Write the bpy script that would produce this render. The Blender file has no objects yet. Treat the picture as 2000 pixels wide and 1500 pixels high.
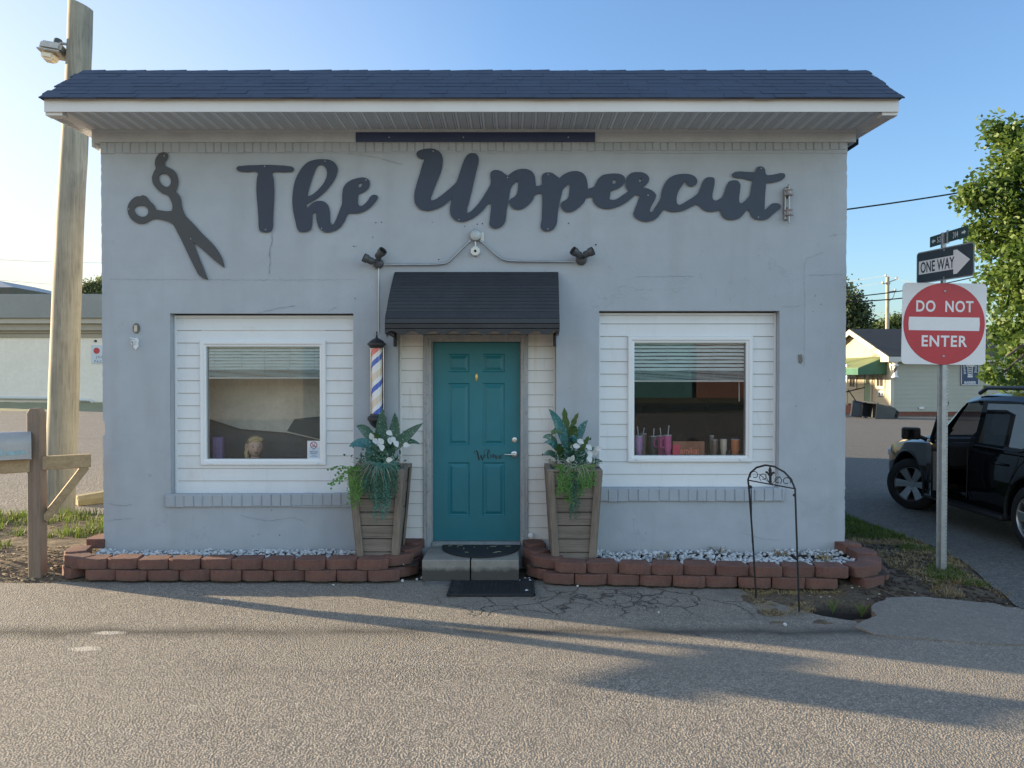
import bpy, bmesh, math, random
from mathutils import Vector, Matrix, noise
random.seed(7)
R = math.radians
PI = math.pi
C = bpy.data.collections.new("place")
scene = bpy.context.scene
scene.collection.children.link(C)

# ------------------------------------------------------------------ camera
F = 1502.0
CAM = Vector((0, -7.9, 2.0))
PITCH = R(0.8)
FW = Vector((0, math.cos(PITCH), -math.sin(PITCH)))
UPV = Vector((0, math.sin(PITCH), math.cos(PITCH)))
cam_d = bpy.data.cameras.new("camera")
cam_d.sensor_width = 36
cam_d.lens = F / 2000 * 36
cam_d.clip_start = 0.1
cam_d.clip_end = 3000
cam = bpy.data.objects.new("camera", cam_d)
cam.location = CAM
cam.rotation_euler = (PI / 2 - PITCH, 0, 0)
scene.collection.objects.link(cam)
scene.camera = cam

def at(px, py, Y):
    """photo pixel -> world point on the vertical plane at world Y"""
    u = (px - 1000) / F; v = -(py - 750) / F
    d = FW + UPV * v + Vector((1, 0, 0)) * u
    return CAM + d * ((Y - CAM.y) / d.y)

def gat(px, py, z=0.0):
    """photo pixel -> world point on the ground at height z"""
    u = (px - 1000) / F; v = -(py - 750) / F
    d = FW + UPV * v + Vector((1, 0, 0)) * u
    return CAM + d * ((z - CAM.z) / d.z)

# ------------------------------------------------------------------ light
SUN_AZ = R(159.5)       # world angle of the direction TOWARDS the sun (from +X)
SUN_EL = R(9.8)
sd = Vector((math.cos(SUN_AZ) * math.cos(SUN_EL), math.sin(SUN_AZ) * math.cos(SUN_EL), math.sin(SUN_EL)))
sl = bpy.data.lights.new("sun", "SUN")
sl.energy = 14.0
sl.angle = R(0.6)
sl.color = (1.0, 0.81, 0.53)
so = bpy.data.objects.new("sun", sl)
so.rotation_euler = sd.to_track_quat('Z', 'Y').to_euler()
so.location = (-30, 14, 12)
scene.collection.objects.link(so)
w = bpy.data.worlds.new("World")
scene.world = w
w.use_nodes = True
nt = w.node_tree
bg = nt.nodes["Background"]
sky = nt.nodes.new("ShaderNodeTexSky")
sky.sky_type = 'NISHITA'
sky.sun_disc = False
sky.sun_elevation = SUN_EL
sky.sun_rotation = PI / 2 - SUN_AZ
sky.altitude = 50
sky.air_density = 1.0
sky.dust_density = 1.4
sky.ozone_density = 2.0
# sky boosted and warmed behind the camera to light the shop front, dimmed ahead
tcw = nt.nodes.new("ShaderNodeTexCoord"); spw = nt.nodes.new("ShaderNodeSeparateXYZ")
nt.links.new(tcw.outputs["Generated"], spw.inputs[0])
rmp = nt.nodes.new("ShaderNodeValToRGB")
mr = nt.nodes.new("ShaderNodeMapRange")
mr.inputs[1].default_value = -1; mr.inputs[2].default_value = 1
nt.links.new(spw.outputs[1], mr.inputs[0]); nt.links.new(mr.outputs[0], rmp.inputs[0])
e = rmp.color_ramp.elements
e[0].position = 0.25; e[0].color = (1.0, .875, .79, 1)
e[1].position = 0.78; e[1].color = (.37, .43, .51, 1)
e2 = e.new(.5); e2.color = (.76, .70, .67, 1)
mxw = nt.nodes.new("ShaderNodeMix"); mxw.data_type = 'RGBA'; mxw.blend_type = 'MULTIPLY'
mxw.inputs[0].default_value = 1
nt.links.new(sky.outputs[0], mxw.inputs[6]); nt.links.new(rmp.outputs[0], mxw.inputs[7])
# warm, dimmer haze low down on the sun's side
def wmath(op, a_, b_):
    m_ = nt.nodes.new("ShaderNodeMath"); m_.operation = op; m_.use_clamp = op == 'MULTIPLY'
    for i_, v_ in ((0, a_), (1, b_)):
        if isinstance(v_, (int, float)): m_.inputs[i_].default_value = v_
        else: nt.links.new(v_, m_.inputs[i_])
    return m_.outputs[0]
lowz = wmath('SUBTRACT', 1.0, wmath('MULTIPLY', spw.outputs[2], 1.6))
leftx = wmath('MULTIPLY', wmath('SUBTRACT', 0.0, spw.outputs[0]), 1.7)
hz_ = wmath('MULTIPLY', lowz, leftx)
mx2 = nt.nodes.new("ShaderNodeMix"); mx2.data_type = 'RGBA'; mx2.blend_type = 'MIX'
nt.links.new(hz_, mx2.inputs[0]); nt.links.new(mxw.outputs[2], mx2.inputs[6]); mx2.inputs[7].default_value = (1.30, 1.17, .93, 1)
nt.links.new(mx2.outputs[2], bg.inputs[0])
bg.inputs[1].default_value = 0.72
scene.view_settings.view_transform = 'Standard'
scene.view_settings.look = 'None'
scene.view_settings.exposure = 0
scene.view_settings.gamma = 1
scene.render.engine = 'CYCLES'
scene.cycles.max_bounces = 8
scene.cycles.transparent_max_bounces = 16
scene.cycles.caustics_reflective = False
scene.cycles.caustics_refractive = False
scene.cycles.use_denoising = True

# ------------------------------------------------------------------ materials
MATS = {}
class N:
    """tiny node-graph helper"""
    def __init__(s, name):
        s.m = bpy.data.materials.new(name); s.m.use_nodes = True
        s.t = s.m.node_tree; s.n = s.t.nodes; s.l = s.t.links
        s.b = s.n["Principled BSDF"]
        s.out = s.n["Material Output"]
        s._co = None
    def new(s, typ, **kw):
        n = s.n.new(typ)
        for k, v in kw.items():
            setattr(n, k, v)
        return n
    def link(s, a, b): s.l.new(a, b)
    def co(s, scale=(1, 1, 1), kind="Object", rot=(0, 0, 0)):
        tc = s.new("ShaderNodeTexCoord")
        mp = s.new("ShaderNodeMapping")
        mp.inputs["Scale"].default_value = scale
        mp.inputs["Rotation"].default_value = rot
        s.link(tc.outputs[kind], mp.inputs[0])
        return mp.outputs[0]
    def noise(s, scale, detail=4, rough=.55, co=None, dist=0):
        n = s.new("ShaderNodeTexNoise")
        n.inputs["Scale"].default_value = scale
        n.inputs["Detail"].default_value = detail
        n.inputs["Roughness"].default_value = rough
        n.inputs["Distortion"].default_value = dist
        s.link(co if co is not None else s.co(), n.inputs["Vector"])
        return n.outputs["Fac"]
    def vor(s, scale, co=None, feature='F1', out="Distance", rnd=1):
        n = s.new("ShaderNodeTexVoronoi", feature=feature)
        n.inputs["Scale"].default_value = scale
        n.inputs["Randomness"].default_value = rnd
        s.link(co if co is not None else s.co(), n.inputs["Vector"])
        return n.outputs[out]
    def ramp(s, fac, stops, interp='LINEAR'):
        r = s.new("ShaderNodeValToRGB")
        r.color_ramp.interpolation = interp
        e = r.color_ramp.elements
        while len(e) < len(stops): e.new(0.5)
        for i, (p, c) in enumerate(stops):
            e[i].position = p
            e[i].color = (c, c, c, 1) if isinstance(c, (int, float)) else (*c, 1)
        s.link(fac, r.inputs[0])
        return r.outputs[0]
    def mix(s, fac, a, b, mode='MIX'):
        m = s.new("ShaderNodeMix", data_type='RGBA', blend_type=mode)
        for i, v in ((0, fac), (6, a), (7, b)):
            if isinstance(v, (int, float)):
                m.inputs[i].default_value = v if i == 0 else (v, v, v, 1)
            elif isinstance(v, tuple):
                m.inputs[i].default_value = (*v, 1)
            else:
                s.link(v, m.inputs[i])
        return m.outputs[2]
    def math(s, op, a, b=0.5):
        m = s.new("ShaderNodeMath", operation=op)
        for i, v in ((0, a), (1, b)):
            if isinstance(v, (int, float)): m.inputs[i].default_value = v
            else: s.link(v, m.inputs[i])
        return m.outputs[0]
    def bump(s, h, strength=.3, dist=.01, prev=None):
        b = s.new("ShaderNodeBump")
        b.inputs["Strength"].default_value = strength
        b.inputs["Distance"].default_value = dist
        s.link(h, b.inputs["Height"])
        if prev is not None: s.link(prev, b.inputs["Normal"])
        return b.outputs[0]
    def col(s, c):
        if isinstance(c, tuple): s.b.inputs["Base Color"].default_value = (*c, 1)
        else: s.link(c, s.b.inputs["Base Color"])
    def rough(s, r):
        if isinstance(r, (int, float)): s.b.inputs["Roughness"].default_value = r
        else: s.link(r, s.b.inputs["Roughness"])
    def nrm(s, n): s.link(n, s.b.inputs["Normal"])
    def done(s, key):
        MATS[key] = s.m
        return s.m

def shade(c, f): return tuple(max(0, min(1, x * f)) for x in c)

def simple(key, c, rough=.6, metal=0, var=.18, vscale=6, bstr=0, bscale=60, bdist=.003, spec=.5, coat=0):
    g = N(key)
    f = g.noise(vscale, 5, .6)
    f2 = g.noise(vscale * 7, 3, .6)
    ff = g.mix(.35, f, f2)
    g.col(g.mix(g.ramp(ff, [(.3, 0.), (.7, 1.)]), shade(c, 1 - var), shade(c, 1 + var)))
    g.rough(rough)
    g.b.inputs["Metallic"].default_value = metal
    g.b.inputs["Specular IOR Level"].default_value = spec
    g.b.inputs["Coat Weight"].default_value = coat
    if bstr: g.nrm(g.bump(g.noise(bscale, 4, .6), bstr, bdist))
    return g.done(key)

def M(key): return MATS[key]

# painted block wall
def wall_mat(key, base, dirt=1.0):
    g = N(key)
    big = g.noise(.55, 5, .62)
    mid = g.noise(4.0, 6, .62)
    fine = g.noise(75, 4, .6)
    c = g.mix(g.ramp(big, [(.32, 0.), (.68, 1.)]), shade(base, .93), shade(base, 1.06))
    c = g.mix(g.ramp(mid, [(.38, 0.), (.75, 1.)]), c, shade(base, .90))
    # vertical faint stains
    st = g.noise(1.4, 5, .6, g.co((2.2, 1, .22)))
    c = g.mix(g.math('MULTIPLY', g.ramp(st, [(.52, 0.), (.74, 1.)]), .30 * dirt), c, shade((base[0], base[1] * .97, base[2] * .9), .72))
    # splash dirt near the ground
    sep = g.new("ShaderNodeSeparateXYZ"); g.link(g.co(), sep.inputs[0])
    low = g.ramp(g.math('ADD', g.math('MULTIPLY', sep.outputs[2], 1.6), g.math('MULTIPLY', mid, .55)), [(.30, 1.), (.72, 0.)])
    c = g.mix(g.math('MULTIPLY', low, .45 * dirt), c, (.30, .25, .19))
    # chips and pits
    ch = g.vor(9, g.co((1, 1, 1)))
    chm = g.ramp(ch, [(.035, 1.), (.075, 0.)])
    sel = g.ramp(g.noise(1.3, 3, .5), [(.56, 0.), (.62, 1.)])
    chm = g.math('MULTIPLY', chm, sel)
    c = g.mix(g.math('MULTIPLY', chm, .75 * dirt), c, (.12, .115, .11))
    # hairline cracks
    ck = g.math('ABSOLUTE', g.math('SUBTRACT', g.noise(.75, 7, .62, None, .6), .5))
    ckm = g.ramp(ck, [(.0, 1.), (.0022, 0.)])
    csel = g.ramp(g.noise(.9, 2, .5), [(.56, 0.), (.62, 1.)])
    ckm = g.math('MULTIPLY', ckm, csel)
    c = g.mix(g.math('MULTIPLY', ckm, .16 * dirt), c, (.15, .145, .14))
    # peeling flakes
    fl = g.ramp(g.noise(11, 6, .7), [(.655, 0.), (.665, 1.)])
    fsel = g.ramp(g.noise(.8, 2, .5), [(.53, 0.), (.6, 1.)])
    flm = g.math('MULTIPLY', fl, fsel)
    c = g.mix(g.math('MULTIPLY', flm, .35 * dirt), c, shade(base, .72))
    g.col(c); g.rough(.62)
    bj = g.new("ShaderNodeTexBrick")
    bj.offset = .5
    bj.inputs["Scale"].default_value = 1
    bj.inputs["Brick Width"].default_value = .8
    bj.inputs["Row Height"].default_value = .4
    bj.inputs["Mortar Size"].default_value = .012
    bj.inputs["Mortar Smooth"].default_value = 1
    g.link(g.co((1, 1, 1), rot=(R(90), 0, 0)), bj.inputs["Vector"])
    nb = g.bump(bj.outputs["Fac"], .05, -.006)
    nb = g.bump(g.noise(2.2, 5, .6), .25, .03, nb)
    nb = g.bump(fine, .22, .004, nb)
    nb = g.bump(chm, .8, -.01, nb)
    nb = g.bump(flm, .6, -.004, nb)
    nb = g.bump(ckm, .35, -.005, nb)
    g.nrm(nb)
    return g.done(key)
wall_mat("wall_paint", (.415, .445, .485))
wall_mat("brick_paint", (.40, .43, .47), .6)
wall_mat("warehouse_wall", (.95, .84, .72), .25)

CHALK = [(gat(165, 1267).x, gat(165, 1267).y, .13, .06), (gat(212, 1236).x, gat(212, 1236).y, .15, .05)]
# chip-seal asphalt
def asphalt_mat(key, light, dark, cracks=True, size=95, warm=1.0):
    g = N(key)
    cell = g.vor(size, None, 'F1', "Color")
    sep = g.new("ShaderNodeSeparateColor"); g.link(cell, sep.inputs[0])
    stone = g.ramp(sep.outputs[0], [(.0, shade(light, .50)), (.35, shade(light, .8)), (.8, light), (1., shade(light, 1.45))])
    d = g.vor(size)
    gap = g.ramp(d, [(.28, 0.), (.62, 1.)])
    c = g.mix(gap, stone, dark)
    cell2 = g.vor(size * .42, None, 'F1', "Color")
    sep2 = g.new("ShaderNodeSeparateColor"); g.link(cell2, sep2.inputs[0])
    c = g.mix(.22, c, g.ramp(sep2.outputs[1], [(0, shade(light, .45)), (1, shade(light, 1.25))]))
    big = g.noise(.5, 6, .62)
    c = g.mix(g.ramp(big, [(.35, 0.), (.72, .55)]), c, shade(light, .62))
    band = g.noise(.8, 5, .6, g.co((.12, 1.5, 1)))
    c = g.mix(g.ramp(band, [(.55, 0.), (.72, .45)]), c, shade(dark, 1.1))
    pale = g.noise(1.7, 4, .6)
    c = g.mix(g.ramp(pale, [(.66, 0.), (.76, .4)]), c, shade(light, 1.3))
    nb = g.bump(g.ramp(d, [(.0, 1.), (.7, 0.)]), .8, .010)
    nb = g.bump(g.noise(7, 4, .6), .3, .02, nb)
    if cracks:
        ad = g.new("ShaderNodeVectorMath", operation='ADD')
        s_ = g.new("ShaderNodeVectorMath", operation='SCALE'); s_.inputs[3].default_value = .35
        n_ = g.new("ShaderNodeTexNoise"); n_.inputs["Scale"].default_value = 4; n_.inputs["Detail"].default_value = 6
        g.link(g.co(), n_.inputs["Vector"]); g.link(n_.outputs["Color"], s_.inputs[0])
        g.link(s_.outputs[0], ad.inputs[0]); g.link(g.co(), ad.inputs[1])
        ck = g.vor(1.9, ad.outputs[0], 'DISTANCE_TO_EDGE')
        ck2 = g.vor(4.6, ad.outputs[0], 'DISTANCE_TO_EDGE')
        m1 = g.ramp(ck, [(.0, 1.), (.022, 0.)])
        m2 = g.ramp(ck2, [(.0, .9), (.03, 0.)])
        # cracked zone: in front of the door and to its right (gaussian around a point), stretched along x
        sp = g.new("ShaderNodeSeparateXYZ"); g.link(g.co(), sp.inputs[0])
        dx = g.math('MULTIPLY', g.math('SUBTRACT', sp.outputs[0], .9), .48)
        dy = g.math('MULTIPLY', g.math('ADD', sp.outputs[1], 1.15), 1.45)
        rr = g.math('SQRT', g.math('ADD', g.math('MULTIPLY', dx, dx), g.math('MULTIPLY', dy, dy)))
        rr = g.math('ADD', rr, g.math('MULTIPLY', g.math('SUBTRACT', g.noise(1.6, 4), .5), 1.1))
        zone = g.ramp(rr, [(.55, 1.), (.95, 0.)])
        mm = g.math('MULTIPLY', g.math('MAXIMUM', m1, g.math('MULTIPLY', m2, g.ramp(rr, [(.25, 1.), (.6, 0.)]))), zone)
        c = g.mix(g.math('MULTIPLY', mm, .9), c, (.022, .021, .02))
        nb = g.bump(mm, .8, -.015, nb)
        # long seam where the road meets the forecourt
        sy = g.math('ADD', sp.outputs[1], g.math('ADD', 1.98, g.math('MULTIPLY', g.math('SUBTRACT', g.noise(1.5, 6, .7), .5), .34)))
        seam = g.ramp(g.math('ABSOLUTE', sy), [(.0, 1.), (.10, .35), (.2, 0.)])
        seam = g.math('MULTIPLY', seam, g.ramp(g.noise(1.1, 5, .6), [(.30, .15), (.50, 1.)]))
        c = g.mix(g.math('MULTIPLY', seam, .95), c, shade(dark, .6))
        oil = g.ramp(g.noise(.62, 5, .7), [(.55, 0.), (.70, .6)])
        c = g.mix(oil, c, shade(dark, 1.0))
        trk = g.ramp(g.noise(1.0, 6, .65, g.co((.10, .9, 1), rot=(0, 0, R(9)))), [(.50, 0.), (.64, .5)])
        c = g.mix(trk, c, shade(light, .55))
        pit = g.math('MULTIPLY', g.ramp(g.vor(2.3), [(.03, 1.), (.06, 0.)]), g.ramp(g.noise(.9, 2), [(.5, 0.), (.55, 1.)]))
        c = g.mix(g.math('MULTIPLY', pit, .8), c, (.03, .028, .025))
        for (cx, cy, sx, sy) in CHALK:
            ddx = g.math('MULTIPLY', g.math('SUBTRACT', sp.outputs[0], cx), 1 / sx); ddy = g.math('MULTIPLY', g.math('SUBTRACT', sp.outputs[1], cy), 1 / sy)
            r2 = g.math('ADD', g.math('ADD', g.math('MULTIPLY', ddx, ddx), g.math('MULTIPLY', ddy, ddy)), g.math('MULTIPLY', g.math('SUBTRACT', g.noise(20, 4, .7), .5), 1.6))
            c = g.mix(g.ramp(r2, [(.2, .6), (1., 0.)]), c, (.62, .57, .50))
    g.col(c); g.rough(.85)
    g.b.inputs["Specular IOR Level"].default_value = .3
    g.nrm(nb)
    return g.done(key)
asphalt_mat("asphalt", (.46, .40, .335), (.13, .118, .105), True, 82)
asphalt_mat("side_asphalt", (.22, .205, .185), (.09, .085, .08), False, 45)
asphalt_mat("lot_gravel", (.33, .29, .25), (.13, .115, .10), False, 26)
asphalt_mat("concrete_patch", (.36, .32, .275), (.20, .18, .16), False, 75)

def soil_mat():
    g = N("soil")
    c = g.mix(g.ramp(g.noise(3, 6, .65), [(.35, 0.), (.65, 1.)]), (.20, .14, .085), (.10, .075, .05))
    c = g.mix(g.ramp(g.noise(28, 5, .7), [(.45, 0.), (.62, 1.)]), c, (.055, .042, .032))
    c = g.mix(g.ramp(g.vor(40), [(.0, 1.), (.2, 0.)]), c, (.33, .27, .19))
    far = g.noise(.05, 4)
    sp = g.new("ShaderNodeSeparateXYZ"); g.link(g.co(), sp.inputs[0])
    c = g.mix(g.ramp(g.math('ADD', g.math('MULTIPLY', sp.outputs[2], 8), 1.0), [(.25, 1.), (.82, 0.)]), c, (.022, .017, .013))
    m = g.ramp(g.math('MULTIPLY', g.math('ABSOLUTE', sp.outputs[1]), .02), [(.25, 0.), (.5, 1.)])
    c = g.mix(m, c, g.mix(far, (.10, .11, .04), (.16, .13, .06)))
    g.col(c); g.rough(.95)
    g.nrm(g.bump(g.noise(22, 6, .7), .9, .03))
    return g.done("soil")
soil_mat()

def wood_mat(key, light, dark, axis='Z', scale=1.0, knots=True):
    g = N(key)
    st = {'Z': (14, 14, .7), 'X': (.7, 14, 14), 'Y': (14, .7, 14)}[axis]
    st = tuple(v * scale for v in st)
    co = g.co(st)
    a = g.noise(1.6, 8, .7, co, .8)
    b = g.noise(6, 5, .7, co)
    c = g.mix(g.ramp(a, [(.3, 0.), (.7, 1.)]), dark, light)
    c = g.mix(g.ramp(b, [(.50, 0.), (.72, .75)]), c, shade(dark, .55))
    blot = g.noise(2.2, 4, .6)
    c = g.mix(g.ramp(blot, [(.4, 0.), (.75, .5)]), c, shade(light, 1.2))
    if knots:
        k = g.vor(2.4 * scale, g.co((1, 1, .55) if axis == 'Z' else ((.55, 1, 1) if axis == 'X' else (1, .55, 1))))
        c = g.mix(g.ramp(k, [(.05, 1.), (.11, 0.)]), c, shade(dark, .5))
    g.col(c); g.rough(.8)
    g.nrm(g.bump(a, .5, .006, g.bump(b, .4, .003)))
    return g.done(key)
wood_mat("planter_board", (.27, .225, .185), (.13, .105, .088), 'X')
wood_mat("planter_post", (.265, .215, .172), (.125, .10, .082), 'Z')
wood_mat("pole_wood", (.37, .34, .27), (.17, .16, .135), "Z", .55, False)
wood_mat("post_wood", (.27, .19, .14), (.16, .115, .085), 'Z', .8)
wood_mat("arm_wood", (.46, .32, .18), (.26, .16, .08), 'X', .8)
wood_mat("far_pole_wood", (.42, .38, .32), (.28, .25, .2), 'Z', .3, False)

def block_mat():
    g = N("wall_block")
    oi = g.new("ShaderNodeObjectInfo")
    rnd = oi.outputs["Random"]
    base = g.mix(rnd, (.155, .071, .056), (.215, .099, .073))
    c = g.mix(g.ramp(g.noise(9, 6, .65), [(.35, 0.), (.7, 1.)]), base, (.10, .052, .044))
    c = g.mix(g.ramp(g.noise(140, 3, .6), [(.5, 0.), (.75, .5)]), c, (.36, .19, .13))
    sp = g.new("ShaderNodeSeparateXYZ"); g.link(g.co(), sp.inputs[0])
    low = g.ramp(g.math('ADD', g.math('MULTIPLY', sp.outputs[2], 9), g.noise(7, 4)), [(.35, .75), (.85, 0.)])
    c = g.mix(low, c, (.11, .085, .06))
    g.col(c); g.rough(.92)
    g.nrm(g.bump(g.noise(55, 6, .7), .7, .008))
    return g.done("wall_block")
block_mat()

def vinyl_mat(key, base, grime=.25):
    g = N(key)
    c = g.mix(g.ramp(g.noise(1.2, 5, .6), [(.35, 0.), (.7, 1.)]), shade(base, 1.03), shade(base, .94))
    st = g.noise(3, 6, .65, g.co((3.5, 1, .5)))
    c = g.mix(g.ramp(st, [(.56, 0.), (.8, grime)]), c, (.42, .36, .27))
    rs = g.noise(1.9, 4, .5)
    c = g.mix(g.ramp(rs, [(.68, 0.), (.78, grime * 1.2)]), c, (.50, .32, .16))
    g.col(c); g.rough(.45)
    g.nrm(g.bump(g.noise(40, 3, .5, g.co((.1, 1, 1))), .08, .002))
    return g.done(key)
vinyl_mat("white_vinyl", (.74, .745, .75))
vinyl_mat("cream_vinyl", (.72, .69, .66), .5)
vinyl_mat("frame_vinyl", (.80, .805, .81), .08)
vinyl_mat("fascia_paint", (.70, .68, .67), .12)
vinyl_mat("soffit_vinyl", (.68, .74, .80), .1)
vinyl_mat("house_siding_shade", (.36, .36, .31), .15)  # same siding as the gable, greyed to paint the long wall's shade
vinyl_mat("house_siding_sunlit", (.50, .42, .29), .1)  # lighter, warmer copy painting the sunlight onto the gable

def weathered(key, base, flake):
    g = N(key)
    st = g.noise(5, 7, .7, g.co((4, 4, .7)))
    c = g.mix(g.ramp(st, [(.47, 0.), (.53, 1.)]), base, flake)
    c = g.mix(g.ramp(g.noise(30, 4, .6), [(.55, 0.), (.7, .6)]), c, shade(flake, .5))
    g.col(c); g.rough(.7)
    g.nrm(g.bump(st, .4, .004))
    return g.done(key)
vinyl_mat("siding_shadow_grime", (.30, .29, .28), .4)  # grey for the painted lap shadow and grime between siding courses
weathered("door_trim", (.33, .345, .36), (.40, .385, .37))

def door_mat():
    g = N("teal_paint")
    c = g.mix(g.ramp(g.noise(2, 4, .6), [(.3, 0.), (.7, 1.)]), (.012, .155, .195), (.017, .185, .225))
    c = g.mix(g.ramp(g.noise(5, 6, .7, g.co((6, 1, .8))), [(.62, 0.), (.8, .25)]), c, (.04, .24, .26))
    g.col(c); g.rough(.42)
    g.nrm(g.bump(g.noise(90, 3, .5, g.co((1, 1, .25))), .12, .002))
    return g.done("teal_paint")
door_mat()

def shingle_mat():
    g = N("shingle")
    cell = g.vor(1.0, g.co((3.2, 1, 9)), 'F1', "Color")
    sp = g.new("ShaderNodeSeparateColor"); g.link(cell, sp.inputs[0])
    c = g.mix(sp.outputs[0], (.026, .041, .076), (.036, .054, .094))
    c = g.mix(g.ramp(g.noise(180, 3, .6), [(.4, 0.), (.7, .6)]), c, (.068, .088, .13))
    c = g.mix(g.ramp(g.noise(1.2, 4, .6), [(.4, 0.), (.8, .4)]), c, (.048, .066, .105))
    g.col(c); g.rough(.8)
    g.nrm(g.bump(g.noise(220, 4, .6), .6, .003))
    return g.done("shingle")
shingle_mat()

def glass_mat(key, refl_rough=.0, tint=(.96, .98, .98), extra=.06, fk=.8):
    g = N(key)
    g.n.remove(g.b)
    tr = g.new("ShaderNodeBsdfTransparent"); tr.inputs[0].default_value = (*tint, 1)
    gl = g.new("ShaderNodeBsdfGlossy"); gl.inputs["Roughness"].default_value = refl_rough
    gl.inputs["Color"].default_value = (1, 1, 1, 1)
    fr = g.new("ShaderNodeFresnel"); fr.inputs[0].default_value = 1.5
    fac = g.math('MULTIPLY_ADD', fr.outputs[0], fk); fac.node.inputs[2].default_value = extra
    df = g.new("ShaderNodeBsdfDiffuse"); df.inputs[0].default_value = (.5, .47, .42, 1)
    ms = g.new("ShaderNodeMixShader"); ms2 = g.new("ShaderNodeMixShader")
    g.link(fac, ms.inputs[0]); g.link(tr.outputs[0], ms.inputs[1]); g.link(gl.outputs[0], ms.inputs[2])
    dust = g.math('MULTIPLY', g.ramp(g.noise(16, 6, .7), [(.35, .2), (.75, 1.)]), .035)
    g.link(dust, ms2.inputs[0]); g.link(ms.outputs[0], ms2.inputs[1]); g.link(df.outputs[0], ms2.inputs[2])
    g.link(ms2.outputs[0], g.out.inputs[0])
    return g.done(key)
glass_mat("glass", extra=.02)
glass_mat("car_glass", 0, (.16, .18, .19), 0, .42)

def leaf_mat(key, a, b, rough=.5, trans=.35, streak=None):
    g = N(key)
    f = g.noise(3.0, 3, .6)
    f2 = g.noise(22, 2, .6)
    c = g.mix(g.ramp(g.mix(.4, f, f2), [(.36, 0.), (.64, 1.)]), a, b)
    if streak:
        c = g.mix(g.ramp(g.noise(60, 4, .6), [(.58, 0.), (.66, .85)]), c, streak)
    g.col(c); g.rough(rough)
    tl = g.new("ShaderNodeBsdfTranslucent")
    g.link(c, tl.inputs[0])
    ms = g.new("ShaderNodeMixShader"); ms.inputs[0].default_value = trans
    g.link(g.b.outputs[0], ms.inputs[1]); g.link(tl.outputs[0], ms.inputs[2])
    g.link(ms.outputs[0], g.out.inputs[0])
    return g.done(key)
leaf_mat("tree_leaf", (.050, .115, .026), (.17, .235, .045), .5, .45)
leaf_mat("dark_tree_leaf", (.030, .055, .022), (.075, .105, .035), .6, .3)
leaf_mat("light_tree_leaf", (.08, .13, .04), (.16, .20, .06), .6, .4)
leaf_mat("hazy_tree_leaf", (.13, .16, .07), (.20, .22, .09), .6, .4)
leaf_mat("grass_green", (.055, .115, .018), (.15, .21, .035), .6, .4)
leaf_mat("grass_sunny", (.07, .125, .022), (.17, .205, .05), .6, .45)
leaf_mat("straw", (.28, .20, .09), (.42, .32, .16), .8, .2)
leaf_mat("vine_lime", (.07, .20, .035), (.16, .34, .07), .5, .3)
leaf_mat("vine_dark", (.022, .095, .055), (.06, .17, .10), .5, .25)
leaf_mat("vine_teal", (.05, .17, .14), (.10, .26, .20), .5, .25)
leaf_mat("broad_leaf", (.028, .085, .062), (.060, .145, .105), .3, .15, (.35, .48, .33))
leaf_mat("teal_leaf", (.020, .12, .13), (.05, .20, .20), .3, .15, (.35, .5, .45))
leaf_mat("split_leaf", (.05, .10, .03), (.10, .17, .05), .4, .2)
leaf_mat("petal", (.62, .66, .66), (.80, .82, .80), .5, .3)
leaf_mat("dry_sprig", (.20, .21, .15), (.36, .36, .28), .7, .2)

simple("black_sheet", (.026, .036, .066), .45, 0, .12, 5, .05, 30)
simple("scissor_sheet", (.055, .057, .064), .5, 0, .12, 5, .05, 30)
simple("navy_panel", (.032, .048, .115), .5, 0, .15, 4)
simple("awning_metal", (.026, .027, .032), .48, .0, .3, 4, .15, 25, .004)
simple("black_iron", (.018, .019, .022), .45, .2, .3, 20, .3, 90)
simple("lamp_grey", (.075, .08, .088), .5, .2, .2, 12, .1, 80)
simple("conduit", (.42, .44, .46), .38, .85, .12, 10)
simple("box_grey", (.40, .42, .43), .45, .5, .12, 10)
simple("camera_white", (.68, .67, .62), .5, 0, .1, 10)
simple("galvanized", (.36, .375, .38), .48, .7, .22, 14, .15, 60)
simple("sign_white", (.74, .73, .74), .42, 0, .05, 5)
simple("sign_red", (.47, .028, .042), .42, 0, .08, 5)
simple("sign_black", (.030, .042, .055), .45, 0, .15, 5)
simple("street_blade", (.022, .050, .052), .45, 0, .12, 5)
simple("sign_back", (.22, .22, .22), .6, .5, .2, 6)
simple("frieze_paint", (.50, .53, .57), .6, 0, .12, 3, .15, 25)
simple("brass", (.62, .44, .16), .35, .8, .15, 20)
simple("nickel", (.62, .62, .62), .28, .95, .08, 20)
simple("chrome", (.80, .80, .80), .15, 1, .03, 20)
simple("pole_cap", (.032, .033, .038), .42, .1, .3, 15, .25, 70)
simple("lettering_black", (.010, .013, .018), .5, 0, .05)
simple("rubber", (.020, .021, .024), .75, 0, .35, 25, .6, 90, .006)
def step_mat():
    g = N("step_concrete")
    c = g.mix(g.ramp(g.noise(5, 6, .65), [(.3, 0.), (.7, 1.)]), (.20, .185, .165), (.29, .27, .24))
    c = g.mix(g.ramp(g.noise(90, 3, .6), [(.55, 0.), (.75, .5)]), c, (.42, .40, .37))
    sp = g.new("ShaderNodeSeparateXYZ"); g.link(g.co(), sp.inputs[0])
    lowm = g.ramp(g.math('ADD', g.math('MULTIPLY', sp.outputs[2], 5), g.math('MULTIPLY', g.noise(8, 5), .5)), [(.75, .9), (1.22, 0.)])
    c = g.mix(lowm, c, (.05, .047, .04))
    g.col(c); g.rough(.9); g.nrm(g.bump(g.noise(60, 5, .6), .6, .006))
    g.done("step_concrete")
step_mat()
simple("step_face", (.14, .135, .125), .9, 0, .4, 8, .6, 50, .008)
simple("white_stone", (.56, .565, .57), .8, 0, .42, 22, .4, 60)
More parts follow.
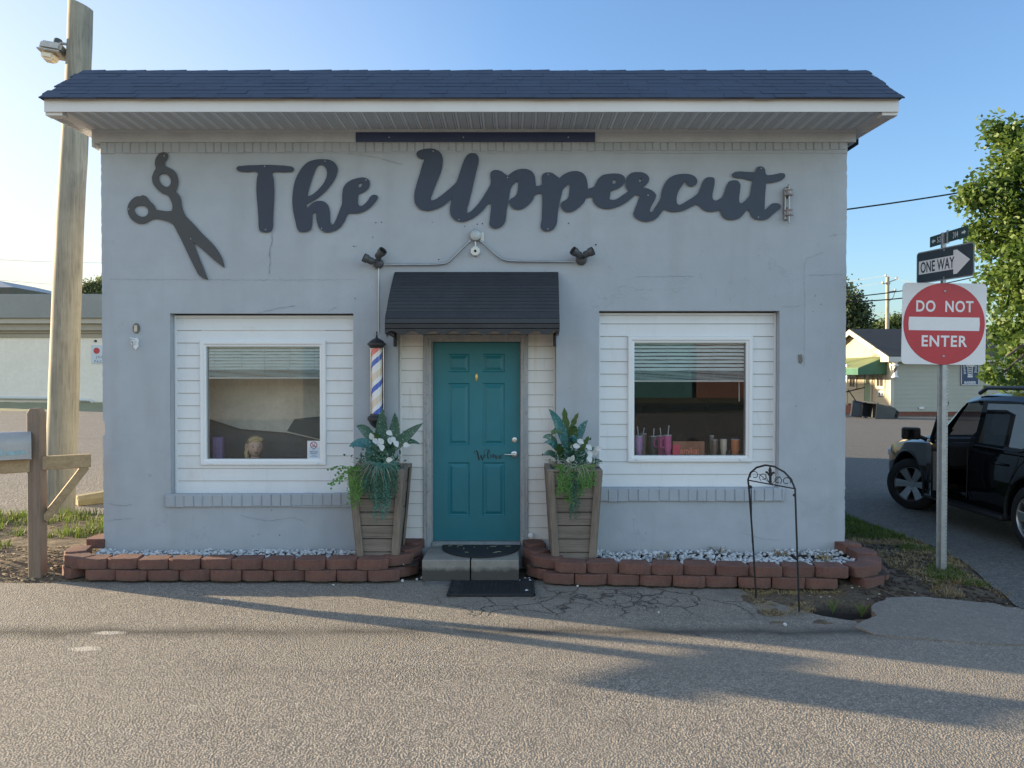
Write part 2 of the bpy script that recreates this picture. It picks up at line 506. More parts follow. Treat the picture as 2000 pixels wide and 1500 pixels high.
simple("mulch", (.055, .042, .033), .9, 0, .5, 20, .5, 60)
simple("mailbox_paint", (.40, .375, .36), .45, .1, .12, 6, .05, 30)
simple("mailbox_sticker", (.30, .42, .44), .6, 0, .3, 20)
simple("mailbox_plate", (.20, .16, .14), .6, 0, .3, 20)
simple("parking_block", (.30, .25, .14), .9, 0, .2, 8, .5, 40)
simple("warehouse_roof", (.30, .295, .28), .6, .2, .1, .8)
simple("warehouse_fascia", (.50, .44, .36), .6, 0, .08, .6)
simple("warehouse_soffit", (.42, .36, .29), .7, 0, .08, .6)
simple("bank_grass", (.27, .25, .13), .9, 0, .25, 1.5)
simple("pvc", (.68, .66, .62), .5, 0, .1, 3)
simple("pipe_sign_white", (.62, .66, .70), .5, 0, .05, 3)
simple("sign_grey_text", (.20, .20, .22), .6, 0, .05)
simple("dot_red", (.55, .06, .07), .5, 0, .05)
simple("roof_shed", (.30, .32, .34), .6, .2, .1, 1)
simple("house_roof", (.028, .029, .032), .85, 0, .25, 2, .4, 20, .02)
simple("house_trim", (.52, .48, .40), .55, 0, .08, 2)
simple("house_trim_shade", (.52, .51, .48), .55, 0, .08, 2)
simple("house_brick", (.20, .075, .05), .9, 0, .35, 8, .5, 30, .02)
simple("canopy_green", (.035, .13, .085), .6, 0, .2, 2)
simple("canopy_faded", (.16, .20, .085), .6, 0, .3, 1.2)
simple("house_door", (.22, .32, .20), .5, 0, .15, 2)
simple("dark_window", (.05, .042, .035), .15, 0, .3, 3)
simple("bin_plastic", (.030, .036, .042), .5, 0, .25, 6, .1, 30)
simple("bin_inside", (.018, .021, .025), .6, 0, .25, 6)
simple("barber_blue", (.020, .045, .12), .5, 0, .1)
simple("car_paint", (.006, .0065, .008), .06, .0, .1, 2, 0, 60, .003, .35, 0)
simple("car_trim", (.012, .012, .013), .55, 0, .2, 8)
simple("car_interior", (.022, .021, .020), .8, 0, .2, 8)
simple("door_card", (.10, .092, .085), .7, 0, .1, 8)
simple("tyre", (.014, .014, .014), .85, 0, .3, 12, .4, 60)
simple("alloy", (.50, .50, .50), .32, .9, .08, 10)
simple("headlamp", (.55, .55, .56), .1, .3, .1, 10)
simple("wire_black", (.015, .015, .016), .6, 0, .1)
simple("wire_pale", (.28, .27, .26), .6, 0, .1)
simple("blind_slat", (.84, .93, .91), .55, 0, .08, 5)
simple("blind_rail", (.70, .70, .68), .5, 0, .05, 5)
simple("low_board", (.20, .18, .17), .9, 0, .2, 3)
simple("teal_front", (.10, .30, .33), .7, 0, .15, .6)
simple("pink_front", (.34, .17, .14), .8, 0, .15, .6)
simple("tan_front", (.48, .44, .37), .8, 0, .15, .6)
simple("crack_grey", (.235, .25, .27), .9, 0, .3, 20)  # grey of the long wall cracks
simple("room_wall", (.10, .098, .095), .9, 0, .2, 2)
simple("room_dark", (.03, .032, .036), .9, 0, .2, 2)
simple("reflection_board", (.74, .68, .59), .9, 0, .22, 3, .4, 40)
simple("window_shelf", (.09, .08, .07), .7, 0, .2, 4)
simple("skin", (.78, .53, .42), .5, 0, .06, 10)
simple("lips", (.42, .14, .13), .4, 0, .06, 10)
simple("eye_dark", (.05, .04, .035), .2, 0, .1, 10)
simple("eye_white", (.7, .68, .64), .3, 0, .05, 10)
simple("blond_hair", (.70, .53, .30), .55, 0, .3, 40, .6, 90)
simple("purple_box", (.34, .25, .50), .6, 0, .2, 10)
simple("cup_lilac", (0.540, 0.330, 0.630), .4, .1, .12, 12)
simple("cup_pink", (0.690, 0.135, 0.360), .4, .1, .25, 25)
simple("cup_magenta", (0.570, 0.090, 0.300), .4, .1, .25, 25)
simple("cup_cream", (0.750, 0.630, 0.525), .4, .1, .12, 12)
simple("cup_orange", (0.780, 0.255, 0.105), .4, .1, .12, 12)
simple("cup_brown", (0.300, 0.225, 0.180), .5, .1, .2, 12)
simple("cup_dark", (.07, .09, .10), .4, .1, .2, 12)
simple("cup_lid", (.55, .55, .56), .2, 0, .1, 12)
simple("straw_clear", (.62, .64, .68), .2, 0, .05, 12)
simple("board_orange", (.38, .155, .085), .5, 0, .12, 12)
simple("text_orange", (.95, .27, .16), .5, 0, .04)
simple("board_red", (.90, .06, .14), .5, 0, .08, 10)
simple("paper_white", (.74, .74, .76), .6, 0, .04)
simple("paper_blue", (.55, .63, .72), .6, 0, .04)
simple("ink_red", (.38, .04, .09), .6, 0, .04)
simple("ink_dark", (.05, .06, .09), .6, 0, .04)
simple("porcelain", (.36, .33, .34), .35, 0, .25, 14)
simple("rust_iron", (.20, .18, .16), .7, .4, .35, 20, .3, 60)
simple("white_plastic", (.72, .73, .74), .4, 0, .06, 12)
simple("lamp_metal", (.50, .46, .40), .4, .6, .2, 12)
simple("lamp_lens", (.80, .72, .58), .25, 0, .1, 12)
simple("twig", (.30, .23, .15), .9, 0, .3, 20)
simple("bone", (.46, .42, .36), .8, 0, .2, 20)
simple("bark", (.10, .075, .055), .95, 0, .3, 10, .8, 30, .02)

def barber_mat(key, cols, turns, rot=0.0, red=None):
    """helical stripes; object origin lies on the pole axis"""
    g = N(key)
    sp = g.new("ShaderNodeSeparateXYZ"); g.link(g.co(), sp.inputs[0])
    an = g.new("ShaderNodeMath", operation='ARCTAN2'); g.link(sp.outputs[1], an.inputs[0]); g.link(sp.outputs[0], an.inputs[1])
    t = g.math('ADD', g.math('MULTIPLY', an.outputs[0], -1 / (2 * PI) * 1), g.math('MULTIPLY', sp.outputs[2], turns))
    t = g.math('FRACT', g.math('ADD', t, 10.0 + rot))
    c = g.ramp(t, cols, 'CONSTANT')
    if red:
        c2 = g.ramp(t, [(0, cols[0][1]), (cols[1][0], cols[1][1]), (cols[2][0], (.72, .16, .15)), (cols[3][0], cols[3][1])], 'CONSTANT')
        c = g.mix(g.ramp(g.math('ADD', sp.outputs[2], .5), [(red, 0.), (red + .08, 1.)]), c, c2)
    g.col(c); g.rough(.25)
    g.b.inputs["Coat Weight"].default_value = .5
    return g.done(key)
W_ = (.78, .77, .78)
barber_mat("barber_stripe", [(0, (.055, .13, .50)), (.22, W_), (.42, (.72, .60, .48)), (.70, W_)], 3.8, .1, .70)
barber_mat("barber_stripe_far", [(0, (.05, .05, .06)), (.32, (.75, .75, .74))], 1.6)
# ------------------------------------------------------------------ object helpers
LOC = {}
def tag(o, label=None, cat=None, group=None, kind=None):
    if label: o["label"] = label
    if cat: o["category"] = cat
    if group: o["group"] = group
    if kind: o["kind"] = kind
    return o

def thing(name, label, cat, loc=(0, 0, 0), rotz=0, group=None):
    o = bpy.data.objects.new(name, None)
    o.empty_display_size = .1
    C.objects.link(o)
    o.location = loc; o.rotation_euler = (0, 0, rotz)
    LOC[o.name] = Vector(loc)
    return tag(o, label, cat, group)

def obj(name, bm, mat, parent=None, world=True, origin=None, smooth=None, kind=None):
    """link bm as one mesh object. world=True: coordinates are world ones and get moved into the parent's frame"""
    me = bpy.data.meshes.new(name)
    off = Vector((0, 0, 0))
    base = LOC.get(parent.name, Vector((0, 0, 0))) if parent is not None else Vector((0, 0, 0))
    if world:
        org = Vector(origin) if origin is not None else base
        bm.transform(Matrix.Translation(-org))
        off = org - base
    elif origin is not None:
        off = Vector(origin)
    bm.normal_update()
    bm.to_mesh(me); bm.free()
    for m in (mat if isinstance(mat, (list, tuple)) else [mat]):
        me.materials.append(MATS[m] if isinstance(m, str) else m)
    if smooth is not None:
        for p in me.polygons: p.use_smooth = True
        me.set_sharp_from_angle(angle=R(smooth))
    o = bpy.data.objects.new(name, me)
    C.objects.link(o)
    if parent is not None: o.parent = parent
    o.location = off
    LOC[o.name] = base + off if world else base
    if kind: o["kind"] = kind
    return o

def single(name, bm, mat, label, cat, group=None, origin=None, smooth=None):
    o = obj(name, bm, mat, None, True, origin, smooth)
    return tag(o, label, cat, group)

B = bmesh.new
def merge(bm, tmp, mtx=None, mi=None):
    if mtx is not None: tmp.transform(mtx)
    me = bpy.data.meshes.new("tmp"); tmp.to_mesh(me); tmp.free()
    n0 = len(bm.faces)
    bm.from_mesh(me); bpy.data.meshes.remove(me)
    if mi is not None:
        bm.faces.ensure_lookup_table()
        for f in bm.faces[n0:]: f.material_index = mi
    return bm

def box(bm, x0, x1, y0, y1, z0, z1, bev=0, mtx=None, seg=1):
    t = B()
    bmesh.ops.create_cube(t, size=1)
    for v in t.verts:
        v.co = Vector(((x0 + x1) / 2 + v.co.x * (x1 - x0), (y0 + y1) / 2 + v.co.y * (y1 - y0), (z0 + z1) / 2 + v.co.z * (z1 - z0)))
    if bev: bmesh.ops.bevel(t, geom=t.edges[:], offset=bev, segments=seg, affect='EDGES', profile=.5)
    return merge(bm, t, mtx)

def prism(bm, poly, axis, a0, a1, mtx=None):
    """poly: 2-D points; axis 'Y': (x,z) extruded along y; 'X': (y,z) along x; 'Z': (x,y) along z"""
    def p3(p, a):
        return {'Y': (p[0], a, p[1]), 'X': (a, p[0], p[1]), 'Z': (p[0], p[1], a)}[axis]
    t = B()
    v0 = [t.verts.new(p3(p, a0)) for p in poly]; v1 = [t.verts.new(p3(p, a1)) for p in poly]
    n = len(poly)
    t.faces.new(v0); t.faces.new(v1)
    for i in range(n): t.faces.new((v0[i], v0[(i + 1) % n], v1[(i + 1) % n], v1[i]))
    bmesh.ops.recalc_face_normals(t, faces=t.faces[:])
    return merge(bm, t, mtx)

def tube(bm, pts, r, n=8, caps=True):
    pts = [Vector(p) for p in pts]
    rs = r if isinstance(r, (list, tuple)) else [r] * len(pts)
    rings = []
    up = Vector((0, 0, 1))
    for i, p in enumerate(pts):
        d = (pts[min(i + 1, len(pts) - 1)] - pts[max(i - 1, 0)]).normalized()
        a = up if abs(d.dot(up)) < .95 else Vector((1, 0, 0))
        if i: # keep frame stable
            s = (px_ - d * px_.dot(d)).normalized()
        else:
            s = d.cross(a).normalized()
        px_ = s
        t = d.cross(s)
        rings.append([bm.verts.new(p + (s * math.cos(2 * PI * k / n) + t * math.sin(2 * PI * k / n)) * rs[i]) for k in range(n)])
    for a, b in zip(rings, rings[1:]):
        for k in range(n): bm.faces.new((a[k], a[(k + 1) % n], b[(k + 1) % n], b[k]))
    if caps:
        bm.faces.new(rings[0][::-1]); bm.faces.new(rings[-1])
    return bm

def lathe(bm, prof, center=(0, 0, 0), n=24, mtx=None, lobes=0, lob=0, caps=True):
    t = B(); rings = []
    for r, z in prof:
        if r <= 1e-5: rings.append([t.verts.new((0, 0, z))])
        else: rings.append([t.verts.new((r * (1 + lob * math.cos(lobes * 2 * PI * k / n)) * math.cos(2 * PI * k / n), r * (1 + lob * math.cos(lobes * 2 * PI * k / n)) * math.sin(2 * PI * k / n), z)) for k in range(n)])
    for a, b in zip(rings, rings[1:]):
        for k in range(n):
            k2 = (k + 1) % n
            if len(a) == 1 and len(b) == 1: continue
            if len(a) == 1: t.faces.new((a[0], b[k], b[k2]))
            elif len(b) == 1: t.faces.new((a[k], a[k2], b[0]))
            else: t.faces.new((a[k], a[k2], b[k2], b[k]))
    if caps and len(rings[0]) > 1: t.faces.new(rings[0])
    if caps and len(rings[-1]) > 1: t.faces.new(rings[-1])
    bmesh.ops.recalc_face_normals(t, faces=t.faces[:])
    m = Matrix.Translation(center)
    if mtx is not None: m = m @ mtx
    return merge(bm, t, m)

def quad(bm, *ps):
    return bm.faces.new([bm.verts.new(p) for p in ps])

def blob(bm, c, r, sub=2, amp=.15, fr=2.0, seed=0, sq=(1, 1, 1)):
    t = B()
    bmesh.ops.create_icosphere(t, subdivisions=sub, radius=1)
    for v in t.verts:
        k = 1 + amp * noise.noise(v.co * fr + Vector((seed * 7.1, seed * 3.3, 0)))
        v.co = Vector((v.co.x * sq[0], v.co.y * sq[1], v.co.z * sq[2])) * k * r
    return merge(bm, t, Matrix.Translation(c))

TXT = {}
def text_bm(s, height, thick=.002, bold=0.0, sx=1.0, spacing=1.0, align='CENTER'):
    """letters in the XY plane facing +Z, centred on the origin; height = capital height"""
    cu = bpy.data.curves.new("t", 'FONT')
    cu.body = s; cu.align_x = align; cu.size = 1; cu.offset = bold; cu.space_character = spacing
    cu.extrude = .01; cu.resolution_u = 4
    o = bpy.data.objects.new("t", cu); scene.collection.objects.link(o)
    dg = bpy.context.evaluated_depsgraph_get()
    me = bpy.data.meshes.new_from_object(o.evaluated_get(dg))
    bpy.data.objects.remove(o); bpy.data.curves.remove(cu)
    bm = B(); bm.from_mesh(me); bpy.data.meshes.remove(me)
    k = height / .73
    zs = [v.co.y for v in bm.verts]
    cy = (min(zs) + max(zs)) / 2
    for v in bm.verts:
        v.co = Vector((v.co.x * k * sx, (v.co.y - cy) * k, v.co.z / .01 * thick / 2))
    return bm
FACE_CAM = Matrix(((1, 0, 0, 0), (0, 0, -1, 0), (0, 1, 0, 0), (0, 0, 0, 1)))   # XY plane -> faces -Y

def plate_bm(loops, thick, corner_free=True):
    """filled 2-D outline(s) (first = outer, others = holes) -> bmesh in XZ plane, front at y=-thick/2"""
    cu = bpy.data.curves.new("p", 'CURVE')
    cu.dimensions = '2D'; cu.fill_mode = 'BOTH'; cu.extrude = thick / 2
    for lp in loops:
        sp = cu.splines.new('POLY'); sp.points.add(len(lp) - 1)
        for i, p in enumerate(lp): sp.points[i].co = (p[0], p[1], 0, 1)
        sp.use_cyclic_u = True
    o = bpy.data.objects.new("p", cu); scene.collection.objects.link(o)
    dg = bpy.context.evaluated_depsgraph_get()
    me = bpy.data.meshes.new_from_object(o.evaluated_get(dg))
    bpy.data.objects.remove(o); bpy.data.curves.remove(cu)
    bm = B(); bm.from_mesh(me); bpy.data.meshes.remove(me)
    bmesh.ops.remove_doubles(bm, verts=bm.verts[:], dist=1e-5)
    bm.transform(FACE_CAM)
    bmesh.ops.recalc_face_normals(bm, faces=bm.faces[:])
    return bm

def crom(pts, sub=5):
    """closed Catmull-Rom; points flagged with a third element are sharp corners"""
    n = len(pts); out = []
    for i in range(n):
        p0, p1, p2, p3 = pts[i - 1], pts[i], pts[(i + 1) % n], pts[(i + 2) % n]
        a, b = Vector(p1[:2]), Vector(p2[:2])
        L = (b - a).length
        def tan(p, q, r):
            if len(q) > 2: return None
            d1 = (Vector(q[:2]) - Vector(p[:2])); d2 = (Vector(r[:2]) - Vector(q[:2]))
            l1, l2 = max(d1.length, 1e-6), max(d2.length, 1e-6)
            return (d1 / l1 * l2 + d2 / l2 * l1) / (l1 + l2)
        t1 = tan(p0, p1, p2); t2 = tan(p1, p2, p3)
        if t1 is None: t1 = (b - a) / max(L, 1e-6)
        if t2 is None: t2 = (b - a) / max(L, 1e-6)
        for k in range(sub):
            t = k / sub
            h00 = 2 * t**3 - 3 * t**2 + 1; h10 = t**3 - 2 * t**2 + t; h01 = -2 * t**3 + 3 * t**2; h11 = t**3 - t**2
            out.append(a * h00 + t1 * L * h10 + b * h01 + t2 * L * h11)
    return out

def parse(s, ox, oy, k, Y):
    """traced outline in crop coordinates -> smooth loop of (x,z) on the plane Y"""
    pts = []
    for tok in s.split():
        c = tok.endswith("!")
        x, y = map(float, tok.rstrip("!").split(","))
        p = at(ox + x / k, oy + y / k, Y)
        pts.append((p.x, p.z, 1) if c else (p.x, p.z))
    return pts

def ribbon(bm, pts, widths, y):
    """flat brush stroke in the XZ plane at depth y"""
    pts = [Vector(p) for p in pts]
    n = len(pts); fine = []; fw = []
    for i in range(n - 1):
        p0, p1, p2, p3 = pts[max(i - 1, 0)], pts[i], pts[i + 1], pts[min(i + 2, n - 1)]
        for k in range(4):
            t = k / 4
            fine.append(.5 * ((2 * p1) + (p2 - p0) * t + (2 * p0 - 5 * p1 + 4 * p2 - p3) * t * t + (3 * p1 - p0 - 3 * p2 + p3) * t**3))
            fw.append(widths[i] * (1 - t) + widths[i + 1] * t)
    fine.append(pts[-1]); fw.append(widths[-1])
    prev = None
    for i, p in enumerate(fine):
        d = (fine[min(i + 1, len(fine) - 1)] - fine[max(i - 1, 0)])
        d = d.normalized() if d.length > 1e-9 else Vector((1, 0))
        nrm = Vector((-d.y, d.x)) * fw[i] / 2
        a = bm.verts.new((p.x + nrm.x, y, p.y + nrm.y)); b = bm.verts.new((p.x - nrm.x, y, p.y - nrm.y))
        if prev: bm.faces.new((prev[0], prev[1], b, a))
        prev = (a, b)

# ------------------------------------------------------------------ THE SHOP
XL, XR = -4.208, 3.43
WD = 12.0          # depth of the building
REC = .11          # recess of window and door bays
ZT = at(1000, 277, 0).z
def rect(px0, px1, py0, py1, Y=0):
    a = at(px0, py0, Y); b = at(px1, py1, Y)
    return a.x, b.x, b.z, a.z      # x0,x1,z0,z1
OPL = rect(332, 691, 612, 966); OPR = rect(1170, 1521, 607, 953); OPD = rect(777, 1086, 645, 1072)
shop = thing("barber_shop", "low grey painted block shop with teal door, two picture windows and shingled eave", "shop", (-.39, 0, 0))

def shop_wall():
    bm = B()
    ops = [OPL, OPR, OPD]
    xs = {XL, XR}; zs = {-.05, ZT}
    for o in ops: xs |= {o[0], o[1]}; zs |= {o[2], o[3]}
    def fill(vals, step):
        vals = sorted(vals); out = []
        for a, b in zip(vals, vals[1:]):
            n = max(1, round((b - a) / step))
            out += [a + (b - a) * i / n for i in range(n)]
        return out + [vals[-1]]
    xs = fill(xs, .09); zs = fill(zs, .035)
    V = {}
    def isop(x, z):
        return any(o[0] < x < o[1] and o[2] < z < o[3] for o in ops)
    rl = [0.0 for _ in zs]; rr = [0.0 for _ in zs]
    for i, z in enumerate(zs):
        rl[i] = .006 * noise.noise(Vector((z * 9, 1, 0))) + .007 * noise.noise(Vector((z * 30, 5, 0)))
        rr[i] = .006 * noise.noise(Vector((z * 9, 11, 0))) + .007 * noise.noise(Vector((z * 30, 15, 0)))
        if 1.38 < z < 1.52: rl[i] += .022        # chipped notch
    def v(i, j):
        if (i, j) not in V:
            x, z = xs[i], zs[j]; y = .004 * noise.noise(Vector((x * .9, 0, z * .9))) + .0025 * noise.noise(Vector((x * 4, 3, z * 4)))
            if i == 0: x += rl[j]; y += .004
            elif i == len(xs) - 1: x += rr[j]; y += .004
            V[i, j] = bm.verts.new((x, y, z))
        return V[i, j]
    for i in range(len(xs) - 1):
        for j in range(len(zs) - 1):
            if isop((xs[i] + xs[i + 1]) / 2, (zs[j] + zs[j + 1]) / 2): continue
            bm.faces.new((v(i, j), v(i + 1, j), v(i + 1, j + 1), v(i, j + 1)))
    # side walls from the ragged edges
    for ii in (0, len(xs) - 1):
        cols = [[v(ii, j) for j in range(len(zs))]]
        for y in (.03, .5, 3, 6, 9, WD):
            cols.append([bm.verts.new((v(ii, j).co.x * (1 if y < .1 else 0) + (0 if y < .1 else (XL if ii == 0 else XR)), y, zs[j])) for j in range(len(zs))])
        for a, b in zip(cols, cols[1:]):
            for j in range(len(zs) - 1):
                f = (a[j], a[j + 1], b[j + 1], b[j])
                bm.faces.new(f if ii == 0 else f[::-1])
    quad(bm, (XL, WD, -.05), (XR, WD, -.05), (XR, WD, ZT), (XL, WD, ZT))
    # reveals
    for (x0, x1, z0, z1) in ops:
        y0, y1 = .001, REC + .01
        quad(bm, (x0, y0, z0), (x0, y1, z0), (x0, y1, z1), (x0, y0, z1))
        quad(bm, (x1, y0, z0), (x1, y0, z1), (x1, y1, z1), (x1, y1, z0))
        quad(bm, (x0, y0, z1), (x0, y1, z1), (x1, y1, z1), (x1, y0, z1))
        quad(bm, (x0, y0, z0), (x1, y0, z0), (x1, y1, z0), (x0, y1, z0))
    return bm
obj("wall", shop_wall(), "wall_paint", shop)

# brick rows (top soldier course, two sills)
def brick_row(x0, x1, z0l, z0r, h, proud, pitch=.083):
    bm = B(); x = x0; k = 0
    while x < x1 - .02:
        w_ = pitch * random.uniform(.9, 1.12)
        x2 = min(x + w_ - .006, x1)
        zb = z0l + (z0r - z0l) * (x - x0) / (x1 - x0)
        p = proud + random.uniform(-.003, .004)
        a = random.uniform(-.4, .4)
        t = B(); box(t, x, x2, -p, .05, zb + random.uniform(-.004, .004), zb + h + random.uniform(-.003, .003), .006)
        for vv in t.verts: vv.co += Vector((0, 1, 0)) * .003 * noise.noise(vv.co * 30)
        merge(bm, t); x += w_; k += 1
    return bm
a = at(200, 300, 0); b_ = at(1652, 293, 0)
obj("brick_course", brick_row(XL - .004, XR + .004, a.z, b_.z, .118, .014), "brick_paint", shop)
bm = B(); box(bm, XL, XR, -.006, .03, a.z + .004, a.z + .15)
obj("mortar_band", bm, "brick_paint", shop)
for (p0, p1, t0, b0, t1, b1) in ((325, 691, 967, 990, 963, 986), (1169, 1531, 955, 979, 953, 978)):
    L = at(p0, b0, 0); Rr = at(p1, b1, 0); h = at(p0, t0, 0).z - L.z
    bm = brick_row(L.x, Rr.x, L.z, Rr.z, h, .030, .10)
    box(bm, L.x, Rr.x, -.022, .04, min(L.z, Rr.z) + .004, max(L.z, Rr.z) + h - .006)
    obj("window_sill", bm, "brick_paint", shop)

# long hairline cracks in the render coat
def crackline(pxs, w_=.0035, seed=0):
    rnd = random.Random(seed); bm = B(); pts = []
    q = [at(x, y, 0) for x, y in pxs]
    for p0, p1 in zip(q, q[1:]):
        n_ = max(2, int((p1 - p0).length / .02))
        for k in range(n_):
            p = p0.lerp(p1, k / n_); pts.append((p.x + rnd.uniform(-.006, .006), p.z + rnd.uniform(-.005, .005)))
    ribbon(bm, pts, [w_ * rnd.uniform(.4, 1.3) for _ in pts], -.0075)
    return bm
for k, (pxs, w_) in enumerate([([(531, 455), (532, 470), (526, 492), (528, 512), (525, 540)], .006), ([(680, 300), (740, 308), (790, 324)], .003), ([(1650, 456), (1625, 460), (1612, 466)], .002), ([(1608, 492), (1590, 500), (1575, 505), (1570, 520), (1571, 600), (1570, 720)], .0022), ([(1582, 537), (1620, 537), (1650, 536)], .0022), ([(1526, 600), (1550, 599), (1568, 597)], .0022), ([(1240, 541), (1300, 540), (1360, 539)], .002), ([(215, 545), (300, 546), (420, 546), (560, 547), (700, 546)], .002),
        ([(215, 984), (240, 988), (262, 985)], .0035), ([(205, 1018), (230, 1014), (262, 1013)], .0035), ([(500, 612), (540, 603), (580, 596)], .004), ([(640, 608), (660, 599)], .004), ([(1448, 1040), (1490, 1052), (1530, 1055)], .0028), ([(470, 1006), (520, 1018), (575, 1010), (600, 1022)], .003)]):
    obj("crack", crackline(pxs, w_, k), "crack_grey", shop)

# frieze board under the soffit
fz0 = at(190, 279, 0).z; fz1 = at(190, 257, 0).z
bm = B(); box(bm, XL - .055, XR + .055, -.034, .02, fz0, fz1 + .01, .004)
box(bm, XL - .075, XL - .05, -.03, .3, fz0 - .05, fz1 + .01)
box(bm, XR + .05, XR + .075, -.03, .3, fz0 - .0, fz1 + .01)
box(bm, XL - .06, XR + .06, -.046, -.034, fz1 - .02, fz1 + .012, .003)
obj("frieze_board", bm, "frieze_paint", shop)
q0 = at(695, 277, -.04); q1 = at(1162, 259, -.04)
bm = B(); box(bm, q0.x, q1.x, -.052, -.03, q0.z, q1.z, .003)
obj("frieze_panel", bm, "navy_panel", shop)
for px in (760, 905, 1110):
    bm = B(); p = at(px, 268, -.054); lathe(bm, [(.006, 0), (.006, .003), (0, .004)], p, 8, Matrix.Rotation(PI / 2, 4, 'X'))
    obj("panel_screw", bm, "nickel", shop)

# soffit, fascia, roof
SZ = fz1 + .008
EY = -.64
SXL, SXR = XL - .02, XR + .05
bm = B()
x = SXL; step = .128
while x < SXR:
    x2 = min(x + step, SXR)
    # panel: wide pierced pan, then V groove
    for (u0, u1, z0, z1) in ((0, .52, 0, 0), (.52, .56, 0, .014), (.56, .60, .014, 0), (.60, .68, 0, 0), (.68, .72, 0, .014), (.72, .76, .014, 0), (.76, .94, 0, 0), (.94, .97, 0, .012), (.97, 1, .012, 0)):
        xa = x + (x2 - x) * u0; xb = x + (x2 - x) * u1
        f = quad(bm, (xa, EY + .01, SZ + z0), (xa, .0, SZ + z0), (xb, .0, SZ + z1), (xb, EY + .01, SZ + z1))
        if u0 == 0: f.material_index = 1
    x += step
def soffit_holes():
    g = N("soffit_pierced")
    v_ = g.new("ShaderNodeTexBrick"); v_.offset = .5
    v_.inputs["Scale"].default_value = 1; v_.inputs["Brick Width"].default_value = .012; v_.inputs["Row Height"].default_value = .008
    v_.inputs["Mortar Size"].default_value = .0025
    g.link(g.co((1, 1, 1)), v_.inputs["Vector"])
    g.col(g.mix(v_.outputs["Fac"], (.23, .25, .275), (.58, .63, .68)))
    g.rough(.6)
    return g.done("soffit_pierced")
soffit_holes()
obj("soffit", bm, ["soffit_vinyl", "soffit_pierced"], shop)
FXL, FXR = -4.385, 3.625
fzt = at(1000, 194, EY).z; fzb_l = at(93, 223, EY).z; fzb_r = at(1750, 213, EY).z
bm = B()
n = 40
for (y0, y1) in ((EY - .016, EY + .0),):
    prev = None
    for i in range(n + 1):
        t = i / n; x = FXL + (FXR - FXL) * t
        zb = SZ - .028; wob = .004 * noise.noise(Vector((x * 1.1, 0, 0)))
        col = [bm.verts.new((x, y, z)) for (y, z) in ((y0 + wob, zb), (y0 + wob, fzt), (y1, fzt), (y1, zb))]
        if prev:
            for k in range(4): bm.faces.new((prev[k], prev[(k + 1) % 4], col[(k + 1) % 4], col[k]))
        prev = col
box(bm, FXL, SXL, EY + .002, EY + .10, SZ - .055, SZ - .02)       # boxed return under the eave end
box(bm, SXR, FXR, EY + .002, EY + .10, SZ - .055, SZ - .02)
prism(bm, [(EY + .0, fzt), (EY, SZ - .02), (EY + .12, SZ - .05), (.3, SZ - .02), (.3, fzt + .3)], 'X', FXL + .002, FXL + .02)
prism(bm, [(EY + .0, fzt), (EY, SZ - .02), (EY + .12, SZ - .05), (.3, SZ - .02), (.3, fzt + .3)], 'X', FXR - .02, FXR - .002)
box(bm, FXL + .02, SXL, EY + .1, .3, SZ + .0, SZ + .02); box(bm, SXR, FXR - .02, EY + .1, .3, SZ + .0, SZ + .02)
bmesh.ops.recalc_face_normals(bm, faces=bm.faces[:])
obj("fascia", bm, "fascia_paint", shop)
# mansard of shingle courses
bm = B()
RY0, RZ0 = EY - .07, fzt - .008
RY1, RZ1 = .02, 5.10
courses = 8
for c in range(courses):
    t0 = c / courses; t1 = (c + 1) / courses
    y0 = RY0 + (RY1 - RY0) * t0; z0 = RZ0 + (RZ1 - RZ0) * t0
    y1 = RY0 + (RY1 - RY0) * t1; z1 = RZ0 + (RZ1 - RZ0) * t1
    nrm = Vector((0, -(RZ1 - RZ0), (RY1 - RY0))).normalized()
    x = -4.41 - .02 * math.sin(c * 2.3) + random.uniform(-.012, .012)
    xe = 3.645 + random.uniform(-.012, .012)
    x -= .0
    first = True
    while x < xe:
        wd = random.uniform(.16, .42) if not first else random.uniform(.1, .3)
        first = False
        x2 = min(x + wd, xe)
        lift = .0035 + random.uniform(0, .002)
        dz = random.uniform(-.003, .002)
        a0 = Vector((x, y0, z0 + dz)) + nrm * lift; a1 = Vector((x2, y0, z0 + dz)) + nrm * lift
        b0 = Vector((x, y1, z1)) + nrm * .001; b1 = Vector((x2, y1, z1)) + nrm * .001
        quad(bm, a0, a1, b1, b0)
        quad(bm, a0 - nrm * .012, a1 - nrm * .012, a1, a0)
        x = x2 + .003
# deck beneath, ridge cap, rear slope, gable ends
quad(bm, (-4.40, RY0 + .005, RZ0 - .004), (3.635, RY0 + .005, RZ0 - .004), (3.635, RY1, RZ1 - .006), (-4.40, RY1, RZ1 - .006))
x = -4.40
while x < 3.63:
    x2 = min(x + random.uniform(.18, .24), 3.635)
    zz = RZ1 + random.uniform(-.003, .006)
    quad(bm, (x, RY1 - .10, RZ1 - .075), (x2, RY1 - .10, RZ1 - .075), (x2, RY1 + .01, zz + .010), (x, RY1 + .01, zz + .004))
    quad(bm, (x, RY1 + .01, zz + .004), (x2, RY1 + .01, zz + .010), (x2, RY1 + .14, RZ1 - .03), (x, RY1 + .14, RZ1 - .03))
    x = x2
quad(bm, (-4.40, RY1 + .14, RZ1 - .032), (3.635, RY1 + .14, RZ1 - .032), (3.635, WD, 4.7), (-4.40, WD, 4.7))
for xx in (-4.40, 3.635):
    f = [bm.verts.new(p) for p in ((xx, RY0 + .005, RZ0 - .004), (xx, RY1, RZ1 - .006), (xx, RY1 + .14, RZ1 - .032), (xx, WD, 4.7), (xx, WD, 4.40), (xx, .2, 4.40), (xx, .2, RZ0 - .02))]
    bm.faces.new(f)
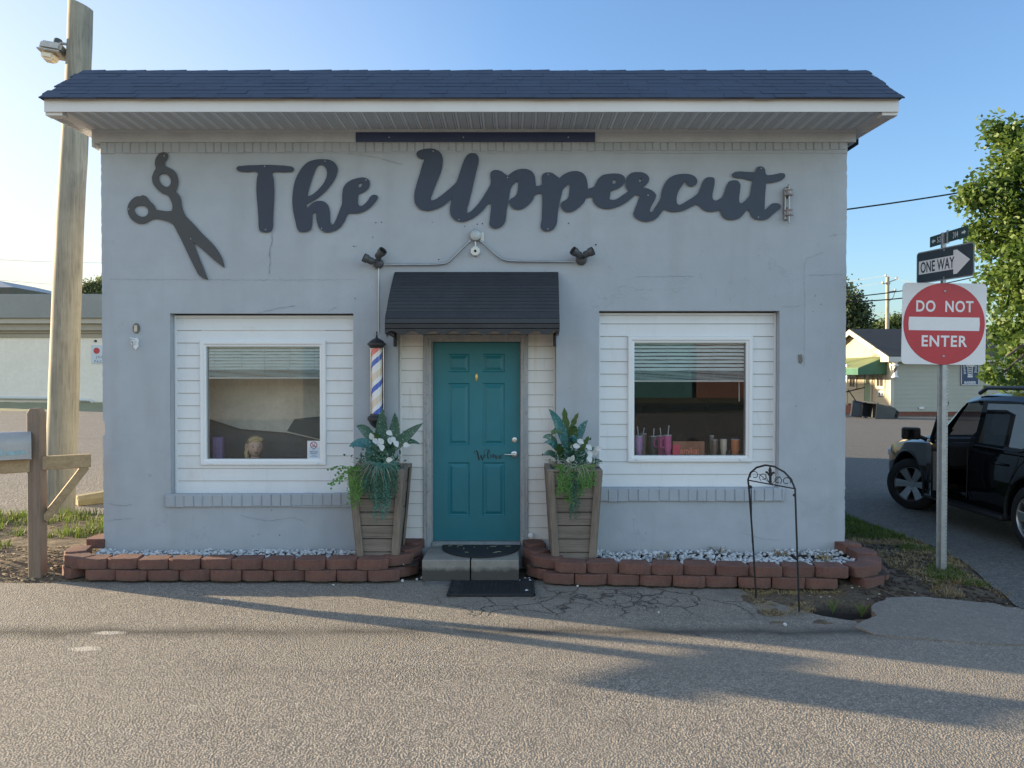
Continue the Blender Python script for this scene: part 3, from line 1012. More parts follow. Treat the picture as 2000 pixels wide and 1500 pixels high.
obj("roof", bm, "shingle", shop)

# lap siding
def siding(bm, x0, x1, z0, z1, y, course, hole=None, off=0.0):
    z = z0 - off
    while z < z1 - .004:
        zt = min(z + course, z1); zb = max(z, z0)
        def strip(xa, xb):
            if xb - xa < .004: return
            d0 = .012 * ((zt - zb) / course if zb > z else 1)
            zg = min(.0055, (zt - zb) * .2)
            quad(bm, (xa, y - d0, zb), (xb, y - d0, zb), (xb, y - .001, zt - zg), (xa, y - .001, zt - zg))
            f = quad(bm, (xa, y - .001, zt - zg), (xb, y - .001, zt - zg), (xb, y, zt), (xa, y, zt)); f.material_index = 1  # dark band drawing the shadow line and grime under the next lap
            quad(bm, (xa, y + .002, zb), (xb, y + .002, zb), (xb, y - d0, zb), (xa, y - d0, zb))
        if hole and zb < hole[3] - .001 and zt > hole[2] + .001:
            strip(x0, hole[0]); strip(hole[1], x1)
            d_ = lambda zz: .012 * (zt - zz) / course
            if zt > hole[3] + .002:
                quad(bm, (hole[0], y - d_(hole[3]), hole[3]), (hole[1], y - d_(hole[3]), hole[3]), (hole[1], y, zt), (hole[0], y, zt))
            if zb < hole[2] - .002:
                quad(bm, (hole[0], y - d_(zb), zb), (hole[1], y - d_(zb), zb), (hole[1], y - d_(hole[2]), hole[2]), (hole[0], y - d_(hole[2]), hole[2]))
                quad(bm, (hole[0], y + .002, zb), (hole[1], y + .002, zb), (hole[1], y - d_(zb), zb), (hole[0], y - d_(zb), zb))
        else: strip(x0, x1)
        z += course

def mitre_frame(bm, x0, x1, z0, z1, w_, y0, y1, bev=.004):
    """picture frame, outer rectangle x0..x1, z0..z1; front at y0 sloping in to y0+.012"""
    o = [(x0, z0), (x1, z0), (x1, z1), (x0, z1)]
    rings = [(0, y1), (0, y0 + .006), (.008, y0), (w_ * .55, y0), (w_ * .7, y0 + .01), (w_, y0 + .014), (w_, y1)]
    vs = []
    for d, y in rings:
        vs.append([bm.verts.new((p[0] + (d if i in (0, 3) else -d), y, p[1] + (d if i < 2 else -d))) for i, p in enumerate(o)])
    for a, b in zip(vs, vs[1:]):
        for k in range(4): bm.faces.new((a[k], a[(k + 1) % 4], b[(k + 1) % 4], b[k]))

def bay(name, op, fr_px, gl_px, siding_off):
    x0, x1, z0, z1 = op
    Y = REC
    fx0, fx1, fz0_, fz1_ = rect(*fr_px, Y); gx0, gx1, gz0, gz1 = rect(*gl_px, Y)
    bm = B()
    t = .025
    siding(bm, x0 + t, x1 - t, z0, z1 - .035, Y, .1305, (fx0 + .01, fx1 - .01, fz0_ + .01, fz1_ - .01), siding_off)
    # filler strips so that no course overlaps the frame
    obj("siding_panel", bm, ["white_vinyl", "siding_shadow_grime"], shop)
    bm = B()
    box(bm, x0 + .002, x0 + t, Y - .022, Y + .01, z0, z1 - .012, .003)
    box(bm, x1 - t, x1 - .002, Y - .022, Y + .01, z0, z1 - .012, .003)
    box(bm, x0 + t, x1 - t, Y - .020, Y + .01, z1 - .04, z1 - .014, .003)
    obj("corner_trim", bm, "white_vinyl", shop)
    bm = B(); w_ = (fx1 - fx0 - (gx1 - gx0)) / 2
    mitre_frame(bm, fx0, fx1, fz0_, fz1_, w_, Y - .035, Y + .06)
    bmesh.ops.recalc_face_normals(bm, faces=bm.faces[:])
    # window pane and its frame
    pane = B(); quad(pane, (gx0 - .01, Y + .012, gz0 - .01), (gx1 + .01, Y + .012, gz0 - .01), (gx1 + .01, Y + .012, gz1 + .01), (gx0 - .01, Y + .012, gz1 + .01))
    win = obj("window", pane, "glass", shop)
    obj("frame", bm, "frame_vinyl", win)
    for px in (gl_px[0] + 6, gl_px[1] - 8):
        p = at(px, (gl_px[3] + fr_px[3]) / 2 + 2, Y - .036)
        b2 = B(); lathe(b2, [(.012, 0), (.011, .006), (.006, .009), (0, .010)], p, 12, Matrix.Rotation(PI / 2, 4, 'X') @ Matrix.Diagonal((1.4, 1, 1, 1)))
        obj("weep_cap", b2, "frame_vinyl", win, smooth=40)
    return (gx0, gx1, gz0, gz1)
GL = bay("l", OPL, (392, 638, 665, 908), (405, 627, 678, 898), .0)
GR = bay("r", OPR, (1226, 1468, 657, 902), (1238, 1455, 670, 889), .0)

# door bay
dx0, dx1, dz0, dz1 = OPD
Y = REC
d0 = at(845, 669, Y + .05); d1 = at(1016, 1055, Y + .05)      # slab
c0 = at(827, 655, Y); c1 = at(1031, 1066, Y)                   # casing outer
bm = B(); siding(bm, dx0 + .02, c0.x, dz0, dz1, Y, .126, None, .05); siding(bm, c1.x, dx1 - .02, dz0, dz1, Y, .126, None, .05)
siding(bm, c0.x, c1.x, c0.z + .01, dz1, Y, .3)
obj("siding_panel", bm, ["cream_vinyl", "siding_shadow_grime"], shop)
for xx in (dx0 + .001, dx1 - .022):
    bm = B(); box(bm, xx, xx + .021, Y - .022, Y + .01, dz0, dz1, .003); obj("corner_trim", bm, "cream_vinyl", shop)
bm = B()
wj = .088
for xa, xb in ((c0.x, d0.x - .006), (d1.x + .006, c1.x)):
    box(bm, xa, xb, Y - .03, Y + .12, dz0 - .02, c0.z, .004)
    box(bm, xa + .03, xb - .03, Y - .036, Y - .02, dz0 - .02, c0.z - .03, .003)
box(bm, d0.x - .006, d1.x + .006, Y - .027, Y + .12, d0.z + .006, c0.z - .001, .004)
box(bm, c0.x + .02, c1.x - .02, Y - .036, Y - .02, c0.z - .03, c0.z + .006, .003)
for xa, xb in ((d0.x - .012, d0.x + .002), (d1.x - .002, d1.x + .012)):
    box(bm, xa, xb, Y + .015, Y + .10, dz0 + .02, d0.z + .01)
obj("door_frame", bm, "door_trim", shop)
bm = B()
tz = d1.z
box(bm, d0.x - .004, d1.x + .004, Y - .05, Y + .14, tz - .055, tz - .010, .006); box(bm, d0.x - .004, d1.x + .004, Y - .02, Y + .1, tz - .012, tz - .001, .003)
obj("threshold", bm, "galvanized", shop)
# slab with six raised panels
DY = Y + .05
pan = []
for (px0, px1, py0, py1) in ((874, 917, 691, 727), (942, 986, 690, 727), (875, 917, 747, 870), (943, 986, 748, 870), (874, 917, 903, 1008), (943, 986, 903, 1008)):
    pan.append(rect(px0, px1, py0, py1, DY))
bm = B()
xs = sorted({d0.x, d1.x} | {v for p in pan[:2] for v in p[:2]})
pan = [(xs[1], xs[2], p[2], p[3]) if p[0] < (xs[2] + xs[3]) / 2 else (xs[3], xs[4], p[2], p[3]) for p in pan]
zz = sorted({d0.z, d1.z} | {v for p in pan for v in p[2:]})
rows = [(max(p[2] for p in pan[i:i + 2]), min(p[3] for p in pan[i:i + 2])) for i in (0, 2, 4)]
pan = [(p[0], p[1], *rows[i // 2]) for i, p in enumerate(pan)]
zz = [d1.z, rows[2][0], rows[2][1], rows[1][0], rows[1][1], rows[0][0], rows[0][1], d0.z]
for i in range(5):
    for j in range(7):
        if i in (1, 3) and j in (1, 3, 5): continue
        quad(bm, (xs[i], DY, zz[j]), (xs[i + 1], DY, zz[j]), (xs[i + 1], DY, zz[j + 1]), (xs[i], DY, zz[j + 1]))
for p in pan:
    prev = None
    for d, yy in ((0, 0), (.012, .010), (.020, .011), (.030, .008), (.05, -.001), (.056, -.001)):
        r = [bm.verts.new(q) for q in ((p[0] + d, DY + yy, p[2] + d), (p[1] - d, DY + yy, p[2] + d), (p[1] - d, DY + yy, p[3] - d), (p[0] + d, DY + yy, p[3] - d))]
        if prev:
            for k in range(4): bm.faces.new((prev[k], prev[(k + 1) % 4], r[(k + 1) % 4], r[k]))
        prev = r
    bm.faces.new(prev)
quad(bm, (d0.x, DY + .045, d1.z), (d1.x, DY + .045, d1.z), (d1.x, DY + .045, d0.z), (d0.x, DY + .045, d0.z))
door = obj("door", bm, "teal_paint", shop)
TOY = Matrix.Rotation(PI / 2, 4, 'X')     # lathe axis +Z -> -Y
p = at(1005, 859, DY)
bm = B(); lathe(bm, [(.030, 0), (.030, .006), (.026, .012), (.016, .014), (.016, .020), (0, .021)], p, 20, TOY)
box(bm, p.x - .002, p.x + .002, p.y - .024, p.y - .018, p.z - .008, p.z + .008)
obj("deadbolt", bm, "nickel", door, smooth=35)
p = at(1005, 887, DY)
bm = B(); lathe(bm, [(.036, 0), (.036, .008), (.030, .013), (.014, .015), (.014, .05), (0, .05)], p, 24, TOY)
tube(bm, [(p.x, p.y - .045, p.z), (p.x - .03, p.y - .047, p.z), (p.x - .075, p.y - .045, p.z + .001), (p.x - .105, p.y - .042, p.z + .002)], [.014, .011, .009, .007], 10)
obj("lever_handle", bm, "nickel", door, smooth=40)
p = at(930.5, 737, DY)
bm = B(); lathe(bm, [(.034, 0), (.032, .005), (.020, .010), (0, .012)], p, 24, TOY @ Matrix.Diagonal((.48, 1.25, 1, 1)))
obj("door_viewer", bm, "brass", door, smooth=40)
# the word on the door
bm = B()
def wst(k, pts, wd):
    yy = DY - .0012 - k * .0002
    q = [at(910 + x / 16.667, 860 + y / 16.667, DY) for x, y in pts]
    ribbon(bm, [(v.x, v.z) for v in q], [v / 16.667 / 190 for v in wd], yy)
S_ = [([(330, 325), (375, 400), (400, 530), (425, 655)], [40, 52, 48, 38]),
      ([(490, 462), (512, 560), (548, 655)], [30, 52, 40]),
      ([(345, 330), (290, 350), (268, 400), (310, 447)], [14, 13, 13, 12]),
      ([(428, 650), (468, 540), (498, 470)], [16, 14, 14]),
      ([(550, 650), (575, 520), (600, 380), (655, 298), (715, 298), (760, 325)], [16, 16, 15, 14, 14, 14]),
      ([(598, 525), (640, 490), (628, 462), (600, 490), (603, 545), (645, 552)], [13, 13, 15, 22, 20, 12]),
      ([(775, 325), (742, 325), (712, 400), (704, 510), (725, 592), (765, 578)], [14, 22, 34, 36, 26, 12]),
      ([(775, 325), (772, 385), (715, 450)], [12, 13, 12]),
      ([(835, 458), (795, 480), (785, 530), (805, 562), (852, 545)], [13, 22, 26, 20, 12]),
      ([(900, 448), (868, 495), (880, 545), (918, 545), (922, 495), (900, 448), (885, 470), (925, 475)], [14, 30, 30, 18, 16, 12, 11, 11]),
      ([(960, 478), (972, 540), (988, 612)], [30, 36, 32]),
      ([(988, 610), (1010, 535), (1052, 495), (1074, 520), (1078, 595), (1100, 625)], [13, 13, 15, 24, 24, 12]),
      ([(1105, 560), (1155, 515), (1163, 482), (1130, 490), (1118, 550), (1145, 582), (1195, 552)], [12, 13, 15, 20, 22, 18, 12])]
for k, (pts, wd) in enumerate(S_): wst(k, pts, wd)
obj("lettering", bm, "lettering_black", door)
p = at(837, 862, DY - .06)
bm = B(); box(bm, p.x - .004, p.x + .006, Y - .034, Y, p.z - .03, p.z + .03, .003)
obj("hinge", bm, "nickel", door)

# interior seen through the glass
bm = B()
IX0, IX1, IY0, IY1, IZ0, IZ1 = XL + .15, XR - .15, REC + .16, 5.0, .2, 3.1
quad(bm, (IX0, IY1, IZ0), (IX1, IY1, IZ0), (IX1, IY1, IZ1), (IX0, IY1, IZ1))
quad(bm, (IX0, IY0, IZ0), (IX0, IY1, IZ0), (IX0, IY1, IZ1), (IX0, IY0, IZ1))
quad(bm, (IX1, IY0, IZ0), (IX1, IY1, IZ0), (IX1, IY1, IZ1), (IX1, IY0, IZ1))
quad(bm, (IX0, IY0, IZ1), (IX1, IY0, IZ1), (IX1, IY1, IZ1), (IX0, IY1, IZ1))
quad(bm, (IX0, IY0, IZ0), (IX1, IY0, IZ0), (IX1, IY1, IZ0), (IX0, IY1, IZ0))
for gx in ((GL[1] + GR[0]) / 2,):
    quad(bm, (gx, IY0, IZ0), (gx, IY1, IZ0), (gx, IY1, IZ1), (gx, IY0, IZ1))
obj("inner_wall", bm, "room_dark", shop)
for (gx0, gx1, gz0, gz1) in (GL, GR):
    bm = B(); box(bm, gx0 - .2, gx1 + .2, REC + .03, REC + .62, gz0 - .09, gz0 - .045)
    obj("window_shelf", bm, "window_shelf", shop)

# ------------------------------------------------------------------ awning over the door
aw = thing("door_awning", "black ribbed metal awning with scalloped lower edge above the teal door", "awning", (-.38, -.25, 2.4))
AX0t, AX1t = at(772, 533, 0).x, at(1090, 533, 0).x
AX0b, AX1b = at(752, 630, -.52).x, at(1093, 640, -.52).x
prof = []
top = at(900, 533, 0).z
ctrl = [(-.002, top), (-.06, top - .02), (-.22, top - .16), (-.36, top - .31), (-.45, top - .43), (-.495, top - .475), (-.52, top - .52), (-.525, top - .57), (-.525, top - .635)]
bm = B()
n = 46
cum = [0]
for a, b in zip(ctrl, ctrl[1:]): cum.append(cum[-1] + math.dist(a, b))
def pr(s):
    s *= cum[-1]
    for i in range(len(cum) - 1):
        if s <= cum[i + 1] + 1e-9:
            t = (s - cum[i]) / (cum[i + 1] - cum[i]); return (ctrl[i][0] + (ctrl[i + 1][0] - ctrl[i][0]) * t, ctrl[i][1] + (ctrl[i + 1][1] - ctrl[i][1]) * t)
    return ctrl[-1]
def axs(s): return AX0t + (AX0b - AX0t) * min(1, s * 1.25), AX1t + (AX1b - AX1t) * min(1, s * 1.25)
cols = 60
prev = None
seq = []
slats = 15
for i in range(slats):
    s0, s1 = i / slats * .80, (i + 1) / slats * .80
    seq += [(s0, .010), (s0 + (s1 - s0) * .25, .012), (s1 - .004, .000), (s1, .000)]
for i in range(3):
    s0, s1 = .80 + i * .055, .80 + (i + 1) * .055
    seq += [(s0, .014), (s0 + .045, .010), (s1 - .004, .0)]
seq += [(.965, .012), (.975, .012)]
for (s, lift) in seq:
    y, z = pr(s); y2, z2 = pr(min(1, s + .01)); y3, z3 = pr(max(0, s - .01))
    d = Vector((y2 - y3, z2 - z3)).normalized(); nn = Vector((-abs(d.y), abs(d.x)))
    xa, xb = axs(s)
    row = []
    for k in range(cols + 1):
        x = xa + (xb - xa) * k / cols
        dent = .004 * noise.noise(Vector((x * 3, s * 9, 0)))
        row.append(bm.verts.new((x, y + nn.x * lift + dent, z + nn.y * lift)))
    if prev:
        for k in range(cols): bm.faces.new((prev[k], prev[k + 1], row[k + 1], row[k]))
    prev = row
# scalloped bottom edge
row = []
for k in range(cols + 1):
    x = prev[k].co.x
    row.append(bm.verts.new((x, prev[k].co.y + .002, prev[k].co.z - .012 - .040 * (.5 + .5 * math.cos(2 * PI * k / cols * 8.5 + 1)) + .004 * random.random())))
for k in range(cols): bm.faces.new((prev[k], prev[k + 1], row[k + 1], row[k]))
obj("canopy", bm, "awning_metal", aw, smooth=25)
for side in (0, 1):
    bm = B()
    vs = []
    for i in range(24):
        s = i / 23 * .97; y, z = pr(s); xx = axs(s)[side] + (.006 if side == 0 else -.006)
        vs.append(bm.verts.new((xx, y + .004, z - .006)))
    xx = axs(1)[side] + (.006 if side == 0 else -.006)
    zb = pr(1)[1]
    for i in range(14):
        vs.append(bm.verts.new((xx + (AX0t - AX0b if side == 0 else AX1t - AX1b) * i / 13, -.5 + .498 * i / 13, zb - .03 + (.035 if i % 2 else -.005) - .02 * (i < 4))))
    bm.faces.new(vs)
    bmesh.ops.triangulate(bm, faces=bm.faces[:])
    obj("end_panel", bm, "awning_metal", aw)
for s in (0, 1):
    bm = B(); xx = (AX0b + .02, AX1b - .02)[s]
    tube(bm, [(xx, -.51, zb - .01), (xx, -.01, zb - .03)], .008, 6)
    box(bm, xx - .014, xx + .014, -.04, -.002, zb - .12, zb + .02, .003)
    obj("support_bracket", bm, "black_iron", aw)
# ------------------------------------------------------------------ sheet-metal letters and scissors
LY = -.020        # the sheet letters stand a little off the wall
def cut_sign(name, traces, holes, screws, mat, label, cat, group=None):
    """traces: list of (string, ox, oy, k)"""
    pts = []
    for (s, ox, oy, k) in traces: pts += parse(s, ox, oy, k, LY)
    loops = [crom(pts, 5)]
    for (s, ox, oy, k) in holes: loops.append(crom(parse(s, ox, oy, k, LY), 4))
    bm = plate_bm(loops, .006)
    bm.transform(Matrix.Translation((0, LY, 0)))
    cx = sum(p[0] for p in pts) / len(pts); cz = sum(p[1] for p in pts) / len(pts)
    o = single(name, bm, mat, label, cat, group, (cx, LY, cz))
    for (px, py) in screws:
        q = at(px, py, LY)
        b2 = B(); lathe(b2, [(.0065, 0), (.006, .003), (0, .004)], (q.x, LY - .003, q.z), 10, TOY)
        obj("screw", b2, "galvanized", o)
        b2 = B(); tube(b2, [(q.x, LY + .002, q.z), (q.x, .006, q.z)], .005, 6)
        obj("standoff", b2, "galvanized", o)
    return o
A_ = (455, 300, 6.667); B_ = (800, 280, 7.692); C_ = (1040, 310, 7.692); D_ = (1270, 310, 6.897); E_ = (240, 285, 5.557)
def sc(t, pts): return [(t[0] + x / t[2], t[1] + y / t[2]) for x, y in pts]
cut_sign("sheet_letter", [("45,195 60,170 120,160 300,150 420,147 600,153 720,163 775,175 795,200 780,228 740,237 600,238 530,240 513,255 525,310 535,420 537,550 530,700 522,850 513,980 500,1008 460,1022 420,1025 380,1020 350,1005 341,980 332,850 320,680 308,540 306,430 315,310 325,255 312,241 200,238 110,233 65,222", *A_)],
    [], sc(A_, [(413, 166), (425, 990)]), "black_sheet", "dark sheet metal capital T beginning the shop name", "sign letter", "letters of the shop name")
cut_sign("sheet_letter", [("1180,73 1260,82 1330,125 1362,190 1355,260 1320,340 1260,430 1170,525 1080,590 1000,635 955,663! 962,710! 1000,675 1050,635 1120,614 1180,622 1230,660 1258,730 1266,820 1270,885 1285,922 1300,925 1330,880 1370,790 1400,710 1420,655 1422,600 1425,520 1440,440 1475,390 1530,350 1610,322 1690,311 1740,320 1775,350 1782,400 1765,450 1720,492 1665,518 1638,530 1632,560 1628,610 1632,655 1650,680 1675,680 1720,650 1760,605 1790,560 1815,540 1860,538 1885,553 1888,575 1865,615 1810,680 1740,735 1660,770 1590,780 1540,778 1505,776! 1480,820 1440,905 1385,970 1310,1010 1225,1026 1160,1005 1120,965 1100,910 1085,840 1078,775 1068,762 1050,764 1040,785 1033,870 1026,950 1015,985 975,1010 910,1020 865,1015 840,980 815,890 785,750 774,620 782,490 805,370 850,260 910,170 980,110 1070,80", *A_)],
    [("968,555! 985,480 1020,360 1060,250 1095,175 1125,146 1160,145 1200,175 1226,225 1222,290 1190,370 1130,450 1060,515 1000,550", *A_), ("1634,425 1640,395 1660,375 1680,385 1680,410 1662,438 1642,441", *A_)],
    sc(A_, [(1200, 99), (1733, 346), (1155, 975)]), "black_sheet", "dark sheet metal script letters he joined in one piece after the T", "sign letter", "letters of the shop name")
cut_sign("sheet_letter", [
    ("102,160 125,120 190,92 270,78 350,80 420,105 470,150 495,210 496,300 480,400 440,510 390,630 350,740 322,840 330,855! 380,845 450,800 560,715 660,628 705,580! 740,480 790,330 830,230 880,165 940,145 1000,160 1035,210 1035,280 1010,390 980,520 940,700 895,880 865,1020 870,1043 895,1035 970,975 1060,870 1150,730 1215,620! 1220,570 1213,480 1220,435 1260,405 1320,400 1380,420 1440,465 1475,485! 1520,450 1590,405 1680,383 1760,387 1840,425 1880,490 1893,570 1900,640! 1950,635", *B_),
    ("140,390! 140,330 142,260 170,220 235,205 300,215 350,250 405,293! 450,250 520,210 600,188 690,190 760,220 805,280 825,360 832,450! 880,438 925,420! 950,370 1000,290 1060,245 1140,228 1240,222 1320,232 1375,265 1392,310 1375,370 1330,420 1270,455 1210,475 1182,482! 1172,520 1155,608! 1200,618 1250,612 1330,565 1400,515 1445,485! 1415,445 1400,390 1405,320 1440,250 1500,210 1580,200 1660,208 1720,240 1752,290 1750,330 1720,380 1662,430! 1740,450 1820,495 1858,545 1850,590 1810,670 1770,750 1763,785 1785,800 1800,793 1840,735 1900,640 1930,580!", *C_),
    ("150,470 185,360 240,275 320,225 430,205 530,210 600,240 635,295 620,345 570,372 520,365 495,340 490,305! 470,310 430,360 390,420 362,490 355,560 362,600 385,620 420,612 500,565 590,510 645,465! 680,390 715,300 750,258 810,248 860,262 868,310 855,400 838,500 845,545 875,562 920,550 970,515 1000,450 1030,360 1065,305 1120,290 1180,300 1212,340 1210,420 1198,530 1200,580 1220,600 1260,580 1320,520 1345,490! 1360,400 1380,292! 1330,285 1250,262 1150,252 1110,235 1103,212 1130,185 1190,173 1300,177 1415,182! 1425,150 1440,115 1480,103 1525,115 1548,150 1555,200 1575,218 1630,218 1700,205 1770,193 1810,205 1818,235 1790,275 1720,305 1650,322 1562,327! 1555,400 1545,540 1540,690! 1590,650 1640,605 1680,598 1730,605 1758,630 1755,660 1700,710 1630,770 1580,812 1540,822 1460,822 1400,805 1360,765 1343,715 1335,690! 1300,695 1260,745 1200,800 1120,822 1040,815 975,775 948,720 942,688! 900,700 830,713 760,705 700,675 650,625 625,612! 560,645 470,690 380,710 290,712 225,695 190,672! 140,740 90,800 30,835", *D_),
    ("1850,905 1780,935 1700,945 1620,925 1545,880 1518,835 1530,780 1570,680 1612,555! 1580,545 1548,542! 1480,600 1380,675 1270,725 1150,752 1060,745 970,705 915,640 900,570! 860,575 800,600! 770,660 700,730 620,785 550,803 490,790 445,750 427,700 440,655 480,630 520,605 540,570 552,500 560,400 560,378 550,372 520,400 460,460 440,530 410,650 385,790 375,900 365,970 330,1040 280,1080 220,1090 160,1075 125,1030 125,990 135,940 143,800 148,650 146,520!", *C_),
    ("1920,755 1875,790! 1850,850 1790,920 1700,980 1620,995 1550,970 1505,910 1500,870 1520,835 1570,805 1605,765 1625,690 1632,600 1632,568 1620,562 1590,590 1535,650 1510,730 1485,870 1460,1010 1447,1130 1430,1190 1380,1250 1300,1280 1230,1260 1200,1220 1203,1160 1215,1050 1222,930 1215,898 1200,900 1130,975 1020,1080 900,1150 780,1178 690,1155 630,1100 605,1020 610,940 625,870 637,815! 570,885 480,950 370,995 250,1012 150,980 90,915 70,830 75,740 100,630 150,470 200,300 230,225! 180,232 130,210", *B_)],
    [("1203,365 1215,325 1240,307 1262,320 1258,350 1235,375 1212,378", *C_), ("1600,345 1605,305 1628,290 1645,305 1640,330 1615,350", *C_)],
    sc(B_, [(355, 118), (742, 1146), (1472, 514)]) + sc(C_, [(237, 237), (232, 1056), (1735, 550)]) + sc(D_, [(1494, 132), (1456, 788)]),
    "black_sheet", "long dark sheet metal script word Uppercut in one piece under the eave", "sign letter", "letters of the shop name")
cut_sign("scissors_cutout", [("440,68 480,80 492,110 478,145 455,180 460,215 500,235 550,265 585,315 600,380 590,450 572,492! 610,535 632,590 637,640 660,715 682,760! 760,840 870,960 980,1070 1040,1150 1085,1240 1104,1326! 1000,1245 870,1130 763,1042! 820,1190 880,1340 926,1453! 870,1435 820,1395 790,1340 720,1200 630,1010 548,852! 490,820 420,800 350,790 310,800 260,830 205,845 140,830 85,785 52,710 55,650 90,590 150,548 190,545 220,535 255,550 290,595 335,640 365,692! 430,702 500,707 530,700 538,670 525,600 490,535! 430,515 365,460 325,400 318,335 335,285 355,245 347,190 365,120 400,80", *E_)],
    [("390,345 400,315 430,298 470,305 505,335 522,385 510,425 480,445 440,430 405,395", *E_), ("122,690 140,660 190,645 240,655 272,690 272,735 250,760 205,768 155,745 130,715", *E_)],
    sc(E_, [(448, 108), (64, 686), (737, 1009)]), "scissor_sheet", "black sheet metal open scissors cutout on the wall near the T", "wall sign")

# ------------------------------------------------------------------ floodlights, conduit, camera
bx = at(929, 460, -.02)
cd = thing("conduit_run", "bare metal conduit peaking at a round grey box above the awning", "conduit", bx)
bm = B(); lathe(bm, [(.058, 0), (.058, .045), (.054, .05), (.05, .052), (0, .052)], (bx.x, -.001, bx.z), 28, TOY)
for a in (0, PI): lathe(bm, [(.005, 0), (.005, .003), (0, .004)], (bx.x + .045 * math.cos(a), -.053, bx.z), 8, TOY)
obj("junction_box", bm, "box_grey", cd, smooth=35)
bm = B(); q = at(941, 463, 0); box(bm, q.x - .015, q.x + .022, -.02, -.001, q.z - .05, q.z + .045, .003)
obj("mounting_plate", bm, "camera_white", cd)
def cond(pxs, r=.0105):
    b = B(); tube(b, [at(x, y, -.03) for x, y in pxs], r, 8); return b
obj("conduit_pipe", cond([(918, 470), (905, 483), (885, 503), (877, 511), (868, 515), (850, 516.5), (752, 517)]), "conduit", cd, smooth=50)
obj("conduit_pipe", cond([(939, 470), (952, 483), (972, 500), (981, 506), (992, 509), (1010, 510), (1122, 511)]), "conduit", cd, smooth=50)
obj("conduit_pipe", cond([(739.5, 524), (739.5, 650)], .0075), "conduit", cd, smooth=50)
bm = B(); tube(bm, [at(928.5, 472, -.03), at(928.5, 482, -.03)], .010, 8)
for (px, py) in ((918, 471), (939, 471)): 
    q = at(px, py, -.03); blob(bm, q, .014, 1, 0)
obj("connector", bm, "conduit", cd)
q = at(928.5, 491, -.02)
cm = thing("security_camera", "small cream octagonal camera hanging under the round grey junction box", "camera", q)
bm = B(); lathe(bm, [(.052, 0), (.052, .04), (.046, .05), (0, .05)], (q.x, -.001, q.z), 8, TOY @ Matrix.Rotation(PI / 8, 4, 'Z'))
obj("housing", bm, "camera_white", cm)
bm = B(); lathe(bm, [(.014, 0), (.012, .006), (0, .007)], (q.x, -.051, q.z), 14, TOY)
obj("lens", bm, "rubber", cm, smooth=40)

def floodlight(px, py, heads, label):
    q = at(px, py, -.04)
    t = thing("floodlight", label, "floodlight", q, 0, "twin floodlights beside the awning")
    bm = B(); lathe(bm, [(.052, 0), (.055, .01), (.054, .03), (.045, .045), (.025, .055), (0, .057)], (q.x, -.001, q.z), 24, TOY)
    obj("base", bm, "lamp_grey", t, smooth=40)
    for (hx, hz, yaw) in heads:
        e = Vector((q.x + hx, -.135, q.z + hz)); s0 = Vector((q.x + hx * .35, -.05, q.z + hz * .35))
        d = Vector((yaw, -.40, .42)).normalized()
        bm = B(); tube(bm, [s0, s0.lerp(e, .6), e], [.012, .011, .014], 8)
        blob(bm, s0.lerp(e, .5) + Vector((0, 0, -.012)), .014, 1, 0)
        obj("knuckle", bm, "lamp_grey", t, smooth=45)
        m = d.to_track_quat('Z', 'Y').to_matrix().to_4x4()
        bm = B(); lathe(bm, [(0, -.060), (.030, -.060), (.036, -.050), (.037, .0), (.045, .004), (.045, .046), (.040, .046), (.037, .03), (0, .028)], e, 20, m)
        h = obj("lamp_head", bm, "lamp_grey", t, smooth=35)
        bm = B(); lathe(bm, [(.036, .031), (.02, .036), (0, .038)], e, 16, m)
        obj("lens", bm, "car_glass", h, smooth=50)
floodlight(738, 514, [(-.085, .025, -.9), (.045, .085, .5)], "dark twin floodlight above the striped barber pole")
floodlight(1136, 507, [(-.065, .055, -.7), (.068, .055, .9)], "dark twin floodlight at the conduit end away from the barber pole")

# ------------------------------------------------------------------ barber pole on the wall
q = at(736, 744, -.13)
bp = thing("barber_pole", "wall mounted barber pole with blue and red stripes and black caps", "barber pole", q)
s_ = 1 / 194.5
def zpx(py): return at(736, py, -.13).z
bm = B(); zt, zb = zpx(679), zpx(809)
lathe(bm, [(.052, zb - q.z), (.052, zt - q.z)], q, 40)
obj("striped_cylinder", bm, "barber_stripe", bp, smooth=30)
bm = B(); lathe(bm, [(r / 194.5, zpx(y)) for r, y in ((0, 646), (1, 648), (1.6, 650), (1, 652), (1.4, 655), (2.3, 656), (1.5, 658), (3, 660.5), (8, 663), (12.5, 667), (15.5, 669.5), (18.5, 671), (18.5, 673.5), (16, 675), (15, 677), (13, 678.5), (12.5, 680), (0, 680))], (q.x, q.y, 0), 32)
obj("top_cap", bm, "pole_cap", bp, smooth=30)
bm = B(); t = B(); lathe(t, [(0, zpx(659.5)), (4.2 / 194.5, zpx(661)), (9.5 / 194.5, zpx(664)), (13.8 / 194.5, zpx(667.5)), (15 / 194.5, zpx(669.5))], (q.x, q.y, 0), 48, None, 12, .06); merge(bm, t)
obj("fluted_dome", bm, "pole_cap", bp, smooth=50)
bm = B(); lathe(bm, [(r / 194.5, zpx(y)) for r, y in ((0, 808), (12.5, 808), (13.5, 811), (17, 813), (18.5, 815), (18.5, 820), (16.5, 822), (15, 825), (12, 830), (6, 835), (3, 837), (2, 838.5), (2.6, 841), (1.2, 844), (0, 846))], (q.x, q.y, 0), 32)
obj("bottom_cap", bm, "pole_cap", bp, smooth=30)
for sx in (-1, 1):
    bm = B(); tube(bm, [(q.x + sx * .062, q.y + .02, zb), (q.x + sx * .062, q.y + .02, zt)], .006, 8)
    obj("side_rail", bm, "chrome", bp, smooth=40)
bm = B(); box(bm, q.x - .05, q.x + .05, -.10, -.002, zt + .01, zt + .05, .003); box(bm, q.x - .05, q.x + .05, -.10, -.002, zb - .06, zb - .02, .003)
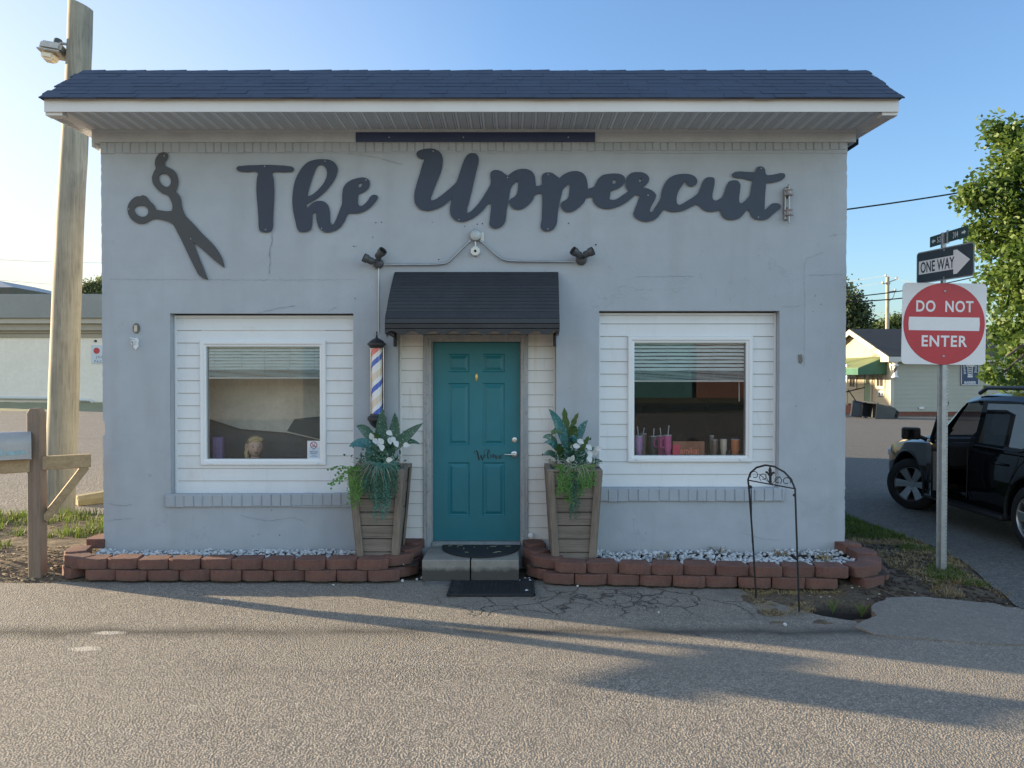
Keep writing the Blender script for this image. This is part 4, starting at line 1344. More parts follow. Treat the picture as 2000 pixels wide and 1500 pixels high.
box(bm, q.x - .066, q.x + .066, -.075, -.068, zb, zt)
obj("wall_bracket", bm, "pole_cap", bp)

# ------------------------------------------------------------------ small fittings on the wall
q = at(1540, 400, -.06)
ins = thing("insulator_rack", "vertical wire rack with two grey porcelain spools after the last letter", "insulator", q)
bm = B(); tube(bm, [at(1541, 362, -.06), at(1541, 436, -.06)], .010, 8); box(bm, q.x - .035, q.x - .020, -.05, -.001, at(0, 430, 0).z, at(0, 370, 0).z, .002)
for py in (387, 408): tube(bm, [at(1537, py - 2, -.002), at(1539, py, -.04), at(1541, py + 1, -.06)], .008, 6)
for py in (366, 430): tube(bm, [at(1536, py, -.002), at(1541, py, -.06)], .008, 6)
obj("bracket", bm, "galvanized", ins)
for py in (376, 415):
    z = at(0, py, -.06).z
    bm = B(); lathe(bm, [(.012, -.032), (.042, -.030), (.045, -.022), (.028, -.010), (.026, .008), (.034, .020), (.042, .024), (.040, .030), (.012, .034)], (q.x + .005, -.06, z), 20)
    obj("spool", bm, "porcelain", ins, smooth=40)
bm = B(); lathe(bm, [(.016, .025), (.014, .04), (.010, .05), (0, .052)], (q.x + .005, -.06, at(0, 370, -.06).z), 12)
obj("top_nut", bm, "galvanized", ins)
q = at(265, 641, -.02)
pl = thing("wall_plate", "rusty oval metal plate on the wall under the scissors", "wall plate", q)
bm = B()
poly = [(q.x + .035 * math.cos(a) * (1 if abs(math.sin(a)) < .8 else .9), q.z + .055 * math.sin(a)) for a in [2 * PI * k / 10 for k in range(10)]]
prism(bm, poly, 'Y', -.014, -.0005); obj("plate", bm, "rust_iron", pl)
bm = B(); prism(bm, [(q.x - .016, q.z - .035), (q.x + .016, q.z - .035), (q.x + .016, q.z + .03), (q.x - .016, q.z + .03)], 'Y', -.022, -.013); obj("cover", bm, "lamp_metal", pl)
q = at(265, 671, -.02)
hk = thing("wall_hook", "broken white hook bracket just below the rusty plate", "hook", q)
bm = B()
tube(bm, [at(256, 667, -.03), at(258, 664, -.04), at(262, 667, -.04), at(262, 672, -.03), at(258, 674, -.02), at(256, 670, -.03)], .008, 6)
obj("ring", bm, "white_plastic", hk)
bm = B(); prism(bm, [(at(x, y, 0).x, at(x, y, 0).z) for x, y in ((262, 673), (264, 662), (268, 660), (273, 664), (271, 672), (272, 677), (267, 683), (262, 678))], 'Y', -.02, -.001)
tube(bm, [at(254, 660, -.015), at(260, 661, -.02), at(266, 664, -.02)], .006, 6)
obj("backing", bm, "white_plastic", hk)
q = at(1562, 701, -.01)
bm = B(); prism(bm, [(at(x, y, 0).x, at(x, y, 0).z) for x, y in ((1559, 693), (1565, 692), (1567, 705), (1564, 710), (1560, 708))], 'Y', -.012, -.0005)
single("rust_clip", bm, "rust_iron", "small brown clip left on the wall beside the cup window", "wall clip", None, q)
for (px, py) in ((1037, 1046),):
    q = at(px, py, .06)
    bm = B(); lathe(bm, [(.034, 0), (.03, .012), (.016, .018), (0, .019)], q, 20, TOY)
    o = single("doorbell_stop", bm, "white_plastic", "round white plastic door stop low on the siding by the handle side", "door stop", None, q, 40)
# wall holes / screws
bm = B()
for (px, py) in ((735, 435), (746, 434), (691, 481), (695, 481), (1110, 436), (932, 438), (907, 442), (1164, 478), (858, 507), (845, 434), (942, 437), (1023, 390)):
    q = at(px + random.uniform(-1, 1), py, 0); lathe(bm, [(random.uniform(.004, .009), 0), (.003, .004), (0, .004)], (q.x, -.001, q.z), 8, TOY)
obj("anchor_hole", bm, "rubber", shop)

# ------------------------------------------------------------------ window furniture
def blind(g, py_b, label):
    gx0, gx1, gz0, gz1 = g
    zb = py_b; y = REC + .034
    t = thing("window_blind", label, "blind", ((gx0 + gx1) / 2, y, gz1), 0, "half raised window blinds")
    n1 = 7; top = gz1 + .02
    bm = B(); H = top - zb; stack = H * .34
    for i in range(n1 + 1):
        z = top - (H - stack) * (i + .5) / n1 * .98
        pts = []
        for (dy, dz) in ((-.012, -.018), (0, .002), (.012, .016)):
            pts.append((dy, dz))
        prev = None
        nx = 12
        for (dy, dz) in pts:
            row = [bm.verts.new((gx0 + .004 + (gx1 - gx0 - .008) * k / nx, y + dy, z + dz * .86 + .004 * noise.noise(Vector((k * .6, i * 3, gx0))))) for k in range(nx + 1)]
            if prev:
                for k in range(nx): bm.faces.new((prev[k], prev[k + 1], row[k + 1], row[k]))
            prev = row
    k2 = 9
    for i in range(k2):
        z = zb + .014 + stack * .8 * i / k2
        prev = None; nx = 12
        for dy, dz in ((-.016, -.003), (0, .003), (.016, .004)):
            row = [bm.verts.new((gx0 + .004 + (gx1 - gx0 - .008) * k / nx, y + dy, z + dz + .004 * math.sin(k * .9 + i))) for k in range(nx + 1)]
            if prev:
                for k in range(nx): bm.faces.new((prev[k], prev[k + 1], row[k + 1], row[k]))
            prev = row
    obj("slats", bm, "blind_slat", t, smooth=50)
    bm = B(); box(bm, gx0 + .004, gx1 - .004, y - .018, y + .018, zb - .004, zb + .012, .003)
    obj("bottom_rail", bm, "blind_rail", t)
    for fx in (.06, .3, .5, .72, .94):
        bm = B(); x = gx0 + (gx1 - gx0) * fx; tube(bm, [(x, y - .019, zb), (x, y - .019, top)], .0016, 4)
        obj("ladder_cord", bm, "blind_rail", t)
    return t
blind(GL, at(500, 739, REC + .075).z, "half raised pale blind above the mannequin head")
tb = blind(GR, at(1350, 745, REC + .075).z, "half raised pale blind above the drinking cups")
bm = B(); tube(bm, [at(1443.5, 746, REC + .06), at(1443.5, 784, REC + .06)], [.004, .006], 6); obj("tilt_wand", bm, "blind_rail", tb)
# added board imitating the tan street reflection in the pane, dark slanting lower part
y = REC + .66
bm = B()
P_ = [at(x, yy, y) for x, yy in ((400, 700), (660, 700), (660, 868), (560, 845), (470, 838), (400, 815))]
prism(bm, [(p.x, p.z) for p in P_], 'Y', y, y + .02)
db = single("reflection_board", bm, "reflection_board", "added tan board imitating a street reflection behind the mannequin head", "board", None, (GL[0], y, 1.6))
bm = B()
P_ = [at(x, yy, y - .02) for x, yy in ((560, 842), (575, 818), (640, 812), (660, 830), (660, 866))]
prism(bm, [(p.x, p.z) for p in P_], 'Y', y - .012, y - .004)
obj("dark_patch", bm, "cup_dark", db)
bm = B(); box(bm, GL[0] - .6, GL[1] + .05, REC + .70, REC + .72, GL[2] - .1, GL[2] + .55); obj("lower_panel", bm, "low_board", db)
# mannequin head
hq = at(498, 898, REC + .25)
sh_z = GL[2] - .045
mh = thing("mannequin_head", "blond training mannequin head standing behind the dusty window", "mannequin", (hq.x, hq.y, sh_z))
HS = .118   # half height of the head
hc = Vector((hq.x, hq.y, at(498, 873, REC + .25).z))
YAW = Matrix.Rotation(R(28), 4, 'Z')      # turned towards the doorway
def head_bm():
    t = B(); bmesh.ops.create_uvsphere(t, u_segments=32, v_segments=24, radius=1)
    for v in t.verts:
        x, y, z = v.co
        w_ = 1.0
        if z < 0: w_ = 1 - .36 * (-z) ** 1.5          # jaw narrows
        nx = x * .72 * w_; ny = y * (.86 if y > 0 else .80) * (1 - .18 * max(0, -z)); nz = z * 1.0
        if y < 0:
            f = max(0, -y)
            # brow, nose, lips, chin, eye sockets
            nz_ = z
            def gsn(a, b, sa, sb): return math.exp(-((x - a) / sa) ** 2 - ((nz_ - b) / sb) ** 2)
            ny -= f * (.20 * gsn(0, -.20, .09, .10) + .12 * gsn(0, -.05, .07, .14) + .06 * gsn(0, -.46, .16, .06) + .07 * gsn(0, -.72, .2, .12) + .03 * gsn(0, .16, .4, .08))
            ny += f * (.08 * gsn(-.30, .02, .13, .08) + .08 * gsn(.30, .02, .13, .08) + .04 * gsn(0, -.58, .2, .05))
        v.co = Vector((nx, ny, nz))
    bmesh.ops.scale(t, vec=(HS, HS, HS), verts=t.verts[:])
    return t
bm = B(); merge(bm, head_bm(), Matrix.Translation(hc) @ YAW)
t = B(); lathe(t, [(.055, sh_z - hc.z), (.048, sh_z - hc.z + .02), (.040, -.10), (.042, -.05), (0, -.03)], (0, .012, 0), 20); merge(bm, t, Matrix.Translation(hc) @ YAW)
obj("head", bm, "skin", mh, smooth=60)
HM = Matrix.Translation(hc) @ YAW
bm = B()
for sx in (-1, 1): blob(bm, (sx * .0315, -.079, .004), .011, 2, 0, sq=(1.2, .55, .6))
bm.transform(HM); obj("eye", bm, "eye_white", mh, smooth=60)
bm = B()
for sx in (-1, 1):
    blob(bm, (sx * .0315, -.0845, .004), .0056, 2, 0, sq=(1, .5, 1))
    tube(bm, [(sx * .017, -.0855, .010), (sx * .0315, -.0875, .0135), (sx * .047, -.078, .009)], .0022, 5)
    tube(bm, [(sx * .014, -.086, .024), (sx * .031, -.086, .031), (sx * .052, -.072, .024)], .0022, 5)
bm.transform(HM); obj("eye_makeup", bm, "eye_dark", mh)
bm = B(); blob(bm, (0, -.092, -.050), .016, 2, 0, sq=(1.15, .4, .32)); blob(bm, (0, -.091, -.058), .015, 2, 0, sq=(1.0, .42, .34))
bm.transform(HM); obj("lips", bm, "lips", mh, smooth=60)
# hair: cap, rolls and a tail
bm = B()
t = head_bm()
for v in t.verts:
    z = v.co.z / HS; y_ = v.co.y / HS
    v.co *= 1.07
bmesh.ops.delete(t, geom=[v for v in t.verts if (v.co.z / HS < .52 - .35 * min(1, max(0, (v.co.y / HS + .55) * 1.4)) - (.75 if v.co.y / HS > .1 else 0))], context='VERTS')
merge(bm, t)
for k in range(9):
    a = -1.1 + k * .27
    blob(bm, (math.sin(a) * .062, -.045 - .02 * math.cos(a), .088 + .012 * math.cos(a * 2)), .024, 2, .25, 3, k)
for k in range(7):
    a = k / 6
    blob(bm, (-.072 - .01 * a, .03 + .01 * math.sin(k), .02 - .20 * a), .026 - .006 * a, 2, .3, 3, k + 20, (1, 1, 1.3))
for k in range(9):
    tube(bm, [(-.070 + .004 * math.sin(k), .0 + .012 * k - .03, .03), (-.088 - .003 * (k % 3), .012 * k - .03, -.06), (-.092 + .005 * (k % 3), .010 * k - .03, -.19)], [.007, .008, .004], 5)
bm.transform(HM); obj("hair", bm, "blond_hair", mh, smooth=60)
q = at(427, 898, REC + .3)
bm = B(); z1 = at(427, 853, REC + .3).z
box(bm, q.x - .052, q.x + .052, q.y - .04, q.y + .04, sh_z, z1, .006)
pb = single("product_bottle", bm, "purple_box", "purple hair product pack at the sill corner by the mannequin", "product", None, (q.x, q.y, sh_z))
bm = B(); box(bm, q.x - .004, q.x + .002, q.y - .043, q.y - .040, sh_z + .01, z1 - .02)
box(bm, q.x - .03, q.x + .045, q.y - .0435, q.y - .041, sh_z + .10, sh_z + .104)
obj("label_line", bm, "cup_lilac", pb)
# smoke-free notice stuck to the glass
X0, X1, Z0, Z1 = rect(600, 626, 861, 897, REC)
ny = REC + .004
bm = B(); box(bm, X0, X1, ny, ny + .002, Z0, Z1)
ns = single("smoking_notice", bm, "paper_white", "white smoke free building notice stuck inside the window corner", "notice", None, ((X0 + X1) / 2, ny, Z0))
bm = B(); box(bm, X0 + .012, X1 - .010, ny - .001, ny, Z0 + .012, Z0 + .125)
obj("tinted_field", bm, "paper_blue", ns)
cx, cz = (X0 + X1) / 2 - .002, Z1 - .045
bm = B()
ring = []
lathe(bm, [(.030, 0), (.037, 0), (.037, .001), (.030, .001), (.030, 0)], (cx, ny - .0015, cz), 28, TOY, caps=False)
tmp = B(); box(tmp, -.034, .034, -.001, 0, -.003, .003); merge(bm, tmp, Matrix.Translation((cx, ny - .002, cz)) @ Matrix.Rotation(R(40), 4, 'Y'))
obj("prohibition_ring", bm, "ink_red", ns)
bm = B(); box(bm, cx - .022, cx + .02, ny - .0016, ny, cz - .014, cz - .006); ribbon(bm, [(cx + .002, cz + .0), (cx + .010, cz + .006), (cx + .006, cz + .014), (cx + .018, cz + .02)], [.003] * 4, ny - .0016)
obj("cigarette", bm, "ink_dark", ns)
for (s, h, zz) in (("THIS IS A", .006, .098), ("SMOKE-FREE", .0115, .078), ("BUILDING", .0115, .060), ("THANK YOU", .005, .040), ("FOR NOT SMOKING", .006, .028)):
    t = text_bm(s, h, .0006, .01, .95); t.transform(Matrix.Translation((cx + .001, ny - .0016, Z0 + zz)) @ FACE_CAM)
    obj("lettering", t, "ink_dark", ns)

# cups on the other window shelf
shr = GR[2] - .045
def cup(px, top_py, w_px, yy, mat, label, straw=None, handle=None):
    q = at(px, 889, yy); z1 = at(px, top_py, yy).z; r = w_px / 2 / (F / (yy + 7.9))
    t = thing("tumbler", label, "tumbler", (q.x, yy, shr), 0, "insulated cups on the window shelf")
    H = z1 - shr
    bm = B(); lathe(bm, [(0, 0), (r * .72, 0), (r * .76, H * .3), (r * .96, H * .42), (r, H * .9), (r * 1.02, H * .93), (r * 1.02, H * .96), (0, H * .96)], (q.x, yy, shr), 24)
    obj("cup_body", bm, mat, t, smooth=40)
    bm = B(); lathe(bm, [(r * 1.04, H * .955), (r * 1.04, H * .985), (r * .9, H * 1.0), (0, H * 1.0)], (q.x, yy, shr), 24)
    obj("lid", bm, "cup_lid", t, smooth=40)
    if straw:
        bm = B(); tube(bm, [(q.x + straw[0] * .2, yy, z1), (q.x + straw[0], yy, z1 + straw[1])], .005, 6); obj("straw", bm, "straw_clear", t)
    if handle:
        bm = B(); x0 = q.x + handle * r; tube(bm, [(x0, yy - .01, shr + H * .86), (x0 + handle * .035, yy - .015, shr + H * .8), (x0 + handle * .035, yy - .015, shr + H * .5), (x0, yy - .01, shr + H * .43)], .008, 6); obj("handle", bm, mat, t)
cup(1247, 850, 17, REC + .16, "cup_lilac", "lilac cup at the near corner of the shelf", (-.012, .095))
cup(1256, 846, 14, REC + .40, "cup_brown", "pale brown cup with a straw standing behind the lilac cup", (.012, .06))
cup(1276, 851, 15, REC + .30, "cup_dark", "dark cup with a clear straw between the lilac and pink cups", (.008, .08))
cup(1291, 850, 15, REC + .28, "cup_magenta", "deep magenta cup half hidden by the patterned pink cup", (-.010, .08), -1)
cup(1304, 849, 15, REC + .15, "cup_pink", "patterned pink cup with straw beside the orange name board", (.014, .10), -1)
cup(1390, 850, 9, REC + .32, "cup_brown", "slim brown flask beside the end of the orange name board")
cup(1396, 858, 12, REC + .24, "cup_brown", "low brown cup in front of the slim flask")
cup(1413, 857, 13, REC + .16, "cup_cream", "cream cup next to the plain orange cup")
cup(1436, 857, 17, REC + .16, "cup_orange", "plain orange cup in the shelf corner")
q = at(1425, 889, REC + .2)
bm = B(); lathe(bm, [(.014, 0), (.016, .05), (.012, .08), (0, .085)], (q.x, q.y, shr), 14)
single("small_bottle", bm, "cup_dark", "small dark bottle between the cream and orange cups", "bottle", None, (q.x, q.y, shr), 40)
X0, X1, Z0, Z1 = rect(1314, 1376, 862, 893, REC + .20)
yb = REC + .20
bm = B(); box(bm, X0, X1, yb, yb + .012, shr + .001, Z1, .002)
nb_ = single("name_board", bm, "board_orange", "orange board with bright lowercase lettering on the window shelf", "name board", None, ((X0 + X1) / 2, yb, shr))
bm = B(); box(bm, X0, X0 + (X1 - X0) * .22, yb - .002, yb - .0005, shr + .004, Z1 - .035)
obj("red_block", bm, "board_red", nb_)
t = text_bm("amika:", .068, .001, .022, .86); t.transform(Matrix.Translation(((X0 + X1) / 2 + .01, yb - .0035, shr + .072)) @ FACE_CAM)
obj("lettering", t, "text_orange", nb_)
q = at(1331, 889, yb + .04)
es = thing("display_easel", "small black wire easel with arched top behind the orange board", "easel", (q.x, q.y, shr))
bm = B(); top = at(1331, 848, yb + .04).z
arc = [(q.x - .055 * math.cos(a), q.y, shr + .10 + (top - shr - .10) * math.sin(a)) for a in [PI * k / 14 for k in range(15)]]
tube(bm, [(q.x - .055, q.y, shr)] + arc + [(q.x + .055, q.y, shr)], .004, 6)
obj("arch", bm, "black_iron", es)
bm = B(); tube(bm, [(q.x, q.y, shr + .1), (q.x, q.y, top)], .0035, 6)
for sx in (-1, 1): tube(bm, [(q.x, q.y, shr + .13), (q.x + sx * .02, q.y, shr + .165), (q.x + sx * .036, q.y, shr + .15), (q.x + sx * .026, q.y, shr + .135)], .003, 5)
obj("scrollwork", bm, "black_iron", es)

# ------------------------------------------------------------------ doorstep and mats
s0 = gat(836, 1130, .02); s1 = gat(1012, 1130, .02)
ds = thing("doorstep", "low concrete doorstep split down the middle in front of the teal door", "doorstep", (-.42, -.3, 0))
def slab(x0, x1, y0, y1, z0, z1):
    t = B(); box(t, x0, x1, y0, y1, z0, z1, .008)
    bmesh.ops.subdivide_edges(t, edges=t.edges[:], cuts=3, use_grid_fill=True)
    for v in t.verts: v.co += Vector((0, noise.noise(v.co * 6) * .006, noise.noise(v.co * 5) * .004))
    return t
mid = gat(919, 1115, .1).x
obj("paver", slab(-.862, mid - .006, -.56, .02, -.02, .212), "step_concrete", ds)
obj("paver", slab(mid + .006, .065, -.56, .02, -.02, .210), "step_concrete", ds)
bm = B(); box(bm, -.83, .03, -.70, -.562, -.05, .012, .004); obj("footing", bm, "step_face", ds)
# half-round mat on the step
z = .214
bm = B(); c0_ = Vector((at(940, 1068, 0).x, .035, z)); rx = .40; ry = .53
poly = [(c0_.x - rx, c0_.y)] + [(c0_.x - rx * math.cos(a), c0_.y - .05 - (ry - .05) * math.sin(a)) for a in [PI * k / 30 for k in range(31)]] + [(c0_.x + rx, c0_.y)]
prism(bm, poly, 'Z', z + .002, z + .012)
hm = single("doormat", bm, "rubber", "black half round rubber doormat on the concrete step", "doormat", "black rubber doormats", (c0_.x, c0_.y, z))
bm = B()
for k in range(13):
    a = random.uniform(.1, PI - .1); r_ = random.uniform(.2, .9)
    x = c0_.x + rx * r_ * math.cos(a); y_ = c0_.y - ry * r_ * math.sin(a) * .95
    L_ = random.choice([.006, .008, .02, .03]); th = random.uniform(-.5, .5)
    tube(bm, [(x - L_ * math.cos(th), y_ - L_ * math.sin(th), z + .014), (x + L_ * math.cos(th), y_ + L_ * math.sin(th), z + .014)], [.003, .005], 5)
obj("fallen_petals", bm, "dry_sprig", hm)
a_ = gat(884, 1132, .01); b_ = gat(1041, 1135, .01); c_ = gat(1047, 1164, .01); d_ = gat(870, 1164, .01)
mm_ = thing("doormat", "black rectangular rubber doormat with raised swirls lying on the cracked asphalt", "doormat", ((a_.x + b_.x) / 2, (a_.y + c_.y) / 2, .006), 0, "black rubber doormats")
x0, x1, y0, y1 = (a_.x + d_.x) / 2, (b_.x + c_.x) / 2, c_.y, a_.y
bm = B(); box(bm, x0, x1, y0, y1, .005, .016, .003); obj("base", bm, "rubber", mm_)
bm = B()
for (xa, xb, ya, yb2) in ((x0, x1, y0, y0 + .018), (x0, x1, y1 - .018, y1), (x0, x0 + .018, y0, y1), (x1 - .018, x1, y0, y1), (x0 + .12, x0 + .13, y0, y1), (x1 - .13, x1 - .12, y0, y1)):
    box(bm, xa, xb, ya, yb2, .014, .024, .002)
obj("border", bm, "rubber", mm_)
bm = B()
for k in range(60):
    x = x0 + .15 + (x1 - x0 - .3) * (k + .5) / 60
    tube(bm, [(x - .02, y0 + .03, .017), (x + .012 * math.sin(k), (y0 * 2 + y1) / 3, .019), (x - .014 * math.sin(k * 1.3), (y0 + 2 * y1) / 3, .019), (x + .02, y1 - .03, .017)], .004, 5)
for xx in (x0 + .07, x1 - .07):
    for k in range(3):
        yy = y0 + .08 + k * (y1 - y0 - .16) / 2
        tube(bm, [(xx + .035 * math.cos(a), yy + .05 * math.sin(a), .018) for a in [2 * PI * j / 12 for j in range(13)]], .004, 5)
obj("raised_pattern", bm, "rubber", mm_)

# ------------------------------------------------------------------ retaining wall blocks
def block_mesh(seed):
    """one concrete block: bottom centre at the origin, rough three-facet face towards -Y"""
    W2, D_b, H = .150, .215, .100
    prof = [(-W2, 0), (-W2 * .62, -.032), (W2 * .62, -.032), (W2, 0), (W2 * .80, D_b - .04), (-W2 * .80, D_b - .04)]
    prof = [(x, y) for x, y in prof]
    t = B(); prism(t, prof, 'Z', 0, H)
    bmesh.ops.bevel(t, geom=t.edges[:], offset=.006, segments=1, affect='EDGES')
    bmesh.ops.triangulate(t, faces=[f for f in t.faces if len(f.verts) > 4])
    bmesh.ops.subdivide_edges(t, edges=t.edges[:], cuts=2, use_grid_fill=True)
    for v in t.verts:
        front = max(0, min(1, (.03 - v.co.y) / .05))
        n_ = noise.noise_vector(v.co * 14 + Vector((seed * 5.7, 0, seed * 2.1)))
        v.co += n_ * (.0045 * front + .0015)
    t.normal_update()
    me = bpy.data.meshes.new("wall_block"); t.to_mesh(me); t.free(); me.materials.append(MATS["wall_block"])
    for p in me.polygons: p.use_smooth = True
    me.set_sharp_from_angle(angle=R(38))
    return me
BLOCKS = [block_mesh(i) for i in range(6)]
ORD = "first second third fourth fifth sixth seventh eighth ninth tenth eleventh twelfth thirteenth fourteenth fifteenth sixteenth".split()
nblk = [0]
def place_block(x, y, z, rot, label, group, sx=1.0):
    o = bpy.data.objects.new("wall_block", BLOCKS[nblk[0] % 6]); nblk[0] += 1
    C.objects.link(o); o.location = (x, y, z); o.rotation_euler = (random.uniform(-.012, .012), random.uniform(-.012, .012), rot + random.uniform(-.02, .02))
    o.scale = (sx, 1, random.uniform(.97, 1.03))
    tag(o, label, "block", group)

def course(path, z, names, row, bed):
    """path: list of (x,y,rot) ordered outward from the doorstep"""
    for i, (x, y, r_, dz) in enumerate(path):
        place_block(x, y, z + dz, r_, f"reddish block, {ORD[i]} from the doorstep in the {row} row of the {bed}", f"blocks edging the {bed}")
def frontx(px, py, z): p = gat(px, py, z); return p
bl = "mannequin window bed"; br = "cup window bed"
# bed under the mannequin window, ordered from the doorstep outward
def rowpts(pxs, py0, py1, z):
    out = []
    for k, px in enumerate(pxs):
        t = (px - pxs[0]) / (pxs[-1] - pxs[0]) if len(pxs) > 1 else 0
        p = gat(px, py0 + (py1 - py0) * t, z); out.append(p)
    return out
LF = lambda x: -.655 + .05 * (x + 2.5) * -.4 * .5
upper = [(-.955, .02, R(78), .055), (-.985, -.20, R(62), .03), (-1.09, -.43, R(34), .01)]
x = -1.33
k = 0
while x > -4.05:
    upper.append((x, -.585 + .014 * math.sin(k * 1.7) + .012 * (x + 1.3) * -1, R(random.uniform(-2.5, 2.5)) + (R(8) if x > -1.5 else 0), 0)); x -= .301; k += 1
upper += [(-4.27, -.47, R(-38), 0), (-4.43, -.22, R(-75), .02), (-4.36, .12, R(-96), .075)]
course(upper, .125, None, "upper", bl)
lower = [(-.95, .05, R(80), .05), (-.975, -.16, R(66), .02), (-1.02, -.40, R(45), 0), ]
x = -1.22
k = 0
while x > -4.1:
    lower.append((x, -.605 + .012 * math.sin(k * 2.1 + 1) + .012 * (x + 1.2) * -1, R(random.uniform(-3, 3)) + (R(10) if x > -1.4 else 0), 0)); x -= .302; k += 1
lower += [(-4.33, -.43, R(-50), 0), (-4.44, -.14, R(-84), .02)]
course(lower, .022, None, "lower", bl)
upr = [(.155, -.02, R(-80), .055), (.175, -.25, R(-66), .03), (.30, -.50, R(-36), .01)]
x = .55; k = 0
def RF(x): return -.66 - .075 * (x - .5)
while x < 3.05:
    upr.append((x, RF(x) + .012 * math.sin(k * 1.9), R(-4 + random.uniform(-2.5, 2.5)) - (R(8) if x < .7 else 0), 0)); x += .300; k += 1
upr += [(3.29, -.79, R(22), 0), (3.50, -.56, R(62), .0), (3.56, -.27, R(92), .02), (3.50, .02, R(110), .05)]
course(upr, .118, None, "upper", br)
lwr = [(.15, .02, R(-80), .05), (.165, -.19, R(-70), .02), (.235, -.44, R(-50), 0)]
x = .44; k = 0
while x < 3.1:
    lwr.append((x, RF(x) - .022 + .012 * math.sin(k * 2.3 + 2), R(-4 + random.uniform(-3, 3)) - (R(8) if x < .6 else 0), 0)); x += .301; k += 1
lwr += [(3.36, -.80, R(32), 0), (3.58, -.52, R(74), 0), (3.62, -.20, R(95), .0)]
course(lwr, .016, None, "lower", br)
# bed fill + white stones
def stones(name, label, x0, x1, yfront, seed):
    rnd = random.Random(seed)
    bm = B()
    t = B(); bmesh.ops.create_icosphere(t, subdivisions=1, radius=1)
    base = [v.co.copy() for v in t.verts]; fcs = [[v.index for v in f.verts] for f in t.faces]; t.free()
    n_ = int((x1 - x0) * 620)
    for i in range(n_):
        x = rnd.uniform(x0, x1); y = rnd.uniform(yfront(x) + .16, -.005)
        z = .135 + .045 * noise.noise(Vector((x * 2.2, y * 3, seed))) + rnd.uniform(0, .03) + (.02 if y > -.15 else 0)
        r_ = rnd.uniform(.009, .024); sq = Vector((rnd.uniform(.8, 1.5), rnd.uniform(.7, 1.2), rnd.uniform(.5, .9)))
        m = Matrix.Rotation(rnd.uniform(0, 6.28), 3, 'Z') @ Matrix.Rotation(rnd.uniform(-.6, .6), 3, 'X')
        vs = [bm.verts.new(m @ Vector((b.x * sq.x, b.y * sq.y, b.z * sq.z)) * r_ * (1 + rnd.uniform(-.22, .22)) + Vector((x, y, z))) for b in base]
        for f in fcs: bm.faces.new([vs[j] for j in f])
    bmf = bm
    o = obj(name, bmf, "white_stone", None, True, ((x0 + x1) / 2, -.3, .1))
    tag(o, label, "gravel", None, "stuff")
    b2 = B(); n2 = 40; prev = None
    for i in range(n2 + 1):
        x = x0 - .12 + (x1 - x0 + .24) * i / n2
        row = [b2.verts.new((x, y, .128 + .03 * noise.noise(Vector((x * 2.2, y * 3, seed))))) for y in (yfront(x) + .13, yfront(x) * .66, yfront(x) * .33, .06)]
        if prev:
            for k in range(3): b2.faces.new((prev[k], row[k], row[k + 1], prev[k + 1]))
        prev = row
    o2 = obj("bed_soil", b2, "mulch", None, True, kind="structure")
stones("white_gravel", "white marble chips filling the bed under the mannequin window", -4.2, -1.05, lambda x: -.60 + .012 * (x + 1.3) * -1, 3)
stones("white_gravel", "white marble chips filling the bed under the cup window", .30, 3.42, lambda x: RF(x), 5)
# weeds and debris in the beds
def tuft(bm, c, n_, h, spread, rnd, w_=.006, lean=.6):
    for _ in range(n_):
        a = rnd.uniform(0, 2 * PI); r0 = spread * rnd.random() ** .5 * .5
        b0 = Vector(c) + Vector((r0 * math.cos(a), r0 * math.sin(a), 0))
        hh = h * rnd.uniform(.5, 1.1); l_ = lean * rnd.uniform(.2, 1) * hh
        a2 = a + rnd.uniform(-1, 1)
        dirv = Vector((math.cos(a2), math.sin(a2), 0)); sidev = Vector((-dirv.y, dirv.x, 0)) * w_ * rnd.uniform(.6, 1.2)
        p1 = b0 + dirv * l_ * .35 + Vector((0, 0, hh * .6)); p2 = b0 + dirv * l_ + Vector((0, 0, hh * (1 - .25 * lean * rnd.random())))
        v = [bm.verts.new(p) for p in (b0 - sidev, b0 + sidev, p1 + sidev * .8, p1 - sidev * .8, p2)]
        bm.faces.new(v[:4]); bm.faces.new((v[3], v[2], v[4]))
rnd = random.Random(11)
for (px, py, h, mat, lb) in ((1405, 1078, .07, "twig", "withered brown weed among the chips before the cup window"), (1295, 1090, .06, "twig", "small dry weed clump near the taller planter's gravel"), (1610, 1092, .06, "straw", "dried tuft in the far gravel corner by the wire arch"), (1525, 1085, .07, "twig", "dark leaf litter on the chips between the arch legs")):
    p = gat(px, py, .17); bm = B(); tuft(bm, p, 40, h, .14, rnd, .005, 1.3)
    single("dry_weed", bm, mat, lb, "weed", "dry weeds in the gravel", p)
p = gat(458, 1073, .17); bm = B(); tuft(bm, p, 14, .09, .06, rnd, .008, 1.1)
single("dry_weed", bm, "twig", "dark dried weed standing in the chips under the mannequin window", "weed", "dry weeds in the gravel", p)
p = gat(430, 1131, .01)
bm = B()
tube(bm, [(p.x, p.y, .03), (p.x - .06, p.y - .01, .045), (p.x - .10, p.y, .09), (p.x - .085, p.y, .115)], [.018, .013, .009, .004], 7)
tube(bm, [(p.x, p.y, .03), (p.x + .06, p.y - .01, .035), (p.x + .11, p.y, .075), (p.x + .13, p.y, .12)], [.018, .013, .009, .004], 7)
tube(bm, [(p.x + .05, p.y, .03), (p.x + .09, p.y - .01, .10), (p.x + .12, p.y, .11)], [.009, .007, .003], 6)
blob(bm, (p.x, p.y - .01, .03), .035, 2, .3, 2)
single("antler_piece", bm, "bone", "pale branching root piece leaning against the lower row of blocks", "root", None, (p.x, p.y, .0), 50)

